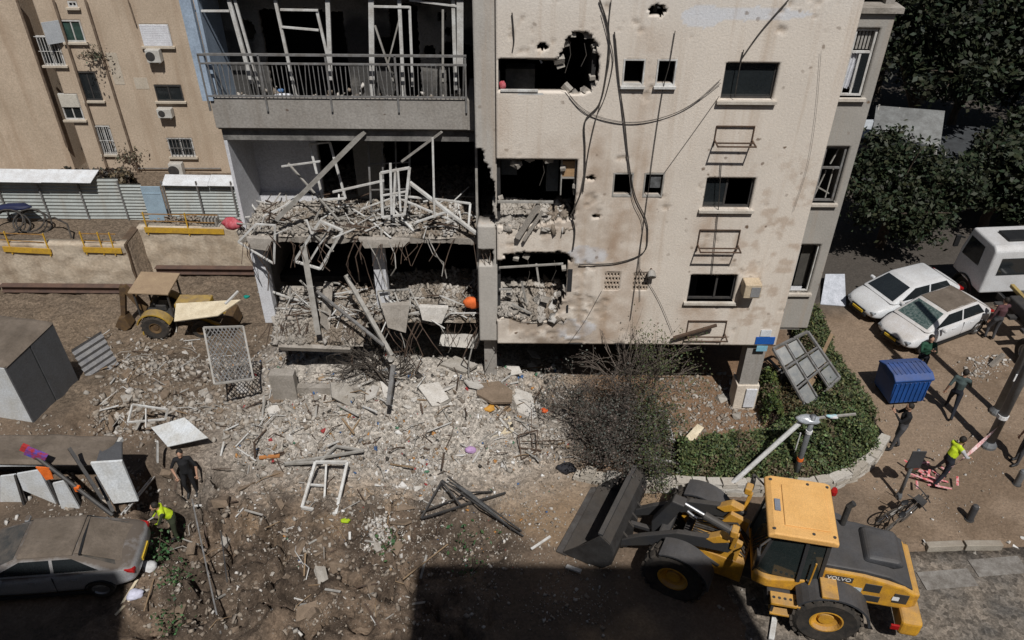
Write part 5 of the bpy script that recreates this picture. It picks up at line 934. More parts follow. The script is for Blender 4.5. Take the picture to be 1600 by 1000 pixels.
# ---------------------------------------------------------------- cars
m_carw = mat('car_white', (.62, .64, .66), (.58, .60, .62), 1.5, .28, 0, 30, dust=.35, spec=.5); m_cars = mat('car_silver', (.42, .43, .44), (.38, .38, .39), 1.5, .3, 0, 30, metal=.35, dust=1.25, spec=.5, dcol=(.135, .11, .09)); m_rimc = mat('alloy_rim', (.3, .3, .3), (.22, .22, .22), 3, .35, metal=.6); m_black = mat('black_trim', (.015, .015, .016), (.02, .02, .02), 3, .5); m_lamp = mat('lamp_glass', (.30, .32, .34), (.1, .1, .1), 8, .15, spec=.6); m_plate = mat('plate_yellow', (.62, .42, .04), (.55, .36, .03), 5, .6); m_crack = mat('cracked_glass', (.03, .06, .055), (.14, .17, .16), 14, .2, spec=.6)
def car(label, loc, rz, body, kind='sedan', rot=None, sc=.9, wind=None, dustroof=None, mudroof=False):
    t = thing('car', label, 'car', loc, rz); 
    if rot: t.rotation_euler = rot
    t.scale = (sc, sc, sc*.94)
    L = 4.5; hw = .89
    # stations: x, bottom, belt height, half width
    if kind == 'sedan': st = [(-2.25, .42, .80, .66), (-2.15, .30, .98, .80), (-1.6, .22, 1.04, .88), (-.6, .2, .98, .90), (.5, .2, .93, .90), (1.3, .22, .86, .88), (1.9, .26, .74, .82), (2.2, .36, .60, .66)]
    else: st = [(-2.1, .45, .85, .68), (-2.02, .30, 1.0, .82), (-1.5, .22, 1.03, .9), (-.5, .2, .98, .91), (.6, .2, .95, .91), (1.4, .22, .90, .88), (1.95, .26, .76, .82), (2.2, .36, .58, .62)]
    bm = bmesh.new(); rings = []
    for x, zb, zt, w in st:
        r = [(w*.86, zb), (w, zb+.14), (w*1.0, (zb+zt)/2), (w*.985, zt-.1), (w*.88, zt), (w*.4, zt+.035)]
        r = r+[(-a, b) for a, b in r[::-1]]; rings.append([bm.verts.new((x, a, b)) for a, b in r])
    for A_, B_ in zip(rings, rings[1:]):
        n = len(A_)
        for i in range(n): bm.faces.new((A_[i], A_[(i+1) % n], B_[(i+1) % n], B_[i]))
    bm.faces.new(rings[0][::-1]); bm.faces.new(rings[-1]); bmesh.ops.recalc_face_normals(bm, faces=bm.faces)
    me = bpy.data.meshes.new('body'); bm.to_mesh(me); bm.free(); me.materials.append(body); me.polygons.foreach_set('use_smooth', [True]*len(me.polygons)); b = bpy.data.objects.new('body', me); COL.objects.link(b); b.parent = t; md = b.modifiers.new('s', 'SUBSURF'); md.levels = 2; md.render_levels = 2
    # greenhouse: base ring on belt, roof ring
    if kind == 'sedan': B0, B1, R0, R1, zr = -1.95, 1.42, -.9, .4, 1.41
    else: B0, B1, R0, R1, zr = -2.0, 1.42, -1.25, .42, 1.46
    zb = .93; wb, wr = .81, .65
    bm = bmesh.new()
    def ring(x0, x1, w, z, k=.12): return [bm.verts.new(p) for p in ((x0, -w*.9, z), (x0+k, -w, z), (x1-k, -w, z), (x1, -w*.88, z), (x1, w*.88, z), (x1-k, w, z), (x0+k, w, z), (x0, w*.9, z))]
    a = ring(B0, B1, wb, zb); c = ring(R0, R1, wr, zr-.03); d = ring(R0+.12, R1-.12, wr*.86, zr+.02)
    for p, s in ((a, c), (c, d)):
        for i in range(8): bm.faces.new((p[i], p[(i+1) % 8], s[(i+1) % 8], s[i]))
    bm.faces.new(d); bmesh.ops.recalc_face_normals(bm, faces=bm.faces)
    me = bpy.data.meshes.new('cabin'); bm.to_mesh(me); bm.free(); me.materials.append(body); g = bpy.data.objects.new('cabin', me); COL.objects.link(g); g.parent = t; md = g.modifiers.new('b', 'BEVEL'); md.width = .07; md.segments = 3; me.polygons.foreach_set('use_smooth', [True]*len(me.polygons))
    wd = wind or m_glass; zl, zu = zb+.06, zr-.07
    def lx(b, r, z): return b+(r-b)*(z-zb)/(zr-.03-zb)
    def ww(z): return wb+(wr-wb)*(z-zb)/(zr-.03-zb)
    def pane(name, pts, nrm, m=m_glass): MB().plate([V(p)+V(nrm)*.012 for p in pts], .01, nrm).build(name, m, t)
    nf = V((.55, 0, .8)).normalized(); pane('windscreen', [(lx(B1, R1, zl), -ww(zl)*.84, zl), (lx(B1, R1, zl), ww(zl)*.84, zl), (lx(B1, R1, zu), ww(zu)*.84, zu), (lx(B1, R1, zu), -ww(zu)*.84, zu)], nf, wd)
    nb = V((-.55, 0, .7)).normalized(); pane('rear_window', [(lx(B0, R0, zl), ww(zl)*.84, zl), (lx(B0, R0, zl), -ww(zl)*.84, zl), (lx(B0, R0, zu), -ww(zu)*.84, zu), (lx(B0, R0, zu), ww(zu)*.84, zu)], nb, wd if dustroof else m_glass)
    for s in (1, -1):
        ns = V((0, s*.9, .38)).normalized(); xm = -.38
        for xa, xb, ra, rb in ((xm+.04, B1-.32, xm+.04, R1-.14), (B0+.42, xm-.04, R0+.1, xm-.04)):
            pane('side_window', [(lx(xa, ra, zl), s*ww(zl), zl), (lx(xb, rb, zl), s*ww(zl), zl), (lx(xb, rb, zu), s*ww(zu), zu), (lx(xa, ra, zu), s*ww(zu), zu)], ns)
        for x in (1.38, -1.36): wheel(t, (x, s*.80, .32), .32, .21, .21, m_rimc, s); arcfender(t, x, .32, .335, 5, 175, s*.86-.055, s*.86+.055, m_black, .035, name='wheel_arch')
        MB().box((.78, s*.98, .98), (.12, .2, .13)).build('mirror', body, t, bevel=.04)
        MB().prism([(2.12, .62), (1.75, .70), (1.72, .62), (2.14, .54)], s*.58-.14, s*.58+.14).build('headlight', m_lamp, t, bevel=.03)
        MB().prism([(-2.2, .84), (-1.98, .92), (-1.95, .80), (-2.22, .72)], s*.62-.16, s*.62+.16).build('tail_light', m_red, t, bevel=.03)
        for xh in (.1, -.85): MB().box((xh, s*.905, .80), (.18, .03, .03)).build('door_handle', body, t, bevel=.01)
        MB().bb(-.385, -.375, s*.893-.015, s*.893+.015, .3, .93).build('door_seam', m_black, t); MB().bb(-1.2, 1.0, s*.88-.03, s*.88+.03, .2, .27).build('side_skirt', m_black, t)
    MB().bb(2.12, 2.23, -.42, .42, .30, .42).build('lower_grille', m_black, t, bevel=.02); MB().bb(2.16, 2.21, -.35, .35, .52, .58).build('grille', m_black, t, bevel=.01); MB().bb(2.20, 2.245, -.26, .26, .43, .52).build('number_plate', m_plate, t)
    MB().bb(-2.27, -2.22, -.26, .26, .55, .66).build('number_plate', m_plate, t)
    if mudroof: mudtop(R0+.05, R1-.05, -wr*.9, wr*.9, zr+.012, t, .02, 6)
    if dustroof:
        for (x0, x1, w, z) in ((R0+.02, R1-.02, wr*.95, zr+.015),): mudtop(x0, x1, -w, w, z, t, .05, 4)
        MB().box((-1.42, 0, 1.215), (1.1, 1.12, .03), Matrix.Rotation(-.42, 3, 'Y')).build('mud_cake', m_mud, t, bevel=.01); MB().bar((-.95, -.6, 1.4), (-1.05, .6, 1.4), .06).build('tear', m_black, t)
    return t
c1 = G(1398, 528); c1 = V((12.95, 21.2, 0)); hd = math.atan2(-.55, -.84)
fw = V((-(16.02-13.48), -(21.76-20.51), 0)).normalized(); sd = V((-fw.y, fw.x, 0))
nose = V((12.45, 20.8, 0)); ctr = nose-fw*1.98; car('white car with cracked windscreen and muddy roof beside the blue bin', (ctr.x, ctr.y, 0), math.atan2(fw.y, fw.x), mat('car_white_muddy', (.64, .65, .67), (.6, .61, .62), 1.5, .28, 0, 30, dust=.5, spec=.5, dcol=(.30, .235, .17)), 'hatch', wind=m_crack, mudroof=True)
fw2 = V((-.93, -.37, 0)).normalized(); nose = V((11.95, 22.45, 0)); ctr = nose-fw2*1.98; car('pale silver white car parked in the shade under the tree', (ctr.x, ctr.y, 0), math.atan2(fw2.y, fw2.x), m_carw, 'hatch')
hd = math.radians(187); ctr = V((-8.75, 12.0, 0))+V((math.cos(hd), math.sin(hd), 0))*2.1
car('crushed silver car covered in brown mud beside the worker in the hole', (ctr.x, ctr.y, .06), hd, m_cars, 'sedan', sc=.94, rot=(0, -.03, hd), wind=mat('dusty_glass', (.05, .05, .048), (.11, .095, .08), 4, .4), dustroof=True)
# ---------------------------------------------------------------- truck under the trees
tw = mat('truck_white', (.60, .61, .62), (.52, .52, .52), 2, .4, 0, 30, dust=.3, spec=.5)
tr = thing('flatbed_truck', 'white cab recovery truck with bare dark chassis parked under the trees', 'truck', (17.2, 22.25, 0), math.radians(95)); tr.scale = (.93,)*3
MB().prism([(.6, .9), (.6, 2.7), (.75, 2.85), (2.15, 2.85), (2.4, 1.9), (2.5, .9)], -1.15, 1.15).build('cab', tw, tr, bevel=.08, seg=3); MB().plate([(2.44, -.98, 1.75), (2.44, .98, 1.75), (2.22, .95, 2.6), (2.22, -.95, 2.6)], .02, (1, 0, .2)).build('windscreen', m_glass, tr)
for s in (1, -1):
    MB().plate([(1.2, s*1.165, 1.75), (2.25, s*1.165, 1.7), (2.05, s*1.165, 2.55), (1.2, s*1.165, 2.55)], .02, (0, s, 0)).build('side_window', m_glass, tr); arcfender(tr, 1.55, .5, .56, 0, 180, s*1.0-.2, s*1.0+.2, m_black, .06, name='wheel_arch')
    for x in (1.55, -2.4, -3.3): wheel(tr, (x, s*.98, .5), .5, .3, .28, m_rimc, s)
    MB().bar((2.3, s*1.2, 2.3), (2.45, s*1.35, 2.3), .05).build('mirror_arm', m_black, tr); MB().box((2.45, s*1.38, 2.1), (.1, .2, .5)).build('mirror', m_black, tr, bevel=.03); MB().bb(-4.6, .5, s*.45-.06, s*.45+.06, .75, 1.0).build('chassis_rail', m_dark, tr)
MB().plate([(.58, -.8, 1.7), (.58, .8, 1.7), (.58, .8, 2.4), (.58, -.8, 2.4)], .02, (-1, 0, 0)).build('rear_window', m_glass, tr); MB().bb(1.0, 1.7, -.5, .5, 2.85, 2.95).build('roof_hatch', m_black, tr, bevel=.03)
for i in range(6): MB().bb(-4.4+i*.8, -4.2+i*.8, -1.1, 1.1, 1.0, 1.1).build('cross_member', m_dark, tr)
MB().bb(-1.3, -.3, -1.05, -.55, .5, .98).build('fuel_tank', mat('dull_alu', (.22, .22, .22), (.16, .16, .16), 3, .4, metal=.5), tr, bevel=.08); MB().bar((-4.4, .35, 1.3), (.2, .35, 1.5), .14).build('boom', mat('dull_yellow', (.36, .27, .10), (.28, .2, .08), 4, .7), tr, bevel=.02); MB().bb(-1.6, -.4, .1, .8, 1.1, 1.5).build('winch', m_dark, tr, bevel=.05); MB().bb(-3.9, -1.8, -1.0, -.2, 1.1, 1.16).build('deck_plate', mat('dull_alu', (.22, .22, .22)), tr)
# ---------------------------------------------------------------- backhoe in the pit
bh = thing('backhoe_loader', 'old yellow backhoe with canopy roof standing in the pit', 'backhoe', (-14.25, 26.2, -3.5), 0); bh.scale = (.84,)*3
m_oldy = mat('old_yellow', (.44, .28, .03), (.22, .14, .04), 3, .75, .3, 30, dust=.45); m_rusty = mat('rusty_arm', (.13, .08, .035), (.07, .045, .028), 4, .85, .3, 30)
for s in (1, -1): wheel(bh, (0, s*.85, .66), .66, .42, .3, m_rusty, s, 16); wheel(bh, (2.1, s*.8, .45), .45, .3, .22, m_rusty, s)
MB().bb(-.6, 2.6, -.4, .4, .6, 1.1).build('chassis', m_dark, bh, bevel=.03); MB().bb(.9, 2.5, -.45, .45, 1.1, 1.65).build('hood', m_oldy, bh, bevel=.06)
for s in (1, -1): arcfender(bh, 0, .66, .78, 20, 165, min(s*.6, s*1.08), max(s*.6, s*1.08), m_oldy, .06)
MB().plate([(-.85, -.85, 2.62), (1.0, -.85, 2.55), (1.0, .85, 2.6), (-.85, .85, 2.68)], .09, (0, 0, 1)).build('canopy', mat('dusty_tan_roof', (.34, .25, .16), (.28, .2, .13), 2, .9, .2), bh, bevel=.02)
for x in (-.7, .85):
    for y in (-.65, .65): MB().bar((x, y, 1.1), (x, y, 2.55), .07).build('canopy_post', m_dark, bh)
MB().bb(-.1, .4, -.25, .25, 1.15, 1.45).bb(-.18, -.08, -.25, .25, 1.45, 1.9).build('seat', m_dark, bh, bevel=.04); MB().bb(-.6, .85, -.6, .6, 1.0, 1.12).build('platform', m_dark, bh)
MB().prism([(-.7, .9), (-.6, 1.2), (-1.35, 2.45), (-1.55, 2.3), (-1.0, 1.2)], -.14, .14).build('boom', m_rusty, bh, bevel=.02); MB().prism([(-1.6, 2.45), (-1.35, 2.3), (-1.8, .6), (-2.0, .65)], -.12, .12).build('dipper_arm', m_rusty, bh, bevel=.02); MB().prism([(-1.75, .75), (-2.05, .7), (-2.35, .2), (-1.95, -.1), (-1.6, .15)], -.3, .3).build('digging_bucket', m_rusty, bh, bevel=.02)
MB().tube([(-.75, .22, 1.1), (-1.25, .22, 2.0)], .06, 8).build('boom_cylinder', m_dark, bh); MB().bar((-.55, -.5, .9), (-.8, -.7, .05), .14).build('stabiliser_leg', m_oldy, bh); MB().bar((-.55, .5, .9), (-.8, .7, .05), .14).build('stabiliser_leg', m_oldy, bh); MB().prism([(2.9, .05), (3.1, .9), (3.4, .7), (3.5, .05)], -.9, .9).build('front_bucket', m_rusty, bh); MB().bar((1.2, .5, 1.3), (2.95, .5, .5), .12).build('loader_arm', m_oldy, bh); MB().bar((1.2, -.5, 1.3), (2.95, -.5, .5), .12).build('loader_arm', m_oldy, bh)
# ================================================================ fittings on the facade
def wallcable(pts, r, label, y=BY-.05, m=None, name='cable'):
    P_ = [W(px, py, y) for px, py in pts]; o0 = P_[0].copy(); S_ = []
    for i in range(len(P_)-1):      # Catmull-Rom
        p0, p1, p2, p3 = P_[max(i-1, 0)], P_[i], P_[i+1], P_[min(i+2, len(P_)-1)]
        for k in range(5):
            t = k/5; S_.append(.5*((2*p1)+(p2-p0)*t+(2*p0-5*p1+4*p2-p3)*t*t+(3*p1-p0-3*p2+p3)*t**3)-o0)
    S_.append(P_[-1]-o0); o = MB().tube(S_, r*.68, 5).build(name, m or m_cable); o.location = o0; return tag(o, label, 'cable')
m_cabl2 = mat('grey_cable', (.16, .14, .125), (.1, .09, .08), 5, .8)
for a in (([(937, 0), (948, 35), (952, 70), (945, 130), (935, 165), (914, 190), (914, 235), (911, 290), (893, 335)], .028, 'thick dark cable bundle swinging down beside the holed top window'), ([(955, 0), (951, 50), (958, 95), (946, 150), (931, 185), (919, 240), (911, 300)], .016, 'dark cable twisted alongside the thick bundle'), ([(940, 20), (953, 80), (943, 140), (928, 200), (917, 250), (905, 310)], .012, 'thin dark cable inside the swinging bundle'),
          ([(960, 50), (966, 120), (976, 190), (982, 250), (992, 305), (1008, 340), (1012, 365), (1005, 395), (962, 411), (905, 413)], .022, 'dark cable looping down past the small windows to the pale patch'), ([(962, 60), (970, 150), (980, 240), (988, 310), (1004, 350), (1000, 400), (1000, 470)], .012, 'thin dark cable following the looping one to the vents'),
          ([(880, 135), (905, 165), (935, 182), (985, 191), (1040, 182), (1085, 160), (1126, 124)], .011, 'thin cable sagging between the top windows'), ([(890, 150), (915, 175), (960, 190), (1010, 190), (1070, 170), (1126, 130)], .010, 'second thin cable sagging below the first one'), ([(1055, 48), (1046, 100), (1036, 140), (1022, 230), (1010, 320), (996, 420), (985, 500)], .014, 'straight grey service cable running down past the vents'), ([(1232, 0), (1190, 48), (1160, 90)], .026, 'thick dark cable dropping diagonally to the top right window'), ([(1124, 150), (1085, 205), (1038, 270)], .012, 'thin diagonal cable below the top right window'), ([(1000, 420), (1030, 470), (1052, 522)], .011, 'thin cable slanting from the floodlight to the ground floor edge'),
          ([(1283, 80), (1275, 180), (1262, 260), (1240, 330)], .006, 'fine wire along the right edge of the wing'), ([(800, 20), (803, 60), (801, 78)], .022, 'short dark cable end above the holed window'), ([(940, 455), (915, 500), (890, 535)], .012, 'pale rope slanting over the lowest pale patch'), ([(1127, 255), (1122, 330), (1115, 400), (1112, 430)], .016, 'rusty conduit between the two lower right windows'), ([(1162, 78), (1155, 110), (1148, 152)], .018, 'rusty rod across the top right window'), ([(892, 335), (898, 360), (895, 390)], .03, 'dark torn cable end beside the middle breach')): wallcable(a[0], a[1], a[2], m=m_cabl2 if a[1] < .013 else None)
m_rust = mat('rust_brown', (.12, .075, .05), (.07, .048, .036), 6, .85)
def acbracket(px0, py0, px1, py1, label):
    A_, B_ = W(px0, py0, BY), W(px1, py1, BY); w = B_.x-A_.x; o0 = V((A_.x, BY-.02, B_.z)); t = thing('air_conditioner_bracket', label, 'bracket', o0); h = A_.z-B_.z
    for x in (0, w): MB().bar((x, 0, h), (x, 0, 0), .025).build('upright', m_rust, t); MB().bar((x, 0, h*.3), (x, -.4, h*.3), .03).build('arm', m_rust, t)
    MB().bar((0, -.38, h*.3), (w, -.38, h*.3), .03).build('rail', m_rust, t); MB().bar((0, -.02, h), (w, -.02, h), .025).build('rail', m_rust, t); MB().bar((0, -.2, h*.3+.01), (w, -.2, h*.3+.01), .03).build('rail', m_rust, t)
acbracket(1120, 196, 1173, 228, 'empty rusty air conditioner bracket below the top right window'); acbracket(1094, 358, 1150, 392, 'empty rusty air conditioner bracket below the middle right window'); acbracket(1076, 500, 1130, 528, 'bent rusty air conditioner bracket below the lowest right window')
q = MB().bar(W(1052, 528, BY-.15), W(1120, 508, BY-.25), .09, .05); tag(q.build('rusty_bar', m_rust), 'rusty flat bar slanting off the lowest bracket', 'bar')
A_ = W(1171, 444, BY); t = thing('air_conditioner', 'small cream window air conditioner box on the wing beside the lowest window', 'air conditioner', (A_.x, BY, A_.z))
MB().bb(-.22, .22, -.38, -.002, -.2, .22).build('casing', mat('cream_metal', (.52, .43, .31), (.44, .35, .24), 4, .6), t, bevel=.02); MB().bb(-.05, .19, -.395, -.38, -.15, .15).build('grille', mat('mid_grey', (.25, .25, .25)), t)
A_ = W(1017, 422, BY); t = thing('floodlight', 'grey floodlight on the wing beside the vent blocks', 'lamp', (A_.x, BY-.01, A_.z)); MB().lathe([(.03, 0), (.09, .05), (.12, .2), (.11, .22)], 16, Matrix.Translation((0, -.05, .05)) @ Matrix.Rotation(math.radians(125), 4, 'X')).build('housing', m_aludk, t); MB().bar((0, 0, .05), (0, -.12, .05), .04).build('bracket', m_rust, t)
def signplate(name, px0, py0, px1, py1, m, label):
    A_, B_ = W(px0, py0, BY-.03), W(px1, py1, BY-.03); o = MB().bb(A_.x, B_.x, 0, .02, B_.z, A_.z).build(name, m); o.location = (0, BY-.03, 0); return tag(o, label, 'sign')
signplate('street_sign', 1182, 527, 1209, 538, mat('sign_blue', (.02, .11, .42), (.02, .1, .38), 3, .4), 'blue street name plate on the corner of the wing'); signplate('number_sign', 1190, 516, 1204, 526, mat('sign_white', (.7, .72, .76)), 'small white plate above the blue street plate'); signplate('number_sign', 1183, 541, 1198, 549, mat('sign_cyan', (.22, .45, .58), (.2, .4, .52), 3, .4), 'small pale blue plate below the blue street plate')
# ================================================================ street furniture
m_pole = mat('galvanised_pole', (.19, .20, .21), (.14, .145, .15), 3, .5, .05, 30, metal=.3); m_polew = mat('white_pole', (.62, .62, .62), (.5, .49, .47), 4, .5, .1)
def pole(base, h, r, label, m=m_pole, extra=None):
    t = thing('street_pole', label, 'pole', (base.x, base.y, h1(base.x, base.y))); MB().tube([(0, 0, -.1), (0, 0, h)], [r, r*.8], 14).build('shaft', m, t, smooth=True); MB().lathe([(r*1.7, 0), (r*1.7, .08), (r*1.1, .2)], 14).build('base_collar', m, t); return t
t = pole(G(1543, 697), 7.5, .13, 'thick grey street pole with the red and white tape tied to it'); MB().lathe([(.145, 1.1), (.145, 1.22)], 14).build('band', mat('white_paint', (.8, .8, .8)), t)
t = pole(G(1556, 645), 7.5, .12, 'grey street pole behind the taped one with a pale sticker'); MB().bb(-.07, .07, -.135, -.11, 1.35, 1.6).build('sticker', mat('white_paint', (.8, .8, .8)), t)
b = G(1403, 778); tp = W(1440, 703, b.y); t = pole(b, tp.z, .05, 'dark sign post standing by the bicycles'); MB().box((0, -.06, tp.z-.3), (.36, .03, .6)).build('sign_plate', m_lgrey, t, bevel=.01)
for px, py, lab in ((1514, 812, 'short dark bollard on the bare pavement'), (1588, 757, 'short grey bollard near the man at the pavement edge')):
    b = G(px, py); t = thing('bollard', lab, 'bollard', b); MB().lathe([(.09, 0), (.09, .48), (.07, .54), (.02, .56)], 16).build('post', m_lgrey if px < 1550 else m_pole, t); MB().lathe([(.12, 0), (.12, .03)], 16).build('foot', m_dark, t)
# grey post with a snapped white lamp arm resting on it, plastic caught on top
b = G(1238, 756); t = pole(b, 2.5, .08, 'blue grey post behind the stone wall carrying a snapped lamp arm'); MB().lathe([(.085, .9), (.085, 1.0)], 14).build('reflector', mat('orange_sign', (.75, .17, .03)), t); MB().lathe([(.085, 1.9), (.086, 2.0)], 14).build('reflector', mat('white_paint', (.8, .8, .8)), t)
A_, B_ = G(1142, 757, .35), W(1256, 655, 14.85); C_ = W(1337, 647, 14.95); t = thing('snapped_lamp_arm', 'white snapped lamp arm leaning on the blue grey post', 'lamp arm', A_); MB().tube([(0, 0, 0), B_-A_], .065, 10).build('arm', m_polew, t); MB().bar(B_-A_, C_-A_, .05, .05).build('outreach', m_aludk, t); MB().box(V((0, 0, 0)), (.28, .12, .1), Matrix.Rotation(-.6, 3, 'Y')).build('lamp_head', m_lgrey, t, bevel=.02)
lump('plastic_sheet', W(1262, 655, 14.8), (.62, .3, .2), mat('clear_plastic', (.36, .38, .41), (.28, .3, .32), 7, .25, spec=.6), 'crumpled clear plastic caught on top of the blue grey post', 'plastic', 21)
lump('cloth_scrap', W(1300, 651, 14.85), (.3, .14, .12), mat('cyan_cloth', (.25, .55, .6), (.6, .5, .5), 8, .7), 'small cyan and white scrap on the snapped lamp arm', 'scrap', 22)
o = MB().tube([(0, 0, 0), (0, 0, 1.5)], .02, 6).build('white_stake', m_polew); o.location = G(1232, 738); tag(o, 'thin white stake in the hedge beside the blue grey post', 'stake')
# blue wheeled container
m_blue = mat('blue_plastic', (.012, .07, .27), (.01, .055, .2), 2, .5, .05, 30, dust=.25); t = thing('waste_container', 'blue ribbed waste container at the end of the hedge', 'waste container', (11.82, 18.4, .02), math.radians(6)); t.scale = (.84, .95, .9)
MB().prism([(-.62, .12), (.62, .12), (.7, 1.05), (-.7, 1.05)], -.55, .5).build('tub', m_blue, t, bevel=.04); MB().prism([(-.58, 1.05), (.52, 1.05), (.5, 1.12), (.1, 1.28), (-.4, 1.28), (-.6, 1.14)], -.73, .73, 'x').build('lid', m_blue, t, bevel=.03)
for i in range(8): x = -.6+i*.17; MB().bb(x-.025, x+.025, -.42, .15, 1.275, 1.3).build('lid_rib', m_blue, t); MB().bb(x-.02, x+.02, -.58, -.548, .2, 1.0).build('tub_rib', m_blue, t)
for x in (-.5, .5):
    for y in (-.4, .4): MB().lathe([(.09, -.03), (.09, .03)], 12, Matrix.Translation((x, y, .09)) @ Matrix.Rotation(math.pi/2, 4, 'X')).build('caster', m_tyre, t)
# bicycles
def bicycle(label, loc, rz, m, lean=0):
    t = thing('bicycle', label, 'bicycle', loc, rz); t.rotation_euler = (lean, 0, rz); R_ = .34; hubs = ((-.52, R_), (.53, R_))
    for x, z in hubs:
        w = MB().tube([(x+R_*math.cos(a*math.pi/14), 0, z+R_*math.sin(a*math.pi/14)) for a in range(29)], .02, 6).build('wheel', m_tyre, t); k = MB()
        for a in range(14): k.bar((x, 0, z), (x+.31*math.cos(a*math.pi/7), 0, z+.31*math.sin(a*math.pi/7)), .005)
        k.tube([(x, -.05, z), (x, .05, z)], .025, 8); k.build('spokes', m_chrome, w)
    f = MB(); bb, seat, head = (-.06, 0, .30), (-.2, 0, .82), (.36, 0, .80)
    for a, b in ((bb, seat), (bb, head), ((-.17, 0, .74), head), (bb, (-.52, 0, R_)), ((-.18, 0, .72), (-.52, 0, R_)), (head, (.53, 0, R_)), (head, (.33, 0, .98))): f.tube([a, b], .018, 6)
    f.build('frame', m, t); MB().tube([(.28, -.28, 1.0), (.34, -.1, .99), (.34, .1, .99), (.28, .28, 1.0)], .015, 6).build('handlebar', m_dark, t); MB().ell((-.22, 0, .86), (.13, .07, .035)).build('saddle', m_black, t); MB().lathe([(.09, -.01), (.09, .01)], 14, Matrix.Translation((-.06, .03, .30)) @ Matrix.Rotation(math.pi/2, 4, 'X')).build('chainring', m_chrome, t); MB().bb(.36, .56, -.13, .13, .82, 1.0).build('basket', m_dark, t) if 'basket' in label else None
    return t
bicycle('silver bicycle with front basket leaning by the sign post', (9.75, 13.25, 0), math.radians(35), m_chrome, .18); bicycle('dark bicycle propped behind the silver one', (10.0, 13.65, 0), math.radians(25), m_aludk, .22)
p = OG(1410, 762); lump('green_bag', p+V((0, 0, .85)), (.35, .3, .55), mat('green_cloth', (.02, .10, .06), (.25, .03, .03), 7, .8), 'green and dark red bag hung on the sign post by the bicycles', 'bag', 31)
# red and white barrier tape
m_tape = mat('tape_pink', (.68, .56, .55), (.6, .25, .24), 9, .5); m_tred = mat('tape_red', (.55, .05, .06), (.65, .45, .45), 12, .6)
A_, B_ = W(1566, 660, G(1543, 697).y), G(1487, 730, 1.0); o = MB(); n = 16
for i in range(n):
    a, b = A_.lerp(B_, i/n), A_.lerp(B_, (i+1)/n); a, b = a-V((0, 0, .12*math.sin(math.pi*i/n))), b-V((0, 0, .12*math.sin(math.pi*(i+1)/n))); t0, t1 = i*.25, (i+1)*.25
    u0, u1 = V((0, -math.sin(t0), math.cos(t0)))*.055, V((0, -math.sin(t1), math.cos(t1)))*.055; o.add([a-u0, b-u1, b+u1, a+u0], [(0, 1, 2, 3)])
tag(o.build('barrier_tape', m_tape), 'pale barrier tape stretched from the taped pole to the vest worker', 'tape'); q = MB(); r = random.Random(5)
for i in range(26):
    a = OG(r.gauss(1447, 16), r.gauss(750, 7))+V((0, 0, .05+r.random()*.2)); d = V((r.gauss(0, .2), r.gauss(0, .2), r.gauss(0, .1))); q.bar(a, a+d, .06, .006)
tag(q.build('tape_tangle', m_tred), 'tangled heap of red and white tape on the pavement', 'tape')
o = MB().bar((0, 0, 0), (.28, .05, .45), .12).build('stump', m_conc); o.location = G(1548, 572); tag(o, 'short leaning concrete stump by the white plaster heap', 'stump')
# ---------------------------------------------------------------- stone wall of the front garden
wl = [V(p) for p in ((1.75, 14.95, 0), (2.3, 14.72, 0), (3.5, 14.5, 0), (5.0, 14.42, 0), (6.5, 14.4, 0), (7.8, 14.42, 0), (8.6, 14.6, 0), (9.3, 14.95, 0), (9.95, 15.45, 0), (10.45, 16.05, 0))]
gw = thing('stone_wall', 'low pale stone wall curving round the front garden hedge', 'wall'); m_st = [mat('garden_stone_%d' % i, c, tuple(q*.8 for q in c), 4, .9, .5, 22, dust=.3) for i, c in enumerate(((.50, .46, .40), (.44, .40, .34), (.56, .53, .48)))]
stones = []
for i in range(9):
    bm = bmesh.new(); bmesh.ops.create_cube(bm, size=1); r = random.Random(i); bmesh.ops.subdivide_edges(bm, edges=bm.edges, cuts=1)
    for v in bm.verts: v.co += V((r.uniform(-.05, .05), r.uniform(-.05, .05), r.uniform(-.05, .05)))
    me = bpy.data.meshes.new('stone'); bm.to_mesh(me); bm.free(); me.materials.append(m_st[i % 3]); stones.append(me)
dist = [0]
for a, b in zip(wl, wl[1:]): dist.append(dist[-1]+(b-a).length)
def along(s):
    for i in range(len(wl)-1):
        if s <= dist[i+1]: t = (s-dist[i])/(dist[i+1]-dist[i]); return wl[i].lerp(wl[i+1], t), (wl[i+1]-wl[i]).normalized()
    return wl[-1].copy(), (wl[-1]-wl[-2]).normalized()
r = random.Random(8)
for course in range(3):
    s = .15*course
    while s < dist[-1]-.2:
        l = r.uniform(.26, .5); p, d = along(s+l/2); s += l
        if (course == 2 and r.random() < .12 and p.x < 5) or (p.x < 2.4 and course > 0 and r.random() < .5): continue
        o = bpy.data.objects.new('stone', r.choice(stones)); COL.objects.link(o); o.parent = gw; o.location = (p.x+r.uniform(-.02, .02), p.y+r.uniform(-.02, .02), .07+course*.15+r.uniform(-.01, .01)); o.scale = ((l-.015), .26, .142); o.rotation_euler = (r.gauss(0, .03), r.gauss(0, .03), math.atan2(d.y, d.x)+r.gauss(0, .03))
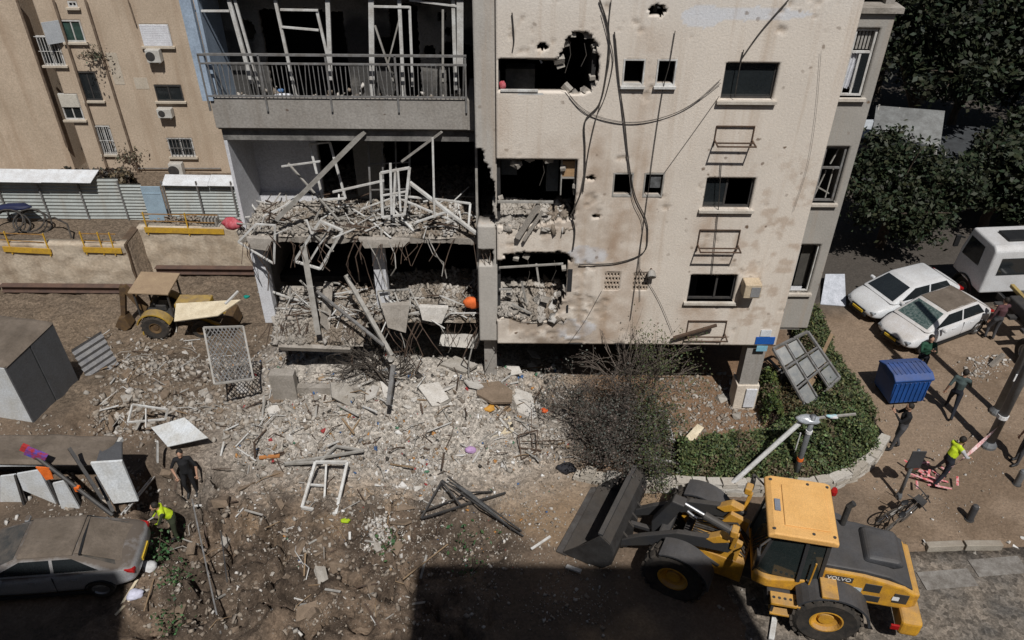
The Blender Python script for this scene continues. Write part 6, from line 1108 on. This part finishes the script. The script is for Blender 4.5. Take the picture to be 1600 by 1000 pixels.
# wrecked glazed canopy and planks by the corner
pts = [G(1208, 545, 1.6), G(1262, 518, 2.0), G(1312, 590, 1.0), G(1262, 640, .3)]; o0 = pts[3].copy(); pl = [p-o0 for p in pts]; t = thing('collapsed_canopy', 'collapsed glazed metal canopy leaning at the corner of the wing', 'canopy', o0)
for i in range(4): MB().bar(pl[i], pl[(i+1) % 4], .07).build('frame_bar', m_rail, t)
for k in (1, 2): MB().bar(pl[0].lerp(pl[1], k/3), pl[3].lerp(pl[2], k/3), .05).build('frame_bar', m_rail, t); MB().bar(pl[0].lerp(pl[3], k/3), pl[1].lerp(pl[2], k/3), .05).build('frame_bar', m_rail, t)
for i in range(3):
    for j in range(3):
        if (i, j) in ((1, 2), (2, 0)): continue
        def q2(u, v): return pl[0].lerp(pl[1], u).lerp(pl[3].lerp(pl[2], u), v)
        e = .04; MB().plate([q2(i/3+e, j/3+e), q2((i+1)/3-e, j/3+e), q2((i+1)/3-e, (j+1)/3-e), q2(i/3+e, (j+1)/3-e)], .01).build('pane', mat('dusty_pane', (.07, .08, .085), (.14, .14, .13), 5, .3, spec=.5), t)
for a, b, za, zb, lab in (((1245, 640), (1300, 522), .3, 1.6, 'long weathered plank leaning over the collapsed canopy'), ((1262, 610), (1290, 560), .5, 1.2, 'short weathered plank beside the long leaning one'), ((1215, 600), (1240, 560), .3, 1.2, 'dark batten leaning at the corner column'), ((1200, 560), (1230, 590), 1.0, .5, 'grey batten lying across the collapsed canopy')):
    A_, B_ = G(*a, za), G(*b, zb); o = MB().bar((0, 0, 0), B_-A_, .1, .04).build('plank', m_brown if 'weathered' in lab else m_rail); o.location = A_; tag(o, lab, 'plank')
for a, b, za, zb, w, lab in (((1038, 680), (1105, 716), .5, .35, .07, 'long white bar lying on the hedge beside the bush'), ((1008, 712), (1062, 724), .4, .4, .06, 'white bar lying along the garden wall'), ((1072, 728), (1092, 712), .4, .5, .05, 'short white bar near the garden wall'), ((1044, 655), (1056, 705), .3, .4, .05, 'white upright bar against the bush')):
    A_, B_ = G(*a, za), G(*b, zb); o = MB().bar((0, 0, 0), B_-A_, w, w*.6).build('white_bar', m_alu); o.location = A_; tag(o, lab, 'bar')
sheet('pavement_sheet', [(1282, 475), (1322, 478), (1320, 428), (1290, 428)], [.05, .05, .3, .3], mat('white_tiles', (.55, .57, .62), (.4, .42, .46), 4, .7), 'white sheet with dark leaves beside the grey strip of the building', 'sheet')
# ================================================================ people
m_skin = mat('skin', (.42, .25, .17), (.38, .22, .15), 6, .6); m_hair = mat('dark_hair', (.015, .012, .01), (.025, .02, .016), 8, .7)
STD = dict(pelvis=(0, 0, .94), waist=(0, 0, 1.08), chest=(0, 0, 1.30), neck=(0, 0, 1.46), head=(.02, 0, 1.62), hipL=(0, .09, .90), kneeL=(.03, .10, .50), ankL=(0, .11, .09), toeL=(.17, .12, .035), hipR=(0, -.09, .90), kneeR=(.03, -.10, .50), ankR=(0, -.11, .09), toeR=(.17, -.12, .035), shL=(0, .185, 1.40), elL=(0, .25, 1.12), wrL=(.07, .26, .87), shR=(0, -.185, 1.40), elR=(0, -.25, 1.12), wrR=(.07, -.26, .87))
SEGS = [('pelvis', 'waist', .135, .13, 't'), ('waist', 'chest', .13, .15, 's'), ('chest', 'neck', .14, .06, 's'), ('neck', 'head', .052, .055, 'k'), ('shL', 'shR', .072, .072, 's')]
for S_ in 'LR': SEGS += [('hip'+S_, 'knee'+S_, .088, .06, 't'), ('knee'+S_, 'ank'+S_, .06, .042, 't'), ('ank'+S_, 'toe'+S_, .048, .036, 'f'), ('sh'+S_, 'el'+S_, .056, .044, 's'), ('el'+S_, 'wr'+S_, .043, .03, 'a'), ('pelvis', 'hip'+S_, .11, .1, 't')]
def person(label, loc, rz, shirt, trousers, sleeves=True, pose={}, shoes=None, hair=m_hair, vest=None, hat=None, hold=None, scale=1.0, group=None):
    J = {k: V(v) for k, v in STD.items()}; J.update({k: V(v) for k, v in pose.items()}); q = MB()
    def cap(a, b, r0, r1, sq=1):
        d = b-a; n = 5; q.tube([a-d.normalized()*r0*.55, a]+[a.lerp(b, i/n) for i in range(1, n)]+[b, b+d.normalized()*r1*.6], [r0*.6, r0]+[r0+(r1-r0)*i/n for i in range(1, n)]+[r1, r1*.55], 10)
    for a, b, r0, r1, k in SEGS: cap(J[a], J[b], r0, r1)
    hd_ = (J['head']-J['neck']).normalized(); c = J['head']; q.ell(c+V((0, 0, .01)), (.095, .078, .118), 14, 10); q.ell(c+V((.095, 0, -.01)), (.022, .014, .02), 6, 5); q.ell(c+V((.06, 0, -.085)), (.04, .045, .03), 8, 6)
    for s in (1, -1): q.ell(c+V((-.01, s*.08, -.005)), (.02, .012, .03), 6, 5)
    hand = {}
    for S_ in 'LR':
        d = (J['wr'+S_]-J['el'+S_]).normalized(); p = J['wr'+S_]; q.ell(p+d*.06, (.032, .038, .045), 8, 6); hand[S_] = (p+d*.09, d)
    o = q.build('person', m_skin); md = o.modifiers.new('r', 'REMESH'); md.mode = 'VOXEL'; md.voxel_size = .02; md2 = o.modifiers.new('s', 'SMOOTH'); md2.iterations = 3; md2.factor = .5
    bpy.context.view_layer.update(); dg = bpy.context.evaluated_depsgraph_get(); me = bpy.data.meshes.new_from_object(o.evaluated_get(dg)); bpy.data.objects.remove(o)
    n = len(me.polygons); ctr = np.zeros(n*3); me.polygons.foreach_get('center', ctr); ctr = ctr.reshape(-1, 3); best = np.full(n, 9.); lab = np.zeros(n, int)
    code = {'k': 0, 's': 1, 't': 2, 'f': 3, 'a': 1 if sleeves else 0}
    def seg(a, b, r0, r1, cd):
        nonlocal best, lab
        a, b = np.array(a), np.array(b); d = b-a; t = np.clip(((ctr-a)@d)/(d@d+1e-9), 0, 1); ds = np.linalg.norm(ctr-a-t[:, None]*d, axis=1)-(r0+(r1-r0)*t); k = ds < best; best = np.where(k, ds, best); lab = np.where(k, cd, lab)
    for a, b, r0, r1, k in SEGS: seg(J[a], J[b], r0, r1, code[k])
    seg(c, c+V((0, 0, .02)), .095, .095, 0)
    for S_ in 'LR': seg(J['wr'+S_]+hand[S_][1]*.03, hand[S_][0], .035, .035, 0)
    shoes = shoes or m_black; vm = vest or shirt
    if vest: lab = np.where((lab == 1) & (ctr[:, 2] > J['waist'].z-.06) & (np.abs((ctr[:, 1])) < .2), 4, lab)
    me.materials.clear()
    for m in (m_skin, shirt, trousers, shoes, vm): me.materials.append(m)
    me.polygons.foreach_set('material_index', lab.astype(np.int32)); me.polygons.foreach_set('use_smooth', [True]*n)
    t = bpy.data.objects.new('person', me); COL.objects.link(t); t.location = loc; t.rotation_euler = (0, 0, rz); t.scale = (scale,)*3; tag(t, label, 'person', group)
    fb = MB()
    for S_ in 'LR':
        p, d = hand[S_]; sx = d.cross(V((0, 0, 1)) if abs(d.z) < .9 else V((1, 0, 0))).normalized(); nn = d.cross(sx)
        for i, l in enumerate((.07, .08, .075, .06)): a = p-d*.01+sx*(.028-.019*i); fb.tube([a, a+d*l*.5+nn*.008, a+d*l*.9+nn*.03], [.0095, .009, .007], 6)
        a = p-d*.05+sx*.035; fb.tube([a, a+sx*.025+d*.03, a+sx*.03+d*.06+nn*.015], [.011, .01, .008], 6)
    fb.build('fingers', m_skin, t, smooth=True)['kind'] = 'stuff'
    h = MB().ell(c+V((-.016, 0, .035)), (.095, .085, .105), 14, 10); h.v = [(x, y, max(z, c.z-.03+.6*max(0, x-c.x+.01))) for x, y, z in h.v]; h.build('hat' if hat else 'hair', hat or hair, t, smooth=True)
    if hold: hold(t, hand, J)
    return t
navy = mat('navy_cloth', (.014, .016, .024), (.02, .022, .03), 5, .9); blk = mat('black_cloth', (.011, .011, .013), (.017, .017, .018), 5, .9); green = mat('green_jacket', (.014, .055, .032), (.02, .07, .04), 5, .8); teal = mat('teal_shirt', (.06, .085, .082), (.05, .07, .07), 5, .9); greyt = mat('grey_trousers', (.075, .075, .08), (.055, .055, .06), 5, .9); hiviz = mat('hi_vis_yellow', (.55, .72, .02), (.4, .5, .03), 7, .7); maroon = mat('maroon_shirt', (.10, .045, .05), (.07, .035, .04), 5, .9); camo = mat('olive_cloth', (.045, .055, .03), (.03, .035, .02), 6, .9); beige = mat('beige_cloth', (.26, .22, .18), (.2, .17, .14), 5, .9)
def phone(t, hand, J): MB().box(hand['R'][0]+V((.03, .02, .06)), (.012, .075, .15)).build('phone', m_black, t, bevel=.005)
UPR = dict(elL=(.16, .22, 1.2), wrL=(.33, .08, 1.38), elR=(.16, -.22, 1.2), wrR=(.34, -.06, 1.40))
def at(px, py): p = OG(px, py); return (p.x, p.y, p.z)
person('person in green jacket raising a phone beside the blue container', at(1430, 592), math.radians(-95), green, navy, pose=UPR, hold=phone)
person('person in black with grey trousers photographing next to the hedge', at(1396, 702), math.radians(165), blk, greyt, pose=dict(UPR, kneeL=(.08, .11, .5), ankL=(.12, .12, .09), toeL=(.29, .13, .035), ankR=(-.12, -.11, .10), toeR=(.05, -.12, .035)), hold=phone)
person('person in teal shirt and dark trousers striding between pole shadows', at(1480, 648), math.radians(60), teal, navy, False, pose=dict(kneeL=(.2, .1, .52), ankL=(.3, .1, .1), toeL=(.46, .11, .06), kneeR=(-.1, -.1, .5), ankR=(-.33, -.1, .14), toeR=(-.2, -.11, .05), elR=(.12, -.26, 1.14), wrR=(.3, -.2, 1.2), elL=(-.1, .26, 1.14), wrL=(-.05, .3, .9)))
person('worker in yellow vest holding the barrier tape on the pavement', at(1466, 755), math.radians(15), mat('white_sleeve', (.5, .5, .52), (.4, .4, .42), 5, .8), navy, pose=dict(kneeL=(.2, .1, .52), ankL=(.16, .11, .1), toeL=(.32, .12, .05), kneeR=(-.06, -.1, .5), ankR=(-.26, -.11, .12), toeR=(-.1, -.12, .05), chest=(.08, 0, 1.28), neck=(.12, 0, 1.43), head=(.16, 0, 1.58), shL=(.08, .185, 1.38), shR=(.08, -.185, 1.38), elR=(.24, -.24, 1.16), wrR=(.42, -.18, 1.06), elL=(.2, .26, 1.14), wrL=(.36, .2, .98)), vest=hiviz)
person('person in maroon top and grey trousers beside the truck wheel', at(1545, 532), math.radians(100), maroon, greyt, pose=dict(kneeL=(.14, .1, .51), ankL=(.12, .1, .1), toeL=(.28, .11, .05), elR=(.14, -.25, 1.14), wrR=(.28, -.12, 1.16)))
person('person in beige at the edge of the pavement near the grey bollard', at(1590, 724), math.radians(190), beige, greyt, False, pose=dict(kneeL=(.16, .1, .51), ankL=(.14, .1, .1), toeL=(.3, .11, .05)))
person('man in black standing at the rim of the hollow beside the white sheet', (-8.78, 14.85, h1(-8.78, 14.85)-.03), math.radians(-80), blk, blk, False, pose=dict(elL=(.05, .31, 1.14), wrL=(.16, .3, .9), elR=(.04, -.32, 1.14), wrR=(.18, -.22, .94), kneeR=(.1, -.12, .52)))
def spade(t, hand, J): a = hand['R'][0]; MB().tube([a+V((-.15, .1, .25)), a+V((.55, -.35, -.45))], .018, 6).build('shovel_shaft', m_alu, t)
person('worker in yellow vest digging waist deep in the hole', (-8.75, 13.45, h1(-8.75, 13.45)-.02), math.radians(-150), camo, camo, pose=dict(chest=(.14, 0, 1.25), neck=(.2, 0, 1.4), head=(.27, 0, 1.54), shL=(.16, .185, 1.36), shR=(.16, -.185, 1.36), elL=(.3, .2, 1.1), wrL=(.42, .05, .96), elR=(.3, -.24, 1.12), wrR=(.48, -.2, .92)), vest=hiviz, hold=spade)
A_, B_ = OG(192, 810)+V((0, 0, .15)), OG(243, 765)+V((0, 0, .5)); q = MB().bar(A_, B_, .03); q.bar(A_+V((.08, .05, 0)), B_+V((.08, .05, 0)), .03)
for i in range(7): f = (i+.5)/7; q.bar(A_.lerp(B_, f), A_.lerp(B_, f)+V((.08, .05, 0)), .02)
tag(q.build('short_ladder', m_alu), 'narrow pale ladder lying from the hole to the silver car', 'ladder')
# ================================================================ vegetation
m_leaf = mat('leaf', (0, 0, 0), attr=True, rough=.6, sc=3, bs=12, spec=.3); m_bark = mat('bark', (.10, .075, .055), (.06, .045, .035), 4, .95, .6, 18); m_twig = mat('grey_twig', (.15, .125, .105), (.10, .08, .065), 5, .95)
def leafcol(n, base, var, seed): r = np.random.default_rng(seed); c = np.array(base)[None]*(1+r.normal(0, var, (n, 1))); c[:, 0] *= r.uniform(.8, 1.4, n); return np.clip(c, .008, .6)
def tree(label, base, trunk_h, clumps, n, ls, col, seed, group='trees beyond the ruin'):
    r = np.random.default_rng(seed); t = thing('tree', label, 'tree', base, group=group); q = MB(); rr = random.Random(seed)
    q.tube([(0, 0, -.3), (rr.uniform(-.1, .1), 0, trunk_h*.5), (0, 0, trunk_h)], [.24, .19, .15], 8)
    for (cx, cy, cz, cr) in clumps:
        e = V((cx, cy, cz)); m_ = V((cx*.45, cy*.45, (trunk_h+cz)/2)); q.tube([(0, 0, trunk_h*.8), m_, e], [.12, .08, .03], 6)
        for k in range(5): d = V((rr.gauss(0, 1), rr.gauss(0, 1), rr.gauss(0, .8))).normalized()*cr*.85; q.tube([m_.lerp(e, .5+.1*k), e+d*.5, e+d], [.04, .025, .01], 4)
    q.build('trunk', m_bark, t); P = []; vol = np.array([c[3]**2 for c in clumps]); vol = vol/vol.sum()
    for (cx, cy, cz, cr), f in zip(clumps, vol):
        k = int(n*f); sub = r.normal(0, 1, (26, 3)); sub /= np.linalg.norm(sub, axis=1)[:, None]; sub *= cr*r.uniform(.45, 1.0, (26, 1)); w = r.integers(0, 26, k)
        p = sub[w]+r.normal(0, cr*.17, (k, 3)); P.append(p*np.array([1, 1, .8])+np.array([cx, cy, cz]))
    P = np.concatenate(P); o = leaves('crown', P, np.full(len(P), ls), leafcol(len(P), col, .3, seed), m_leaf, t, seed); return t
GRN = (.020, .029, .013)
tree('bushy dark green tree sheltering the pale silver car', (14.6, 27.2, 0), 1.4, [(0, 0, 3.0, 1.7), (-1.4, -.5, 2.6, 1.4), (1.4, -.3, 2.7, 1.4), (.3, -1.2, 2.2, 1.3), (-.4, .9, 3.6, 1.3), (2.0, .6, 2.0, 1.1)], 16000, .2, GRN, 1)
BIG = [(0, 0, 7.0, 2.6), (-2.2, .3, 5.8, 2.1), (2.1, -.4, 6.0, 2.2), (.4, -1.8, 5.0, 2.0), (-.6, 1.5, 8.2, 2.0), (1.6, 1.2, 7.6, 1.9)]
for i, (x, y, s, lab) in enumerate(((18.2, 35, 1.0, 'tall dark tree behind the broken car canopy'), (23.5, 34, 1.1, 'wide dark tree above the recovery truck'), (14.2, 42, 1.15, 'dark tree rising behind the grey strip of the ruin'), (20.5, 44, 1.2, 'tall dark tree at the back of the car park with bare twigs'), (28.0, 42, 1.3, 'largest dark tree at the back of the car park'), (30.5, 33, 1.1, 'dark tree beside the torn grey canopy'), (25.5, 50, 1.4, 'far dark tree closing the back of the car park'), (16.5, 52, 1.4, 'far dark tree beyond the ruin'))):
    tree(lab, (x, y, 0), 3.2*s, [(a*s, b*s, c*s, d*s) for a, b, c, d in BIG], 13000, .3, tuple(q*(.8+.08*(i % 3)) for q in GRN), 10+i)
for i, (x, y, s, lab) in enumerate(((11.5, 33, .55, 'low bushy tree just behind the grey strip of the ruin'), (21.5, 30.5, .5, 'low bushy tree between the canopies and the truck'), (26.0, 29, .6, 'low dark tree to the far side of the truck'), (19.3, 28.6, .5, 'low spreading tree right behind the truck cab'), (22.8, 29.6, .62, 'spreading dark tree shading the torn grey canopy'), (22.5, 39, .7, 'dark understorey tree at the back of the car park'), (33, 38, 1.0, 'dark tree at the far edge of the car park'), (12.5, 47, 1.0, 'dark tree beyond the rear wall of the ruin'))):
    tree(lab, (x, y, 0), 2.2*s, [(a*s, b*s, c*s*.75, d*s*1.15) for a, b, c, d in BIG], 9000, .26, tuple(q*(.85+.1*(i % 2)) for q in GRN), 40+i)
# broken car canopies among the trees
def canopy(label, px, py, y, w, d, tilt, m, rz=0, rise=0):
    c = W(px, py, y); t = thing('car_canopy', label, 'canopy', (c.x, c.y, 0), rz); h = max(1.9, c.z)+rise
    MB().plate([(-w/2, -d/2, h-tilt), (w/2, -d/2, h-tilt*1.6), (w/2, d/2, h+tilt), (-w/2, d/2, h+tilt*.6)], .05, (0, 0, 1)).build('roof_sheet', m, t)
    for x in (-w/2+.1, w/2-.1):
        for yy in (-d/2+.1, d/2-.1): MB().bar((x, yy, 0), (x, yy, h+(tilt if yy > 0 else -tilt*1.6)-.05), .06).build('post', m_aludk, t)
    for k in (0, 1): MB().bar((-w/2+.1, (-1)**k*(d/2-.1), .6), (w/2-.1, (-1)**k*(d/2-.1), h-.4), .04).build('brace', m_alu, t)
    for k in range(4): MB().bar((-w/2+.1+k*(w-.2)/3, -d/2-.3, h-tilt*1.6-.25), (-w/2+.1+k*(w-.2)/3, d/2, h+tilt-.1), .04).build('rafter', m_aludk, t)
m_cs = mat('dusty_roof_sheet', (.20, .205, .20), (.13, .13, .125), 3, .6, .1)
canopy('tilted pale car canopy with bent struts under the dark trees', 1420, 190, 31, 2.6, 1.6, .35, m_cs, -.35); canopy('torn grey car canopy beside the recovery truck', 1560, 275, 29.5, 4.2, 2.4, .3, mat('dark_sheet', (.06, .065, .07), (.04, .042, .045), 3, .6), -.4); canopy('low blue grey canopy under the tall trees', 1400, 240, 34, 4.0, 2.5, .1, mat('blue_sheet', (.06, .10, .16), (.05, .06, .08), 3, .6), -.1); canopy('dark flat canopy behind the truck cab', 1490, 265, 33, 5.0, 3.0, .2, mat('dark_sheet', (.06, .065, .07)), -.2); canopy('pale flat canopy close to the grey strip of the ruin', 1370, 200, 33, 2.2, 1.5, .1, mat('pale_sheet', (.42, .45, .48), (.34, .36, .38), 3, .6), 0)
# hedge round the front garden: one clipped mass
r = np.random.default_rng(77)
def hedge(label, path, w, h, n, ls, col, seed, name='hedge'):
    r = np.random.default_rng(seed); P_ = np.array(path, float); L = np.r_[0, np.cumsum(np.linalg.norm(np.diff(P_, axis=0), axis=1))]; s = r.uniform(0, L[-1], n); x = np.interp(s, L, P_[:, 0]); y = np.interp(s, L, P_[:, 1])
    a = r.uniform(0, np.pi, n); rad = np.sqrt(r.uniform(.55, 1, n)); bump = .65+.7*fbm(x*1.4, y*1.4+a, 3, seed); wx = w if np.isscalar(w) else np.interp(s, L, w)
    ox = np.cos(a)*rad*wx*(.8+.3*bump); z = np.sin(a)*rad*h*bump; dx = np.gradient(P_[:, 0]); k = r.uniform(0, 1, n) < 2
    tdx = np.interp(s, L, np.gradient(P_[:, 0], L)); tdy = np.interp(s, L, np.gradient(P_[:, 1], L)); ln = np.hypot(tdx, tdy)
    cl = fbm(x*3.1+ox, y*3.1+z, 3, seed+7); lift_ = np.clip(cl-.5, 0, 1)*.9; P = np.stack([x-tdy/ln*ox, y+tdx/ln*ox, z+.05+lift_*r.uniform(0, 1, n)], 1)+r.normal(0, .035, (n, 3)); P = P[(cl > .36) | (r.uniform(0, 1, n) < .35)]; m__ = len(P); t = thing(name, label, 'hedge', (0, 0, 0)); C = leafcol(m__, col, .45, seed); dry = fbm(P[:, 0]*1.7, P[:, 1]*1.7, 3, seed+9) > .6; C[dry & (r.uniform(0, 1, m__) < .6)] = (.11, .085, .05); o = leaves('foliage', P, ls*r.uniform(.6, 1.5, m__), C, m_leaf, t, seed)
    q = MB(); rr = random.Random(seed)
    for i in range(60): j = rr.randrange(n); q.tube([(x[j], y[j], 0), (x[j]+rr.gauss(0, .1), y[j]+rr.gauss(0, .1), h*.7)], [.02, .01], 4)
    q.build('stems', m_bark, t)['kind'] = 'stuff'; return t
hedge('dark green clipped hedge inside the curved stone wall', [(4.5, 15.2), (6.0, 15.3), (7.5, 15.45), (8.6, 15.9), (9.4, 16.5), (9.8, 17.3)], [.4, .75, .95, 1.1, 1.1, .8], .95, 52000, .08, (.064, .090, .034), 5)
hedge('dark green hedge running from the blue container up to the car park', [(9.9, 17.0), (9.8, 18.3), (9.7, 19.6), (9.9, 20.9), (10.0, 21.8)], [.8, .75, .6, .5, .45], .85, 22000, .08, (.066, .086, .034), 6)
hedge('scrubby green and brown weeds among the collapsed canopy', [(8.7, 16.2), (8.4, 17.6), (8.6, 19.2)], .5, .55, 5000, .07, (.07, .065, .03), 8, 'weeds'); hedge('trailing green weeds beside the corner column', [(7.6, 16.8), (7.7, 17.9), (8.0, 18.8)], .25, .8, 2600, .08, (.05, .075, .02), 9, 'weeds'); hedge('low weeds along the garden behind the bush', [(3.6, 15.0), (4.6, 15.5)], .4, .3, 2500, .07, (.06, .065, .025), 11, 'weeds')
# the big half-dead bush before the wing
bu = thing('bush', 'big half dead grey brown bush before the wing', 'bush', (3.05, 15.75, 0)); rr = random.Random(4); q = MB(); tips = []
def grow(p, d, l, r_, lv):
    e = p+d*l; m_ = p.lerp(e, .5)+V((rr.gauss(0, .05), rr.gauss(0, .05), rr.gauss(0, .03)))*l; q.tube([p, m_, e], [r_, r_*.8, r_*.55], 3 if lv > 1 else 5, cap=False)
    if lv >= 4: tips.append(e); return
    for k in range(rr.choice((3, 3, 4)) if lv else 4): nd = (d+V((rr.gauss(0, .5), rr.gauss(0, .5), rr.gauss(.0, .4)))).normalized(); grow(p.lerp(e, rr.uniform(.45, 1)), nd, l*rr.uniform(.55, .85), r_*.58, lv+1); 
    tips.append(e)
for i in range(17): a = rr.uniform(0, 6.28); s = rr.uniform(.15, .95); grow(V((rr.gauss(0, .3), rr.gauss(0, .25), 0)), V((math.cos(a)*s, math.sin(a)*s*.8, .85)).normalized(), rr.uniform(.6, 1.15), .03, 0)
for i in range(9): grow(V((rr.gauss(.1, .25), rr.gauss(.3, .2), .7)), V((rr.gauss(.05, .09), .13, 1)).normalized(), rr.uniform(1.1, 1.6), .03, 1)
q.build('branches', m_twig, bu); T = np.array([tuple(p) for p in tips]); r = np.random.default_rng(3)
P = T[r.integers(0, len(T), 17000)]+r.normal(0, .09, (17000, 3)); P = P[(P[:, 2] > .02) & (P[:, 2] < 2.8+r.uniform(-.9, .6, len(P)))]; leaves('dead_leaves', P, np.full(len(P), .06), leafcol(len(P), (.068, .068, .058), .35, 3), m_leaf, bu, 3)
P = T[T[:, 0] > .25]; P = P[r.integers(0, len(P), 7000)]+r.normal(0, .11, (7000, 3)); P = P[P[:, 2] > .3]; leaves('green_leaves', P, np.full(len(P), .065), leafcol(len(P), (.05, .068, .026), .3, 4), m_leaf, bu, 4)
# small plants pushed up in the soil and on the beige wall
def weed(label, p, s, n, col, seed): 
    r = np.random.default_rng(seed); t = thing('weed', label, 'plant', p); P = r.normal(0, .35*s, (n, 3)); P[:, 2] = np.abs(P[:, 2])*.9; leaves('foliage', P, np.full(n, .13*s if s > .5 else .1), leafcol(n, col, .3, seed), m_leaf, t, seed); q = MB(); rr = random.Random(seed)
    for i in range(8): q.tube([(0, 0, -.05), tuple(P[rr.randrange(n)])], [.015, .006], 4)
    q.build('stems', m_bark, t)['kind'] = 'stuff'
G2 = (.035, .085, .03)
for px, py, s, n, lab in ((245, 865, .8, 260, 'uprooted leafy plant at the rear of the silver car'), (275, 905, .6, 140, 'leafy sprig in the soil below the uprooted plant'), (270, 975, .8, 120, 'broad green leaves at the shaded soil edge'), (725, 845, .9, 90, 'sparse green sapling near the twisted truss'), (735, 895, .6, 60, 'green sprig at the edge of the wide shade'), (610, 850, .5, 50, 'small green sprig beside the white plaster heap')): weed(lab, OG(px, py), s, n, G2, px)
for px, py, s, n, lab in ((150, 90, .9, 260, 'dry shrub growing from the drainpipe of the beige block'), (203, 250, 1.0, 260, 'scrubby plant climbing the foot of the beige block')): weed(lab, W(px, py, LY-.25), s, n, (.075, .07, .045), px)
hedge('dark dead brush between the fence and the beige block', [(-20.6, 33.4), (-19.2, 33.6), (-17.9, 33.8)], .7, 1.1, 6000, .16, (.035, .030, .022), 19, 'dead_brush').location = (0, 0, -1.3)
r = np.random.default_rng(8); n = 260; P = np.stack([r.normal(-14.3, .5, n), r.normal(30.85, .12, n), -1.25+np.abs(r.normal(0, .12, n))], 1); chunks('soil_clods', P, r.uniform(.05, .22, n), pal(n, (0, 0, 1, 0, 3, 0, 3, 2), 4), label='dark soil clods heaped against the right part of the fence', cat='soil', seed=66)
